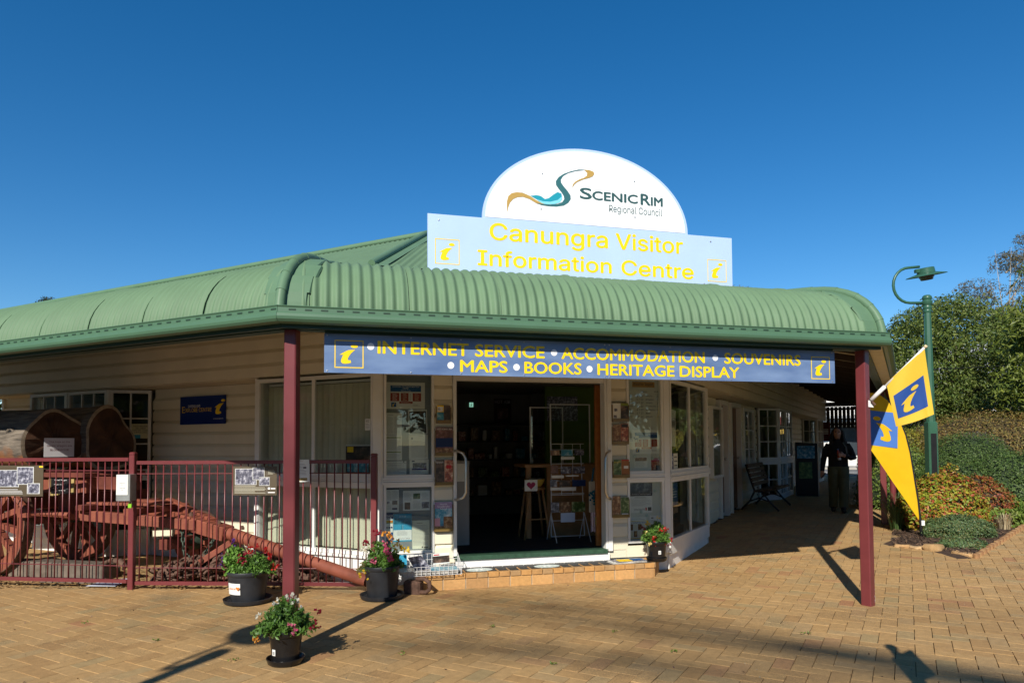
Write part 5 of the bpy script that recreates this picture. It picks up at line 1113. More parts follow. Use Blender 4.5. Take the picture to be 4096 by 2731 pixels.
tag(obj('paper_sheet', MB().add([(-0.2, -0.13, 0.0), (0.18, -0.14, 0.004), (0.24, 0.12, 0.05), (-0.10, 0.14, 0.03)], [(0, 1, 2, 3)]), mat('pale_blue_paper', (0.70, 0.75, 0.85), rough=0.6, var=0.05), None, T(-4.95, 8.42, 0.02) @ RZ(-4)), 'pale blue sheet lying by the chains behind the fence', 'paper')
# leaf litter
lit = MB(); rg = random.Random(3)
for k in range(1500):
    x = rg.uniform(-7.5, -2.4); y = 8.2 + rg.random() ** 1.4 * 1.5 - (x + 4.5) * 0.05
    lit.leaf((x, y, 0.012 + rg.random() * 0.012), rg.uniform(0.03, 0.07), Vector((0, 0, 3)), 0.5, rg)
o = obj('leaf_litter', lit, leafmat('dry_leaves', [(0.10, 0.05, 0.02), (0.25, 0.15, 0.06), (0.34, 0.24, 0.11), (0.16, 0.10, 0.05)], 0.8, 0.1), None); o['kind'] = 'stuff'; o['label'] = 'dry leaf litter under the wagon'

# ================================================================== flower pots
POTG = mat('charcoal_pot_plastic', (0.022, 0.024, 0.028), rough=0.45, var=0.35, scale=6, spec=0.35)
POTB = mat('black_pot_plastic', (0.010, 0.010, 0.011), rough=0.25, var=0.3, scale=6)
SOIL = mat('potting_soil', (0.03, 0.02, 0.013), rough=0.95, var=0.4, scale=40, bump=0.6, bscale=90)
FOLI = leafmat('snapdragon_leaf', [(0.05, 0.12, 0.02), (0.09, 0.19, 0.03), (0.14, 0.26, 0.045), (0.07, 0.15, 0.03)])
FOLB = leafmat('petunia_leaf', [(0.10, 0.22, 0.03), (0.16, 0.32, 0.05), (0.20, 0.36, 0.07), (0.12, 0.25, 0.04)])
PETAL = {k: leafmat('petal_' + k, c, 0.5, 0.35) for k, c in dict(red=[(0.35, 0.01, 0.01), (0.6, 0.03, 0.02), (0.5, 0.02, 0.04)], crimson=[(0.18, 0.005, 0.02), (0.32, 0.01, 0.04), (0.25, 0.01, 0.02)], pink=[(0.55, 0.10, 0.2), (0.75, 0.22, 0.32), (0.62, 0.06, 0.22)], yellow=[(0.75, 0.5, 0.03), (0.85, 0.65, 0.08), (0.8, 0.55, 0.02)], orange=[(0.75, 0.30, 0.03), (0.8, 0.42, 0.08), (0.7, 0.35, 0.1)], white=[(0.75, 0.73, 0.62), (0.85, 0.83, 0.74), (0.8, 0.76, 0.6)], purple=[(0.05, 0.02, 0.12), (0.10, 0.03, 0.22), (0.16, 0.04, 0.3)], cream=[(0.8, 0.66, 0.22), (0.85, 0.75, 0.35), (0.75, 0.6, 0.2)]).items()}
STEMM = mat('green_stem', (0.08, 0.15, 0.03), rough=0.6, var=0.2)
def pot(x, y, z, label, rt_, rb, h, m, saucer, plants, flowers, seed, name='flower_pot'):
    """Tapered pot with rolled rim, saucer, soil, leafy plant and flower heads."""
    rg = random.Random(seed); M = T(x, y, z); t = thing(name, label, 'flower pot', M, 'potted flowers by the entrance')
    s0 = 0.012
    if saucer:
        sr = saucer; obj('saucer', MB().lathe([(0.001, 0.0), (sr * 0.88, 0.0), (sr, 0.012), (sr + 0.012, 0.05), (sr + 0.004, 0.052), (sr - 0.012, 0.02), (sr * 0.8, 0.013), (0.001, 0.013)], 36), m, t, M, smooth=True)
    obj('pot', MB().lathe([(0.001, s0), (rb, s0), (rb + 0.004, s0 + 0.03), (rt_ - 0.004, h - 0.05), (rt_ + 0.006, h - 0.042), (rt_ + 0.012, h - 0.012), (rt_ + 0.008, h), (rt_ - 0.008, h), (rt_ - 0.012, h - 0.03), (rt_ - 0.02, h - 0.05)], 40), m, t, M, smooth=True)
    obj('soil', MB().lathe([(rt_ - 0.014, h - 0.055), (rt_ * 0.5, h - 0.035), (0.001, h - 0.03)], 24), SOIL, t, M, smooth=True)
    for (mt, n, cx, cy, rx, ry, hz_, size, droop) in plants:
        mb = MB(); st = MB()
        for k in range(n // 26):
            a = rg.uniform(0, 6.28); q = math.sqrt(rg.random()); tx, ty = cx + rx * q * math.cos(a), cy + ry * q * math.sin(a)
            top = hz_ * (1.0 - 0.55 * q * q) * rg.uniform(0.75, 1.1) - droop * q * q
            bx_, by_ = cx * 0.5 + rx * 0.35 * q * math.cos(a), cy * 0.5 + ry * 0.35 * q * math.sin(a)
            lim = rt_ * 0.85; bl = math.hypot(bx_, by_)
            if bl > lim: bx_, by_ = bx_ * lim / bl, by_ * lim / bl
            p0 = Vector((bx_, by_, h - 0.05)); p2 = Vector((tx, ty, h + top)); p1 = Vector(((bx_ + tx) / 2 * 1.05, (by_ + ty) / 2 * 1.05, h + max(top, 0.03) * 0.65 + 0.02))
            pts = [p0.lerp(p1, u).lerp(p1.lerp(p2, u), u) for u in (0, .25, .5, .75, 1)]
            st.tube(pts, [0.004, 0.0035, 0.003, 0.0025, 0.002], 4, cap=False)
            for j in range(26):
                u = rg.uniform(0.2, 1.02); c = p0.lerp(p1, u).lerp(p1.lerp(p2, u), u)
                mb.leaf(c + Vector((rg.gauss(0, 0.014), rg.gauss(0, 0.014), rg.gauss(0, 0.012))), size * rg.uniform(0.6, 1.15), Vector((rg.gauss(0, .4), rg.gauss(0, .4), 0.9)), 0.42, rg)
        obj('foliage', mb, mt, t, M); obj('stems', st, STEMM, t, M, kind='stuff')
    for (colr, fx, fy, fz, n, size) in flowers:
        c = Vector((fx, fy, h + fz)); mb = MB(); sp = 0.42 * size
        for k in range(n):
            p = c + Vector((rg.gauss(0, sp), rg.gauss(0, sp), rg.gauss(0, sp * 1.15)))
            for j in range(5): mb.leaf(p + Vector((rg.gauss(0, .005), rg.gauss(0, .005), rg.gauss(0, .005))), size * rg.uniform(0.45, 0.75), None, 0.8, rg)
        obj('flower_head', mb, PETAL[colr], t, M)
    return t, M
tp, Mp = pot(-2.885, 7.50, 0, 'big charcoal pot with red snapdragons and a white name label', 0.215, 0.172, 0.345, POTG, 0.245,
  [(FOLI, 2300, 0.07, 0, 0.24, 0.20, 0.17, 0.055, 0.10), (FOLB, 900, -0.15, -0.02, 0.13, 0.14, 0.28, 0.075, 0.14)],
  [('red', 0.02, -0.05, 0.20, 7, 0.045), ('red', 0.09, 0.02, 0.24, 6, 0.04), ('red', 0.24, -0.03, 0.16, 6, 0.045), ('red', 0.30, -0.06, 0.06, 6, 0.045), ('crimson', -0.05, -0.12, 0.13, 7, 0.04), ('crimson', 0.0, -0.14, 0.11, 5, 0.035), ('red', 0.16, 0.05, 0.22, 6, 0.04), ('red', 0.28, 0.0, -0.03, 4, 0.035), ('crimson', -0.02, -0.08, 0.17, 4, 0.035), ('purple', -0.26, -0.05, 0.15, 5, 0.045), ('purple', -0.17, 0.02, 0.27, 5, 0.045), ('purple', -0.27, -0.08, 0.09, 4, 0.04)], 4)
for s in range(2): obj('dry_stalk', MB().tube([(0.05, 0.0, 0.33), (0.03 - 0.03 * s, 0, 0.52), (0.0 - 0.05 * s, 0, 0.63)], [0.006, 0.005, 0.002], 5), mat('straw_stalk', (0.5, 0.36, 0.16), var=0.1), tp, Mp)
# white label wrapped on the pot
mb = MB(); n = 8; r0_, r1_ = 0.190, 0.204
for k in range(n + 1):
    a = R_(-142 + 50 * k / n)
    for zz, rr in ((0.115, 0.1975), (0.235, 0.2055)): mb.v.append((rr * math.cos(a), rr * math.sin(a), zz))
for k in range(n): mb.f.append((2*k, 2*k+2, 2*k+3, 2*k+1)); mb.m.append(0)
lb_ = obj('pot_label', mb, PAPER, tp, Mp)
words('label_text', [('cheryl', -0.055, 0.035, 0.165, 0.192)], OINK, lb_, Mp @ RZ(-27) @ T(0, -0.2045, 0), y=-0.001)
ht = [(0.05 + 0.024 * (math.sin(a) ** 3), -0.2055, 0.185 + 0.022 * (13 * math.cos(a) - 5 * math.cos(2*a) - 2 * math.cos(3*a) - math.cos(4*a)) / 16) for a in [2*math.pi*k/20 for k in range(20)]]
obj('heart_print', MB().face(ht[::-1]), OINK, lb_, Mp @ RZ(-22) @ T(0, -0.002, 0))
pot(-1.455, 7.66, 0, 'charcoal pot with pink, yellow and crimson snapdragons beside the step', 0.195, 0.160, 0.365, POTG, 0.235,
  [(FOLI, 3000, 0.0, 0, 0.25, 0.20, 0.26, 0.055, 0.16), (leafmat('dry_herb', [(0.10, 0.10, 0.03), (0.2, 0.17, 0.06), (0.28, 0.24, 0.1)]), 500, -0.20, -0.06, 0.08, 0.08, 0.03, 0.03, 0.1)],
  [('crimson', -0.17, -0.02, 0.26, 8, 0.05), ('crimson', -0.06, 0.05, 0.35, 7, 0.05), ('orange', 0.02, 0.02, 0.33, 8, 0.05), ('orange', 0.09, 0.0, 0.29, 8, 0.045), ('yellow', 0.21, -0.05, 0.20, 9, 0.05), ('yellow', 0.28, -0.02, 0.17, 8, 0.05), ('pink', 0.08, -0.15, 0.19, 10, 0.055), ('pink', 0.12, -0.17, 0.11, 10, 0.055), ('pink', 0.04, -0.12, 0.24, 7, 0.045), ('pink', -0.06, -0.18, 0.07, 8, 0.045), ('white', -0.18, -0.10, 0.17, 8, 0.045), ('white', -0.14, -0.12, 0.20, 5, 0.04), ('yellow', -0.20, -0.16, -0.09, 7, 0.04), ('yellow', -0.14, -0.19, -0.06, 4, 0.035), ('purple', 0.19, 0.0, 0.26, 3, 0.03), ('yellow', 0.18, -0.08, 0.25, 5, 0.045)], 8)
tp3, Mp3 = pot(-1.775, 5.39, 0, 'small black pot with bushy white and pink flowers in front of the post', 0.127, 0.098, 0.265, POTB, 0.135,
  [(FOLI, 2600, 0.0, 0, 0.25, 0.20, 0.22, 0.050, 0.14)],
  [('white', -0.06, 0.0, 0.20, 8, 0.045), ('white', 0.01, 0.02, 0.24, 9, 0.045), ('white', 0.06, 0.01, 0.20, 7, 0.045), ('orange', -0.22, -0.06, -0.03, 7, 0.04), ('orange', -0.19, -0.08, -0.04, 4, 0.03), ('white', -0.22, -0.02, 0.10, 4, 0.035), ('pink', 0.10, -0.13, 0.04, 6, 0.04), ('crimson', 0.24, -0.05, 0.03, 7, 0.04), ('crimson', 0.245, 0.0, 0.12, 5, 0.035), ('pink', 0.07, -0.14, 0.07, 3, 0.03)], 12)
def barcode(t, M, ang, r, z):
    Mb = M @ RZ(ang) @ T(0, -r, z)
    o = obj('price_sticker', MB().box(-0.017, 0.017, -0.0012, 0.0, 0, 0.046), PAPER, t, Mb)
    mb = MB(); x = -0.012
    while x < 0.010: w2 = rnd.choice((0.001, 0.002)); mb.rect(x, x + w2, 0.006, 0.03, -0.0016); x += w2 + 0.0015
    obj('barcode', mb, INK, o, Mb)
barcode(tp3, Mp3, -32, 0.113, 0.085)
v4 = FF @ Vector((3.50, -0.27, 0.182))
tp4, Mp4 = pot(v4.x, v4.y, v4.z, 'small black pot with red and yellow snapdragons on the step', 0.128, 0.102, 0.255, POTB, 0.125,
  [(FOLI, 2600, 0.0, 0, 0.20, 0.17, 0.24, 0.045, 0.10)],
  [('crimson', -0.17, 0.0, 0.18, 6, 0.04), ('yellow', -0.10, 0.0, 0.22, 7, 0.04), ('red', 0.02, -0.06, 0.14, 7, 0.045), ('red', 0.12, -0.04, 0.15, 8, 0.045), ('crimson', 0.08, -0.08, 0.12, 5, 0.035), ('red', -0.06, -0.11, 0.06, 6, 0.035), ('cream', -0.11, -0.12, -0.02, 7, 0.04), ('red', -0.04, -0.12, -0.02, 5, 0.035), ('red', 0.17, -0.05, 0.0, 6, 0.04), ('crimson', 0.20, -0.02, 0.02, 5, 0.035), ('cream', -0.15, -0.06, 0.13, 4, 0.03), ('crimson', 0.13, -0.09, -0.04, 4, 0.035), ('yellow', 0.04, 0.02, 0.30, 4, 0.03)], 15)
barcode(tp4, Mp4, 8, 0.116, 0.10)

# rusty iron bell shape beside the second pot
t = thing('iron_shackle', 'rusty iron shackle block lying between the pot and the brick step', 'iron block', T(-1.12, 7.86, 0))
obj('block', MB().cbox(-0.13, 0.08, -0.05, 0.08, 0.0, 0.15, 0.02), RUST, t, T(-1.12, 7.86, 0) @ RZ(-18))
obj('shackle', MB().tube([(0.0, 0, 0.02), (0.12, 0, 0.015), (0.17, 0, 0.06), (0.16, 0, 0.13), (0.10, 0, 0.17), (0.0, 0, 0.16)], 0.026, 9), RUST, t, T(-1.10, 7.84, 0.01) @ RZ(-18), smooth='all')

# wire basket of newspapers on the left end of the step
bk = thing('newspaper_basket', 'white wire basket of newspapers hanging by the door step', 'basket', FF @ T(0.52, -0.3, 0.19))
WIRE = mat('white_wire', (0.6, 0.6, 0.6), rough=0.4, var=0.1)
mb = MB(); X0, X1, Y0, Y1, Z0, Z1 = 0.17, 0.90, -0.47, -0.20, 0.19, 0.40
Mb = FF
for k in range(15):
    x = X0 + (X1 - X0) * k / 14; mb.tube([(x, Y0, Z0 + 0.10), (x, Y0, Z0), (x, Y1, Z0), (x, Y1, Z1)], 0.0032, 5)
for z in (Z0, Z0 + 0.05, Z0 + 0.10): mb.tube([(X0, Y0, z), (X1, Y0, z)], 0.0032, 5)
for z in (Z0, Z0 + 0.07, Z0 + 0.14, Z1): mb.tube([(X0, Y1, z), (X1, Y1, z)], 0.0032, 5)
for x in (X0, X1):
    for k in range(6):
        y = Y0 + (Y1 - Y0) * k / 5; mb.tube([(x, y, Z0), (x, y, Z0 + 0.10 + 0.11 * k / 5)], 0.0032, 5)
    mb.tube([(x, Y0, Z0 + 0.10), (x, Y1, Z1)], 0.0035, 5)
obj('wire_frame', mb, WIRE, bk, FF)
NEWS = photomat('newsprint', [(120, 118, 112), (190, 186, 178), (225, 222, 214)], 30)
for k, (x0, x1, h0, h1, m, lb) in enumerate(((0.19, 0.54, 0.20, 0.225, NEWS, 'grey newspapers stacked flat in the left of the wire basket'), (0.56, 0.87, 0.20, 0.235, PH_SEA, 'glossy magazines stacked flat in the right of the wire basket'))):
    o = thing('paper_stack', lb, 'newspapers', FF @ T((x0 + x1) / 2, -0.34, h0), 'newspapers by the step')
    for j in range(4): obj('newspaper', MB().box(x0 + rnd.uniform(-.01, .01), x1 + rnd.uniform(-.01, .01), -0.455 + rnd.uniform(0, .01), -0.22, h0 + j * 0.011, h0 + j * 0.011 + 0.009), m if j == 3 else NEWS, o, FF)
bent = MB(); n = 8
for k in range(n + 1):
    u = k / n; bent.v += [(0.28 + 0.10 * u, -0.42 + 0.05 * math.sin(3 * u), 0.40 - 0.18 * u), (0.44 + 0.12 * u, -0.36 + 0.04 * math.sin(2 * u), 0.41 - 0.16 * u)]
for k in range(n): bent.f.append((2*k, 2*k+1, 2*k+3, 2*k+2)); bent.m.append(0)
tag(obj('folded_newspaper', bent, PH_GREY, None, FF), 'crumpled newspaper standing upright in the wire basket', 'newspaper')
poster('clipped_photo', 'photograph of people clipped to the back of the wire basket', 'photograph', FF, 0.60, 0.80, 0.275, 0.40, -0.212, PAPER, [('r', 0, .1, 1, .75, PH_DARK), ('r', .05, .82, .4, .92, RINK)], -2)
tag(obj('blue_leaflet', MB().box(0.20, 0.31, -0.225, -0.215, 0.22, 0.40), CYAN, None, FF @ T(-0.02, 0, 0)), 'blue leaflet standing at the left of the wire basket', 'leaflet')
# newspapers on the step by the small pot
np_ = thing('newspaper_pile', 'flat pile of newspapers and magazines on the step beside the small pot', 'newspapers', FF @ T(3.05, -0.28, 0.185))
for j, (a, m) in enumerate(((3, NEWS), (-2, NEWS), (4, PAPER), (-4, NEWS), (6, PH_GREY))):
    obj('newspaper', MB().box(-0.235 + 0.01 * j, 0.235, -0.10, 0.10, 0.0, 0.005), m, np_, FF @ T(3.08, -0.27, 0.185 + j * 0.006) @ RZ(a))
obj('magazine', MB().box(-0.12, 0.06, -0.07, 0.05, 0, 0.005), YINK, np_, FF @ T(3.06, -0.30, 0.2155) @ RZ(-3)); obj('magazine', MB().box(-0.07, 0.09, -0.06, 0.03, 0, 0.005), ROYAL, np_, FF @ T(3.18, -0.30, 0.2210) @ RZ(2))
# ================================================================== inside the shop
PINE = mat('pine_timber', (0.34, 0.18, 0.07), rough=0.5, var=0.2, scale=9)
def at(u, y, z): return FF @ T(u, y, z)
ct = thing('shop_counter', 'timber shop counter inside the doorway', 'counter', at(2.9, 1.5, FLOOR))
obj('counter_top', MB().cbox(2.14, 3.9, 1.15, 1.75, 1.36, 1.405, 0.006), PINE, ct, FF)
obj('counter_front', MB().box(2.50, 3.88, 1.22, 1.26, FLOOR, 1.359), PINE, ct, FF)
obj('counter_leg', MB().box(2.18, 2.25, 1.2, 1.27, FLOOR, 1.359), PINE, ct, FF)
rk = thing('card_rack', 'white wire postcard rack standing in the doorway', 'card rack', at(2.66, 0.8, FLOOR))
mb = MB()
for x in (2.42, 2.92):
    mb.tube([(x, 0.80, 0.40), (x + (0.03 if x < 2.6 else -0.03), 0.86, 1.70)], 0.006, 6); mb.tube([(x, 0.55, FLOOR + 0.01), (x, 0.80, 0.72), (x, 1.0, FLOOR + 0.01)], 0.006, 6)
for z in (0.40, 0.62, 0.74, 0.98, 1.00, 1.18, 1.36, 1.42, 1.55, 1.62, 1.70): mb.tube([(2.42, 0.80, z), (2.92, 0.80, z)], 0.005, 6)
for x in (2.58, 2.75): mb.tube([(x, 0.80, 0.98), (x, 0.80, 1.70)], 0.004, 6)
obj('wire_frame', mb, WIRE, rk, FF)
for k, (x0, x1, z0, z1, m) in enumerate(((2.41, 2.54, 1.54, 1.61, PH_BROWN), (2.57, 2.74, 1.53, 1.62, PH_SEA), (2.77, 2.91, 1.54, 1.61, PH_GREY), (2.41, 2.52, 1.28, 1.40, PH_SUN), (2.56, 2.72, 1.28, 1.38, PH_GREY), (2.75, 2.92, 1.28, 1.38, PH_GREY), (2.40, 2.50, 1.10, 1.20, PH_GREY), (2.54, 2.70, 1.10, 1.19, PH_DARK), (2.73, 2.93, 1.10, 1.19, NAVY), (2.41, 2.53, 0.74, 0.88, PH_GREY), (2.55, 2.70, 0.74, 0.88, PH_BROWN), (2.72, 2.92, 0.74, 0.88, PH_GREEN))):
    obj('postcard', MB().box(x0, x1, 0.765, 0.775, z0, z1), m, rk, FF)
for (x0, x1, z0, z1) in ((2.42, 2.60, 1.22, 1.26), (2.63, 2.82, 1.24, 1.26), (2.40, 2.56, 1.05, 1.09), (2.56, 2.78, 1.04, 1.09), (2.56, 2.76, 1.48, 1.52)): obj('price_strip', MB().box(x0, x1, 0.755, 0.760, z0, z1), PAPER, rk, FF)
obj('price_card', MB().box(2.55, 2.76, 0.755, 0.760, 0.60, 0.73), mat('pale_blue_card', (0.5, 0.58, 0.72), var=0.05), rk, FF)
stl = thing('bar_stool', 'wooden bar stool holding a bowl just inside the door', 'stool', at(2.29, 1.2, FLOOR))
obj('seat', MB().lathe([(0.001, 0), (0.16, 0), (0.17, 0.012), (0.16, 0.03), (0.001, 0.03)], 24), PINE, stl, at(2.29, 1.2, 1.04), smooth=True)
for sx in (-1, 1):
    for sy in (-1, 1): obj('leg', MB().tube([(2.29 + sx * 0.10, 1.2 + sy * 0.10, 1.04), (2.29 + sx * 0.19, 1.2 + sy * 0.17, FLOOR)], 0.018, 8), PINE, stl, FF, smooth='all')
obj('stretcher', MB().tube([(2.14, 1.06, 0.62), (2.44, 1.06, 0.62)], 0.012, 8), PINE, stl, FF, smooth='all')
bw_ = thing('mixing_bowl', 'yellow bowl of wrapped jars on the bar stool', 'bowl', at(2.30, 1.2, 1.072))
obj('bowl', MB().lathe([(0.001, 0.0), (0.08, 0.0), (0.13, 0.06), (0.155, 0.12), (0.145, 0.12), (0.12, 0.06), (0.07, 0.012), (0.001, 0.012)], 24), smat('bowl_yellow', (205, 175, 75), var=0.05), bw_, at(2.30, 1.2, 1.072), smooth=True)
for k in range(5): obj('jar', MB().lathe([(0.001, 0), (0.03, 0), (0.032, 0.06), (0.001, 0.065)], 12), STEEL, bw_, at(2.30 + 0.08 * math.cos(k * 1.26), 1.2 + 0.08 * math.sin(k * 1.26), 1.14), smooth=True)
hc = poster('heart_card', 'white card with a dark pink heart hanging from the stool', 'card', FF, 2.10, 2.29, 1.03, 1.19, 1.02, PAPER, [])
obj('heart_print', MB().face([(2.195 + 0.065 * (math.sin(a) ** 3), 1.0185, 1.112 + 0.060 * (13 * math.cos(a) - 5 * math.cos(2*a) - 2 * math.cos(3*a) - math.cos(4*a)) / 16) for a in [2*math.pi*k/24 for k in range(24)]][::-1]), MAG, hc, FF)
bgm = mat('calico', (0.50, 0.45, 0.36), rough=0.9, var=0.1)
tb = thing('tote_bag', 'calico tote bag with teal flowers hanging by the right door', 'bag', at(2.945, 0.45, 0.75))
obj('bag_body', MB().cbox(2.86, 3.03, 0.44, 0.48, 0.76, 1.19, 0.012), bgm, tb, FF)
obj('bag_strap', MB().tube([(2.90, 0.45, 1.18), (2.93, 0.45, 1.36), (2.97, 0.45, 1.39), (3.0, 0.45, 1.18)], 0.012, 6), smat('teal_strap', (20, 90, 120), var=0.05), tb, FF)
mb = MB(); rg = random.Random(2)
for k in range(70): mb.leaf((2.945 + rg.gauss(0, 0.032), 0.432 + rg.gauss(0, 0.004), 0.98 + rg.gauss(0, 0.06)), 0.045, Vector((0, -1.5, 0)), 0.8, rg)
obj('flower_print', mb, leafmat('teal_flower', [(0.0, 0.08, 0.14), (0.01, 0.18, 0.26), (0.0, 0.11, 0.2)]), tb, FF)
tag(obj('tea_towel', MB().add([(2.88 + 0.02 * k, 0.46 + 0.012 * (k % 2), 0.76) for k in range(7)] + [(2.88 + 0.02 * k, 0.46 + 0.012 * (k % 2), 0.48 + 0.01 * (k % 3)) for k in range(7)], [(k, k + 1, 8 + k, 7 + k) for k in range(6)]), photomat('floral_cloth', [(190, 90, 130), (215, 200, 205), (225, 160, 185)], 25), None, FF), 'pink floral tea towel hanging below the tote bag', 'towel')
for k, (u0, u1, y, z0, z1, lb) in enumerate(((2.58, 3.22, 1.30, 1.405, 2.30, 'clear counter screen with white edges nearer the door'), (2.36, 2.90, 1.62, 1.405, 2.27, 'clear counter screen with white edges at the back of the counter'))):
    t = thing('counter_screen', lb, 'screen', at((u0 + u1) / 2, y, z0), 'counter screens')
    mb = MB(); mb.box(u0, u0 + 0.018, y, y + 0.012, z0, z1).box(u1 - 0.018, u1, y, y + 0.012, z0, z1).box(u0 + .018, u1 - .018, y, y + 0.012, z1 - 0.015, z1); obj('screen_frame', mb, WHITE, t, FF)
    obj('screen_pane', MB().box(u0 + 0.019, u1 - 0.019, y + 0.004, y + 0.008, z0, z1 - 0.016), GLASS, t, FF)
cb = thing('white_cabinet', 'white cabinet with a notice just inside the left of the door', 'cabinet', at(1.14, 0.85, FLOOR))
obj('carcass', MB().cbox(1.02, 1.24, 0.75, 1.3, FLOOR, 1.48, 0.006), mat('cabinet_white', (0.30, 0.30, 0.30), var=0.05), cb, FF); obj('notice', MB().box(1.06, 1.20, 0.744, 0.749, 1.20, 1.44), PAPER, cb, FF)
sh = thing('souvenir_shelf', 'dark shelving full of souvenirs at the back of the shop', 'shelves', at(2.2, 4.6, FLOOR))
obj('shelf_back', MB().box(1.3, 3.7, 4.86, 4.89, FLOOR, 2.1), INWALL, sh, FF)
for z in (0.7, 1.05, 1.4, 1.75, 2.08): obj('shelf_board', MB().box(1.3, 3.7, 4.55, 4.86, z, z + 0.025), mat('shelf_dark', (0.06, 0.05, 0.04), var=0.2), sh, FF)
rg = random.Random(9); SVM = [PH_MULTI, PH_BROWN, PH_GREY, PAPER, PH_SEA, PH_GREEN]
for z in (0.725, 1.075, 1.425, 1.775):
    u = 1.33
    while u < 3.6:
        w2 = rg.uniform(0.06, 0.2); h2 = rg.uniform(0.08, 0.27)
        tag(obj('boxed_souvenir', MB().cbox(u, u + w2, 4.60, 4.60 + rg.uniform(0.05, 0.18), z, z + h2, 0.004), rg.choice(SVM), None, FF), 'small boxed souvenir on the dark shelves at the back of the shop', 'souvenir', 'souvenirs on the back shelves'); u += w2 + rg.uniform(0.02, 0.12)
poster('wall_map', 'large pale wall map on the green wall inside', 'map', FF, 3.08, 3.65, 2.11, 2.54, 2.985, PH_GREY, [])
poster('balloon_poster', 'hot air ballooning poster on the back wall', 'poster', FF, 2.58, 2.94, 2.15, 2.62, 4.88, smat('dark_poster', (60, 35, 30), var=0.1), [('t', 'HOT AIR', .06, .80, .94, .94, WINK), ('r', .2, .15, .8, .6, PH_SUN)])
es_ = obj('exit_sign', MB().box(1.74, 1.96, 3.5, 3.53, 2.36, 2.46), mat('exit_case', (0.10, 0.14, 0.12), var=0), None, FF); tag(es_, 'small green running man exit sign inside the shop', 'exit sign')
em = bpy.data.materials.new('exit_glow'); em.use_nodes = True; em.node_tree.nodes['Principled BSDF'].inputs['Emission Color'].default_value = (0.35, 0.8, 0.6, 1); em.node_tree.nodes['Principled BSDF'].inputs['Emission Strength'].default_value = 0.5
obj('sign_face', MB().box(1.80, 1.87, 3.494, 3.499, 2.37, 2.45), em, es_, FF)
mb = MB(); mb.tube([(1.835, 3.492, 2.42), (1.832, 3.492, 2.40)], 0.006, 6).tube([(1.838, 3.492, 2.43), (1.838, 3.492, 2.437)], 0.007, 6).tube([(1.832, 3.492, 2.40), (1.845, 3.492, 2.38)], 0.004, 5).tube([(1.832, 3.492, 2.40), (1.818, 3.492, 2.385)], 0.004, 5).tube([(1.82, 3.492, 2.415), (1.848, 3.492, 2.412)], 0.004, 5); obj('running_figure', mb, INK, es_, FF)

# ================================================================== walkway furniture
GZ = 0.27
bn = thing('park_bench', 'timber slatted bench with black cast iron ends on the shaded walkway', 'bench', FR @ T(6.8, -0.1, GZ))
IRON = mat('black_cast_iron', (0.012, 0.012, 0.012), rough=0.5, var=0.3); SLAT = mat('bench_slat_timber', (0.075, 0.045, 0.025), rough=0.6, var=0.25, scale=10)
for u in (6.05, 7.65):
    mb = MB()
    mb.tube([(u, 0.30, GZ + 0.02), (u, 0.12, GZ + 0.22), (u, 0.02, GZ + 0.42), (u, 0.12, GZ + 0.72), (u, 0.20, GZ + 0.98)], [0.022, 0.02, 0.024, 0.02, 0.016], 8)
    mb.tube([(u, -0.46, GZ + 0.02), (u, -0.28, GZ + 0.20), (u, -0.16, GZ + 0.36), (u, -0.36, GZ + 0.47)], [0.022, 0.02, 0.02, 0.018], 8)
    mb.tube([(u, 0.05, GZ + 0.42), (u, -0.18, GZ + 0.40), (u, -0.42, GZ + 0.49)], 0.018, 8)
    mb.tube([(u, 0.14, GZ + 0.20), (u, -0.07, GZ + 0.28), (u, -0.28, GZ + 0.20)], 0.014, 8)
    obj('bench_end', mb, IRON, bn, FR, smooth='all')
obj('tie_rod', MB().tube([(6.05, -0.07, GZ + 0.27), (7.65, -0.07, GZ + 0.27)], 0.010, 8), IRON, bn, FR)
for k in range(5): obj('seat_slat', MB().cbox(5.98, 7.72, -0.44 + k * 0.098, -0.36 + k * 0.098, GZ + 0.455 - 0.012 * k, GZ + 0.485 - 0.012 * k, 0.006), SLAT, bn, FR)
for k in range(5):
    y = 0.035 + 0.028 * k; obj('back_slat', MB().cbox(5.98, 7.72, -0.015, 0.015, -0.042, 0.042, 0.006), SLAT, bn, FR @ T(0, y, GZ + 0.56 + 0.098 * k) @ Matrix.Rotation(R_(-14), 4, 'X'))
ks = thing('information_kiosk', 'black information kiosk with posters on the walkway by the second bay', 'kiosk', FR @ T(10.98, -0.31, GZ))
MK = FR @ T(10.98, -0.42, GZ) @ RZ(-78)
obj('body', MB().prism([(-0.27, 0.0), (0.27, 0.0), (0.27, 1.42), (-0.27, 1.46)], -0.14, 0.14, 'y'), BLACK, ks, MK)
obj('side_trim', MB().box(0.272, 0.30, -0.15, 0.15, 0.0, 1.30), STEEL, ks, MK)
obj('poster_upper', MB().box(-0.24, 0.20, -0.150, -0.142, 1.02, 1.36), PH_SEA, ks, MK); words('lettering', [("What's On", -0.14, 0.12, 1.26, 1.32)], INK, ks, MK, y=-0.152)
obj('poster_lower', MB().box(-0.20, 0.13, -0.150, -0.142, 0.48, 0.92), photomat('green_notice', [(40, 60, 30), (90, 120, 60), (150, 170, 100)], 12), ks, MK)
obj('leaflet_pocket', MB().box(0.301, 0.34, -0.12, 0.12, 0.95, 1.30), CREAMP, ks, MK)
t = thing('hanging_board', 'dark red notice board at the far end of the walkway', 'sign', T(12.1, 26.6, 1.6)); Mh = T(12.1, 26.6, 0) @ RZ(-25)
obj('board', MB().box(-0.27, 0.27, 0, 0.03, 1.78, 2.52), smat('maroon_board', (95, 30, 35), var=0.05), t, Mh); obj('board_post', MB().box(-0.03, 0.03, 0.031, 0.09, 0.25, 2.5), BURG, t, Mh)
mb = MB()
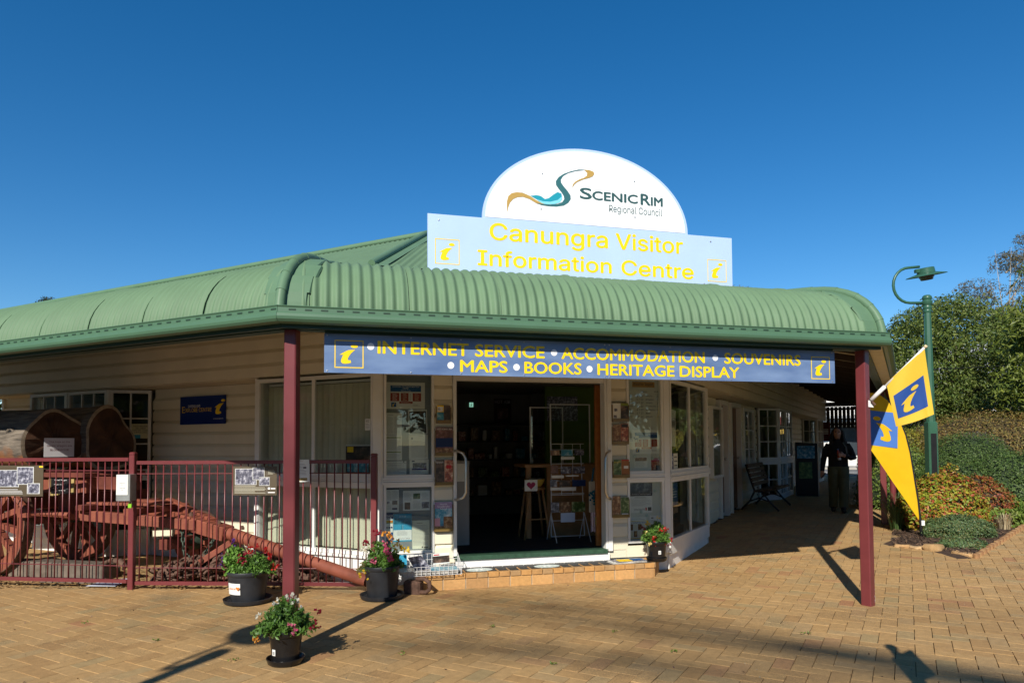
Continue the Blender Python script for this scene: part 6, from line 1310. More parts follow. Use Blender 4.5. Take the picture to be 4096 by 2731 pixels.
for k in range(4): mb.rect(-0.02, 0.20, 2.22 - k * 0.055, 2.25 - k * 0.055, -0.002)
obj('board_text', mb, WINK, t, Mh)

# ================================================================== person
def person():
    M = T(6.86, 14.40, gz(6.86, 14.40)) @ RZ(-25.4)
    p = thing('person', 'person in black jumper and olive trousers walking with a drink bottle', 'person', M)
    mb = MB()
    def loft(rings, n=16):
        vs = []; fs = []
        for (cx, cy, cz, rx, ry) in rings:
            for k in range(n): a = 2*math.pi*k/n; vs.append((cx + rx*math.cos(a), cy + ry*math.sin(a), cz))
        for i in range(len(rings)-1):
            for k in range(n): fs.append((i*n+k, i*n+(k+1) % n, (i+1)*n+(k+1) % n, (i+1)*n+k))
        fs += [tuple(range(n-1, -1, -1)), tuple(range((len(rings)-1)*n, len(rings)*n))]; mb.add(vs, fs)
    # torso with jumper, loose at the hem
    loft([(0, 0, 0.90, 0.17, 0.125), (0, 0, 0.98, 0.195, 0.14), (0, 0, 1.10, 0.19, 0.135), (0, -0.01, 1.25, 0.20, 0.145), (0, -0.005, 1.36, 0.205, 0.13), (0, 0, 1.44, 0.17, 0.10), (0, 0, 1.49, 0.085, 0.08), (0, 0, 1.535, 0.062, 0.065), (0, -0.012, 1.58, 0.056, 0.06)])
    # head, tipped forward
    loft([(0, -0.035, 1.545, 0.040, 0.045), (0, -0.040, 1.575, 0.060, 0.075), (0, -0.035, 1.62, 0.073, 0.092), (0, -0.028, 1.67, 0.078, 0.098), (0, -0.018, 1.715, 0.074, 0.092), (0, -0.008, 1.75, 0.055, 0.068), (0, -0.004, 1.768, 0.02, 0.025)])
    mb.tube([(0, -0.120, 1.665), (0, -0.142, 1.635), (0, -0.128, 1.625)], [0.010, 0.015, 0.010], 8)
    # trousers: two loose legs, the viewer's right one forward
    mb.tube([(-0.085, 0, 0.95), (-0.095, -0.01, 0.75), (-0.10, 0.00, 0.50), (-0.105, 0.06, 0.25), (-0.105, 0.10, 0.10)], [0.125, 0.115, 0.098, 0.090, 0.092], 14)
    mb.tube([(0.085, 0, 0.95), (0.095, -0.05, 0.75), (0.095, -0.09, 0.50), (0.09, -0.10, 0.25), (0.09, -0.12, 0.09)], [0.125, 0.115, 0.098, 0.090, 0.092], 14)
    # boots
    for sx, y in ((-0.105, 0.10), (0.09, -0.13)):
        mb.tube([(sx, y + 0.02, 0.16), (sx, y + 0.01, 0.08), (sx, y - 0.05, 0.048), (sx * 1.05, y - 0.16, 0.04)], [0.055, 0.058, 0.055, 0.040], 10)
    # arms: one hanging, one bent to hold the bottle
    mb.tube([(-0.17, 0, 1.42), (-0.235, 0.01, 1.30), (-0.275, 0.02, 1.10), (-0.295, -0.01, 0.95), (-0.305, -0.04, 0.84)], [0.062, 0.064, 0.056, 0.048, 0.040], 12)
    mb.tube([(0.17, 0, 1.42), (0.235, 0.01, 1.30), (0.30, 0.02, 1.13), (0.24, -0.13, 1.13), (0.13, -0.215, 1.185)], [0.062, 0.064, 0.058, 0.050, 0.040], 12)
    # hands: palm and five fingers each
    mb.tube([(-0.305, -0.04, 0.85), (-0.31, -0.05, 0.80), (-0.31, -0.055, 0.765)], [0.026, 0.036, 0.030], 10)
    for k, (dx, ln) in enumerate(((-0.026, 0.055), (-0.009, 0.066), (0.009, 0.062), (0.026, 0.050))):
        mb.tube([(-0.31 + dx, -0.055, 0.775), (-0.31 + dx, -0.070, 0.775 - ln * 0.6), (-0.31 + dx * 0.9, -0.062, 0.775 - ln)], [0.0115, 0.0105, 0.009], 6)
    mb.tube([(-0.285, -0.07, 0.82), (-0.272, -0.095, 0.79), (-0.278, -0.105, 0.765)], [0.013, 0.012, 0.010], 6)
    mb.tube([(0.14, -0.21, 1.18), (0.095, -0.225, 1.195), (0.075, -0.225, 1.20)], [0.026, 0.036, 0.030], 10)
    for k, (dz, ln) in enumerate(((0.030, 0.05), (0.010, 0.056), (-0.010, 0.054), (-0.028, 0.044))):
        mb.tube([(0.085, -0.235, 1.20 + dz), (0.060, -0.268, 1.20 + dz), (0.060 - ln * 0.55, -0.276, 1.20 + dz), (0.05 - ln * 0.9, -0.258, 1.20 + dz)], [0.0115, 0.011, 0.010, 0.009], 6)
    mb.tube([(0.10, -0.205, 1.225), (0.075, -0.20, 1.255), (0.045, -0.215, 1.265)], [0.013, 0.012, 0.010], 6)
    o = obj('body', mb, WHITE, None, I4)
    md = o.modifiers.new('r', 'REMESH'); md.mode = 'VOXEL'; md.voxel_size = 0.0095
    sm = o.modifiers.new('s', 'SMOOTH'); sm.factor = 0.5; sm.iterations = 3
    dg = bpy.context.evaluated_depsgraph_get(); me = bpy.data.meshes.new_from_object(o.evaluated_get(dg)); bpy.data.objects.remove(o)
    me.materials.clear()
    SKIN = mat('skin', (0.46, 0.25, 0.17), rough=0.5, var=0.05); JUMP = mat('black_jumper', (0.010, 0.010, 0.012), rough=0.9, var=0.25, scale=20, bump=0.4, bscale=80); OLIVE = mat('olive_trousers', (0.075, 0.080, 0.040), rough=0.85, var=0.18, scale=8, bump=0.3, bscale=30); BOOT = mat('black_boot', (0.010, 0.009, 0.009), rough=0.4, var=0.2)
    for m in (SKIN, JUMP, OLIVE, BOOT): me.materials.append(m)
    h1, h2 = Vector((-0.31, -0.06, 0.78)), Vector((0.075, -0.235, 1.205))
    for f in me.polygons:
        c = f.center
        if c.z > 1.535: k = 0
        elif (c - h1).length < 0.085 or (c - h2).length < 0.078: k = 0
        elif c.z < 0.105 or (c.z < 0.13 and c.y < -0.2): k = 3
        elif c.z < 0.955 and abs(c.x) < 0.235: k = 2
        else: k = 1
        f.material_index = k; f.use_smooth = True
    obj('body', me, None, p, M)
    # face
    for sx in (-1, 1):
        obj('eye', MB().lathe([(0.001, -0.005), (0.012, 0.0), (0.001, 0.005)], 10), mat('eye_dark', (0.03, 0.02, 0.02), rough=0.3, var=0), p, M @ T(sx * 0.032, -0.1195, 1.672) @ Matrix.Rotation(R_(90), 4, 'X'))
        obj('eyebrow', MB().tube([(sx * 0.015, -0.126, 1.693), (sx * 0.048, -0.114, 1.693)], 0.004, 5), mat('hair_dark', (0.012, 0.008, 0.006), rough=0.45, var=0.3, scale=30), p, M)
    obj('mouth', MB().tube([(-0.022, -0.118, 1.602), (0, -0.124, 1.601), (0.022, -0.118, 1.602)], [0.003, 0.006, 0.003], 6), mat('lips', (0.35, 0.11, 0.09), rough=0.5, var=0), p, M)
    hr = MB(); rg = random.Random(6)
    for s in (-1, 1):
        for k in range(30):
            a = R_(rg.uniform(-22, 95)); top = Vector((s * 0.012, -0.06 + 0.10 * (k / 30), 1.775))
            rad = 0.098 + rg.uniform(0, 0.028); mid = Vector((s * rad * math.cos(a) * 0.95, rad * 1.12 * math.sin(a) - 0.015, 1.66))
            e = Vector((s * (0.115 + rg.uniform(0, 0.075)), mid.y * 0.8 + rg.uniform(-0.03, 0.03) - 0.02, rg.uniform(1.24, 1.40)))
            pts = []
            for j in range(9):
                u = j / 8
                q = top.lerp(mid, min(1, u * 2.2)) if u < 0.45 else mid.lerp(e, (u - 0.45) / 0.55)
                w = 0.010 * math.sin(u * 14 + k) * u; pts.append(q + Vector((w, w * 0.5, 0.012 * math.sin(math.pi * min(1, u * 2.2)))))
            hr.tube(pts, [0.010, 0.014, 0.017, 0.018, 0.019, 0.019, 0.018, 0.014, 0.006], 6)
    hr.lathe([(0.001, 1.782), (0.05, 1.77), (0.085, 1.735), (0.098, 1.68), (0.095, 1.60), (0.08, 1.50), (0.06, 1.45)][::-1], 18, (0, 0.028, 0), 0.95, 0.92)
    obj('hair', hr, MATS['hair_dark'], p, M, smooth='all')
    b = thing('drink_bottle', 'bottle of red drink with a blue cap held by the walking person', 'bottle', M @ T(0.028, -0.245, 1.10))
    Mb_ = M @ T(0.030, -0.243, 1.095) @ Matrix.Rotation(R_(-8), 4, 'Y')
    obj('bottle', MB().lathe([(0.001, 0), (0.030, 0), (0.032, 0.01), (0.032, 0.135), (0.026, 0.165), (0.013, 0.195), (0.013, 0.212)], 18), mat('red_drink', (0.34, 0.06, 0.03), rough=0.1, var=0.1), b, Mb_, smooth=True)
    obj('bottle_base', MB().lathe([(0.0325, 0.002), (0.0325, 0.045)], 18), mat('clear_plastic', (0.5, 0.52, 0.55), rough=0.15, var=0.1), b, Mb_, smooth=True)
    obj('cap', MB().lathe([(0.016, 0.210), (0.016, 0.232), (0.001, 0.233)], 14), smat('cap_blue', (60, 110, 165), var=0), b, Mb_, smooth=True)
    ph = obj('phone', MB().cbox(-0.012, 0.012, -0.035, 0.035, -0.07, 0.07, 0.004), BLACK, None, M @ T(-0.285, -0.085, 0.765) @ Matrix.Rotation(R_(35), 4, 'Y')); tag(ph, 'black phone in the lowered hand of the walking person', 'phone')
    obj('bag_strap', MB().tube([(0.10, -0.085, 1.455), (0.155, -0.115, 1.36), (0.165, -0.13, 1.22)], 0.014, 6), mat('grey_strap', (0.10, 0.11, 0.11), var=0.4, scale=40), p, M)
person()

# ================================================================== flags and lamp
FLAGY = mat('flag_yellow', srgb((240, 200, 60)), rough=0.65, var=0.03); FLAGY2 = mat('feather_flag_yellow', srgb((235, 190, 5)), rough=0.7, var=0.04)
FLAGB = mat('flag_blue', srgb((35, 80, 158)), rough=0.65, var=0.03)
WPOLE = mat('white_pole', (0.72, 0.70, 0.68), rough=0.4, var=0.08)
for m in (FLAGY, FLAGY2, FLAGB):      # cloth lets some light through
    nt_ = m.node_tree; pb = nt_.nodes['Principled BSDF']; out = nt_.nodes['Material Output']
    tr = nt_.nodes.new('ShaderNodeBsdfTranslucent'); mx = nt_.nodes.new('ShaderNodeMixShader'); mx.inputs[0].default_value = 0.3
    tr.inputs['Color'].default_value = pb.inputs['Base Color'].default_value
    nt_.links.new(pb.outputs[0], mx.inputs[1]); nt_.links.new(tr.outputs[0], mx.inputs[2]); nt_.links.new(mx.outputs[0], out.inputs['Surface'])
fg = thing('bracket_flag', 'yellow information flag on a slanting white pole fixed to the right post', 'flag', T(3.76, 7.15, 2.1))
A0, A1 = Vector((3.765, 7.146, 2.134)), Vector((4.205, 6.892, 2.665))
obj('flag_pole', MB().tube([A0.lerp(A1, 0.22), A1], 0.0125, 12), WPOLE, fg, I4, smooth='all')
obj('pole_socket', MB().tube([A0, A0.lerp(A1, 0.26)], 0.021, 14), WPOLE, fg, I4, smooth='all')
obj('pole_tip', MB().tube([A1.lerp(A0, 0.03), A1 + (A1 - A0) * 0.008], 0.0155, 12), smat('tan_tip', (215, 190, 150), var=0), fg, I4, smooth='all')
Mpl = T(P2.x, P2.y, 0) @ RZ(37.5)
obj('wall_plate', MB().box(0.0525, 0.0585, -0.035, 0.035, 1.99, 2.19), WPOLE, fg, Mpl)
obj('bracket', MB().add([A0 + Vector(v) for v in [(-0.075, 0.03, -0.07), (-0.03, -0.0, -0.07), (0.03, 0.01, -0.075), (0.0, 0.045, -0.075), (-0.075, 0.03, 0.0), (-0.03, 0.0, 0.0), (0.03, 0.01, -0.01), (0.0, 0.045, -0.01)]], [(0,3,2,1),(4,5,6,7),(0,1,5,4),(1,2,6,5),(2,3,7,6),(3,0,4,7)]), WPOLE, fg)
obj('rust_stain', MB().tube([A0 + Vector((0.0, -0.012, -0.012)), A0 + Vector((0.035, -0.01, -0.05))], 0.012, 7), RUST, fg)
for dz in (2.01, 2.17): obj('screw', MB().lathe([(0.006, 0), (0.005, 0.003), (0.001, 0.004)], 8), ZINC, fg, Mpl @ T(0.0585, 0.015, dz) @ Matrix.Rotation(R_(90), 4, 'Y'))
c00, c10, c11, c01 = Vector((3.89, 7.073, 2.305)), Vector((4.192, 6.899, 2.640)), Vector((4.250, 6.866, 1.972)), Vector((3.957, 7.035, 1.853))
def flagpt(u, v):
    a = c00.lerp(c10, u); b = c01.lerp(c11, u); p = a.lerp(b, v)
    nrm = Vector((-0.5, -0.866, 0))
    return p + nrm * (0.030 * math.sin(u * 5.2 + 0.6) * v + 0.05 * max(0, u - 0.86) * 6 * v * -1 + 0.018 * math.sin(v * 4 + u * 3)) + Vector((0, 0, -0.012 * math.sin(u * math.pi) * v))
def cloth(f, nu, nv, th=0.0012):
    mb = MB(); 
    for j in range(nv + 1):
        for i in range(nu + 1): mb.v.append(tuple(f(i / nu, j / nv)))
    for j in range(nv):
        for i in range(nu): mb.f.append((j*(nu+1)+i, (j+1)*(nu+1)+i, (j+1)*(nu+1)+i+1, j*(nu+1)+i+1)); mb.m.append(0)
    return mb
obj('flag_cloth', cloth(flagpt, 28, 28), FLAGY, fg, I4, smooth='all')
off = Vector((-0.5, -0.866, 0)) * 0.003
def flagsub(u0, u1, v0, v1, o): return lambda u, v: flagpt(u0 + (u1 - u0) * u, v0 + (v1 - v0) * v) + off * o
obj('blue_square', cloth(flagsub(0.10, 0.885, 0.355, 0.845, 1), 20, 16), FLAGB, fg, I4, smooth='all')
def emblem(f, mirror=False):
    mb = MB()
    for poly in (I_DOT, I_BODY):
        mb.face([tuple(f((1 - a) if mirror else a, 1 - b)) for a, b in (poly[::-1] if mirror else poly)])
    return mb
bm_ = emblem(flagsub(0.10, 0.885, 0.335, 0.865, 2.2))
obj('info_emblem', bm_, FLAGY, fg)

ff = thing('feather_flag', 'tall yellow feather flag with reversed information emblem in the garden bed', 'flag', T(6.595, 11.062, 0.0))
MF = frame(Vector((6.595, 11.062, 0)), hd(100))
pole = [(-0.0, 0.0), (-0.016, 0.36), (-0.047, 0.761), (-0.099, 1.164), (-0.146, 1.528), (-0.205, 1.812), (-0.317, 2.139), (-0.462, 2.386), (-0.611, 2.504), (-0.725, 2.518)]
left = [(-0.725, 2.514), (-0.834, 2.426), (-0.884, 2.229), (-0.902, 1.983), (-0.858, 1.736), (-0.748, 1.571), (-0.565, 1.285), (-0.312, 0.88), (-0.012, 0.392)]
obj('flag_pole', MB().tube([(a, 0, b) for a, b in pole], [0.022, 0.020, 0.018, 0.017, 0.016, 0.015, 0.014, 0.013, 0.012, 0.011], 10), BLACK, ff, MF, smooth='all')
def pl(path, t):
    L = [0]
    for a, b in zip(path, path[1:]): L.append(L[-1] + math.hypot(b[0]-a[0], b[1]-a[1]))
    s = t * L[-1]
    for i in range(len(path)-1):
        if s <= L[i+1] + 1e-9: q = (s - L[i]) / (L[i+1] - L[i]); return (path[i][0] + (path[i+1][0]-path[i][0])*q, path[i][1] + (path[i+1][1]-path[i][1])*q)
    return path[-1]
rightp = [(-0.725, 2.518), (-0.611, 2.504), (-0.462, 2.386), (-0.317, 2.139), (-0.205, 1.812), (-0.146, 1.528), (-0.099, 1.164), (-0.047, 0.761), (-0.014, 0.385)]
def ffpt(u, v):
    a = pl(left, v); b = pl(rightp, v); x = a[0] + (b[0]-a[0])*u; z = a[1] + (b[1]-a[1])*u
    return MF @ Vector((x, -0.012 + 0.028 * math.sin(x * 7 + z * 2.2) * (1 - u) + 0.012 * math.sin(z * 9 + x * 4) * (1 - u), z))
obj('flag_cloth', cloth(ffpt, 20, 44), FLAGY2, ff, I4, smooth='all')
sq = [Vector((-0.789, 0, 2.228)), Vector((-0.316, 0, 2.172)), Vector((-0.335, 0, 1.602)), Vector((-0.787, 0, 1.662))]
def ffsq(o):
    def f(u, v):
        p = sq[0].lerp(sq[1], u).lerp(sq[3].lerp(sq[2], u), v)
        # follow the cloth
        best = -0.012 + 0.0
        uu = max(0, min(1, (p.x + 0.88) / 0.65)); y = -0.012 + 0.028 * math.sin(p.x * 7 + p.z * 2.2) * (1 - uu) + 0.012 * math.sin(p.z * 9 + p.x * 4) * (1 - uu)
        return MF @ Vector((p.x, y - 0.004 - 0.0025 * o, p.z))
    return f
obj('blue_square', cloth(ffsq(1), 16, 16), mat('feather_flag_blue', srgb((60, 105, 178)), rough=0.7, var=0.03), ff, I4, smooth='all')
obj('info_emblem', emblem(ffsq(3), True), FLAGY2, ff)
obj('tag_label', MB().box(-0.012, 0.035, -0.025, -0.020, 0.36, 0.44), PAPER, ff, MF); obj('base_spike', MB().lathe([(0.03, -0.05), (0.03, 0.10), (0.024, 0.12)], 12), BLACK, ff, MF, smooth=True)

LGREEN = mat('lamp_green', (0.035, 0.105, 0.065), rough=0.35, var=0.08)
def street_lamp(x, y, label, k=1.0, ang=0):
    M = T(x, y, 0) @ RZ(ang); t = thing('street_lamp', label, 'street lamp', M, 'green street lamps')
    obj('post_casing', MB().cbox(-0.082, 0.082, -0.082, 0.082, 0.0, 2.06 * k, 0.02), LGREEN, t, M)
    obj('casing_slot', MB().box(-0.055, 0.045, -0.0855, -0.0822, 0.1, 1.85 * k), BLACK, t, M)
    obj('post', MB().lathe([(0.075, 2.0 * k), (0.066, 3.2 * k), (0.056, 4.0 * k)], 8), LGREEN, t, M)
    obj('collar', MB().lathe([(0.058, 3.98 * k), (0.066, 4.0 * k), (0.066, 4.03 * k), (0.06, 4.04 * k), (0.07, 4.06 * k), (0.07, 4.09 * k), (0.062, 4.11 * k), (0.085, 4.14 * k), (0.085, 4.19 * k), (0.066, 4.21 * k), (0.08, 4.23 * k), (0.075, 4.27 * k), (0.05, 4.295 * k), (0.001, 4.305 * k)], 20), LGREEN, t, M, smooth=True)
    zc = 4.16 * k; pts = [(-0.05, 0, zc)]
    for j in range(13):
        a = R_(-90 - 180 * j / 12); pts.append((-0.30 + 0.29 * math.cos(a), 0, zc + 0.315 + 0.315 * math.sin(a)))
    pts += [(-0.12, 0, zc + 0.645)]
    obj('arm', MB().tube(pts, 0.024, 12), LGREEN, t, M, smooth='all')
    Mh = M @ T(0.0, 0, zc + 0.50) @ Matrix.Rotation(R_(-9), 4, 'Y') @ Matrix.Rotation(R_(6), 4, 'X')
    hd_ = obj('lamp_shade', MB().lathe([(0.135, 0.035), (0.31, -0.008), (0.325, -0.02), (0.31, -0.018), (0.13, 0.022)], 36), LGREEN, t, Mh, smooth=True)
    obj('lamp_housing', MB().lathe([(0.001, 0.125), (0.12, 0.125), (0.135, 0.115), (0.145, 0.035), (0.13, 0.025)][::-1], 28), LGREEN, hd_, Mh, smooth=True)
    obj('arm_clamp', MB().cbox(-0.19, -0.10, -0.045, 0.045, 0.06, 0.125, 0.012), LGREEN, hd_, Mh)
    obj('lens', MB().lathe([(0.13, 0.022), (0.12, -0.045), (0.105, -0.055), (0.10, -0.085), (0.085, -0.095), (0.001, -0.098)][::-1], 24), mat('dusty_lens', (0.10, 0.09, 0.07), rough=0.35, var=0.15), hd_, Mh, smooth=True)
street_lamp(7.36, 12.0, 'green street lamp with curled arm standing among the garden shrubs')
street_lamp(-4.05, 0.15, 'green street lamp left of the viewer whose shadow crosses the paving', 0.90, 60)
# board on a pole at the right, its shadow falls on the paving
t = thing('pole_sign', 'notice board on a pole right of the viewer throwing a shadow on the paving', 'sign', T(2.17, 2.50, 0)); Ms = T(2.17, 2.50, 0) @ RZ(38)
obj('pole', MB().tube([(0, 0, 0), (0, 0, 2.18)], 0.035, 12), LGREEN, t, Ms, smooth='all'); obj('finial', MB().lathe([(0.035, 2.18), (0.05, 2.20), (0.04, 2.25), (0.001, 2.28)], 14), LGREEN, t, Ms, smooth=True)
obj('board', MB().box(-0.17, 0.17, -0.055, -0.036, 1.70, 2.12), LGREEN, t, Ms)
# ================================================================== garden bed
MULCH = mat('bark_mulch', (0.055, 0.032, 0.020), rough=0.95, var=0.45, scale=25, bump=0.8, bscale=45)
mb = MB(); xs2 = [5.6 + i * 0.35 for i in range(29)]; ys2 = [9.3 + j * 0.35 for j in range(50)]; idx = {}
for j, y in enumerate(ys2):
    for i, x in enumerate(xs2):
        idx[(i, j)] = len(mb.v); mb.v.append((x, y, gz(x, y) + (0.03 if in_poly(x, y, BED) else -0.03) + 0.015 * noise.noise(Vector((x * 3, y * 3, 0)))))
for j in range(len(ys2)-1):
    for i in range(len(xs2)-1):
        if any(in_poly(mb.v[idx[c]][0], mb.v[idx[c]][1], BED) for c in ((i, j), (i+1, j), (i, j+1), (i+1, j+1))): mb.f.append((idx[(i, j)], idx[(i+1, j)], idx[(i+1, j+1)], idx[(i, j+1)])); mb.m.append(0)
struct('garden_bed', mb, MULCH, smooth='all')
chips_ = MB(); rg = random.Random(31)
for k in range(2600):
    x, y = rg.uniform(5.7, 8.2), rg.uniform(9.5, 12.6)
    if not in_poly(x, y, BED): continue
    c = Vector((x, y, gz(x, y) + 0.05)); chips_.leaf(c, rg.uniform(0.03, 0.09), Vector((0, 0, 2.2)), 0.3, rg)
o = obj('mulch_chips', chips_, leafmat('bark_chip', [(0.03, 0.018, 0.012), (0.09, 0.05, 0.03), (0.16, 0.10, 0.06), (0.05, 0.03, 0.02)], 0.9, 0.0), None); o['kind'] = 'stuff'; o['label'] = 'bark mulch chips in the garden bed'
# sandstone edging and timber edging
SANDST = [mat('sandstone_%d' % i, c, rough=0.9, var=0.2, scale=14, bump=0.6, bscale=35) for i, c in enumerate([(0.42, 0.26, 0.12), (0.46, 0.31, 0.16), (0.38, 0.24, 0.11)])]
def stone(x, y, L, W, H, a, k, label):
    rg = random.Random(k * 3 + 1); bm = bmesh.new(); bmesh.ops.create_cube(bm, size=1.0)
    bmesh.ops.subdivide_edges(bm, edges=bm.edges[:], cuts=2, use_grid_fill=True)
    for v in bm.verts:
        q = v.co.copy(); f = 1 - 0.10 * (abs(q.x) > 0.4) * (abs(q.y) > 0.4) - 0.08 * (abs(q.z) > 0.4) * ((abs(q.x) > 0.4) + (abs(q.y) > 0.4))
        v.co = Vector((q.x * L * f, q.y * W * f, (q.z + 0.5) * H)) + Vector((rg.uniform(-1, 1), rg.uniform(-1, 1), rg.uniform(-1, 1))) * 0.012
    me = bpy.data.meshes.new('stone'); bm.to_mesh(me); bm.free()
    return tag(obj('edging_stone', me, SANDST[k % 3], None, T(x, y, gz(x, y) - 0.01) @ RZ(a), smooth=True), label, 'stone', 'sandstone edging of the garden bed')
stone(5.90, 10.40, 0.22, 0.12, 0.045, -38, 0, 'flat sandstone piece at the left corner of the garden bed'); stone(6.03, 10.25, 0.20, 0.12, 0.045, -48, 1, 'second flat sandstone piece of the bed edge, beside the raised block')
stone(6.17, 10.08, 0.24, 0.18, 0.10, -58, 2, 'raised sandstone block in front of the feather flag'); stone(6.32, 9.66, 0.30, 0.13, 0.06, -70, 3, 'long sandstone piece near the front point of the garden bed')
ed = thing('timber_edging', 'low timber log edging along the right side of the garden bed', 'edging', T(6.36, 9.47, 0))
v0, v1 = Vector((6.36, 9.46, 0)), Vector((9.6, 12.62, 0)); nst = 60
TIMB = [mat('edging_timber_%d' % i, c, rough=0.85, var=0.25, scale=12) for i, c in enumerate([(0.30, 0.16, 0.07), (0.24, 0.12, 0.055), (0.34, 0.20, 0.09)])]
for k in range(nst):
    p = v0.lerp(v1, (k + 0.5) / nst); h = 0.055 + rnd.uniform(-0.010, 0.010)
    obj('edging_log', MB().lathe([(0.034, -0.02), (0.034, h - 0.008), (0.026, h), (0.001, h + 0.002)], 8), TIMB[k % 3], ed, T(p.x, p.y, gz(p.x, p.y)), smooth=True)
# ------------------------------------------------------------------ clipped shrubs
def dome(name, label, x, y, rx, ry, h, m, n, size, seed, core=(0.02, 0.035, 0.012), lump=0.10, z0=None, cat='shrub', squash=0.9, zbase=0.0):
    rg = random.Random(seed); z = gz(x, y) if z0 is None else z0; M = T(x, y, z); t = thing(name, label, cat, M)
    def rad(d): return 1 + lump * noise.noise(d * 2.1 + Vector((seed, 0, 0))) + lump * 0.5 * noise.noise(d * 5 + Vector((0, seed, 0)))
    def P(d, f=1.0): r = rad(d) * f; zz = max(d.z, -0.35); return Vector((d.x * rx * r, d.y * ry * r, zbase + h * squash * (0.28 + 0.80 * zz * r) / 1.08 if zz > -0.2 else zbase + h * 0.10 * rg.random()))
    mb = MB(); nn, mm = 20, 10; vs = []; fs = []
    for j in range(mm + 1):
        ph = math.pi * 0.5 - (math.pi * 0.62) * j / mm
        for k in range(nn): a = 2*math.pi*k/nn; vs.append(P(Vector((math.cos(ph)*math.cos(a), math.cos(ph)*math.sin(a), math.sin(ph))), 0.90))
    for j in range(mm):
        for k in range(nn): fs.append((j*nn+k, (j+1)*nn+k, (j+1)*nn+(k+1) % nn, j*nn+(k+1) % nn))
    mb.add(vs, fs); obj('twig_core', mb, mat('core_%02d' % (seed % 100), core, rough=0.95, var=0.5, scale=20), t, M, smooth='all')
    lf = MB()
    for k in range(n):
        u = rg.uniform(-0.32, 1); a = rg.uniform(0, 6.283); q = math.sqrt(max(0, 1 - u*u)); d = Vector((q*math.cos(a), q*math.sin(a), u))
        if d.y > 0.55 and u < 0.5 and rg.random() < 0.6: continue
        lf.leaf(P(d, rg.uniform(0.90, 1.035)) + Vector((rg.gauss(0, .012), rg.gauss(0, .012), rg.gauss(0, .012))), size * rg.uniform(0.6, 1.3), d * 1.7 + Vector((0, 0, 0.25)), 0.5, rg)
    obj('foliage', lf, m, t, M)
    return t, M
L_BRONZE = leafmat('bronze_leaf', [(0.156, 0.108, 0.030), (0.240, 0.168, 0.042), (0.120, 0.132, 0.030), (0.204, 0.108, 0.036), (0.288, 0.240, 0.060)])
L_DEEP = leafmat('box_leaf', [(0.043, 0.087, 0.020), (0.080, 0.138, 0.029), (0.116, 0.167, 0.041), (0.061, 0.109, 0.026)])
L_GREYP = leafmat('dusty_leaf', [(0.09, 0.085, 0.08), (0.13, 0.12, 0.11), (0.10, 0.10, 0.08)])
L_YEL = leafmat('golden_leaf', [(0.20, 0.20, 0.02), (0.32, 0.30, 0.03), (0.25, 0.22, 0.02), (0.12, 0.16, 0.02)])
L_NAND = leafmat('nandina_leaf', [(0.115, 0.196, 0.017), (0.299, 0.322, 0.029), (0.184, 0.253, 0.023), (0.414, 0.345, 0.034), (0.368, 0.138, 0.034), (0.391, 0.057, 0.034), (0.230, 0.276, 0.023)])
L_NRED = leafmat('nandina_red_leaf', [(0.26, 0.05, 0.03), (0.34, 0.12, 0.03), (0.14, 0.14, 0.02), (0.30, 0.07, 0.04)])
L_JUN = leafmat('juniper_leaf', [(0.07, 0.125, 0.055), (0.11, 0.17, 0.07), (0.09, 0.15, 0.045), (0.19, 0.17, 0.06)])
L_HERB = leafmat('groundcover_leaf', [(0.092, 0.161, 0.023), (0.172, 0.241, 0.034), (0.115, 0.196, 0.034), (0.230, 0.253, 0.057)])
dome('clipped_shrub', 'large bronze and yellow clipped dome shrub, the highest in the garden', 11.9, 17.0, 2.35, 1.8, 2.25, L_BRONZE, 26000, 0.055, 41, core=(0.05, 0.035, 0.012), lump=0.06, zbase=0.15)
dome('clipped_shrub', 'green clipped dome shrub in the middle of the garden', 9.35, 14.0, 1.08, 1.0, 1.78, L_DEEP, 22000, 0.038, 42, lump=0.08)
dome('clipped_shrub', 'grey topped clipped shrub behind the green dome', 10.35, 15.3, 0.95, 0.8, 1.80, L_GREYP, 9000, 0.035, 43, core=(0.04, 0.04, 0.035), lump=0.06)
dome('clipped_shrub', 'lower green clipped shrub behind the red and yellow bush', 8.60, 13.2, 0.95, 0.75, 1.28, L_DEEP, 16000, 0.038, 44, lump=0.12)
dome('clipped_shrub', 'dark green clipped shrub at the right edge of the garden', 9.55, 13.0, 1.10, 0.9, 1.38, L_DEEP, 18000, 0.042, 45, lump=0.16)
dome('clipped_shrub', 'golden topped shrub behind the feather flag', 9.9, 17.6, 0.85, 1.2, 2.0, L_YEL, 12000, 0.05, 46, core=(0.04, 0.05, 0.012), lump=0.10)
dome('clipped_shrub', 'shaded green shrub between the lamp and the feather flag', 8.35, 14.9, 0.75, 0.9, 1.55, L_HERB, 10000, 0.045, 47, lump=0.14)
dome('clipped_shrub', 'long green hedge beside the far walkway posts', 14.6, 23.0, 1.0, 2.2, 1.55, L_HERB, 8000, 0.09, 48, lump=0.10)
dome('nandina_bush', 'red and yellow leaved bush around the feather flag', 7.38, 11.80, 0.66, 0.60, 1.02, L_NAND, 8500, 0.065, 49, core=(0.03, 0.025, 0.012), lump=0.20, cat='bush')
dome('nandina_bush', 'red tipped bush behind the red and yellow bush', 8.30, 12.20, 0.55, 0.42, 0.96, L_NRED, 5000, 0.055, 50, core=(0.03, 0.02, 0.012), lump=0.22, cat='bush')
dome('nandina_bush', 'yellow topped bush in front of the lamp post', 7.72, 12.25, 0.50, 0.4, 1.16, L_NAND, 4200, 0.06, 51, core=(0.03, 0.025, 0.012), lump=0.2, cat='bush')
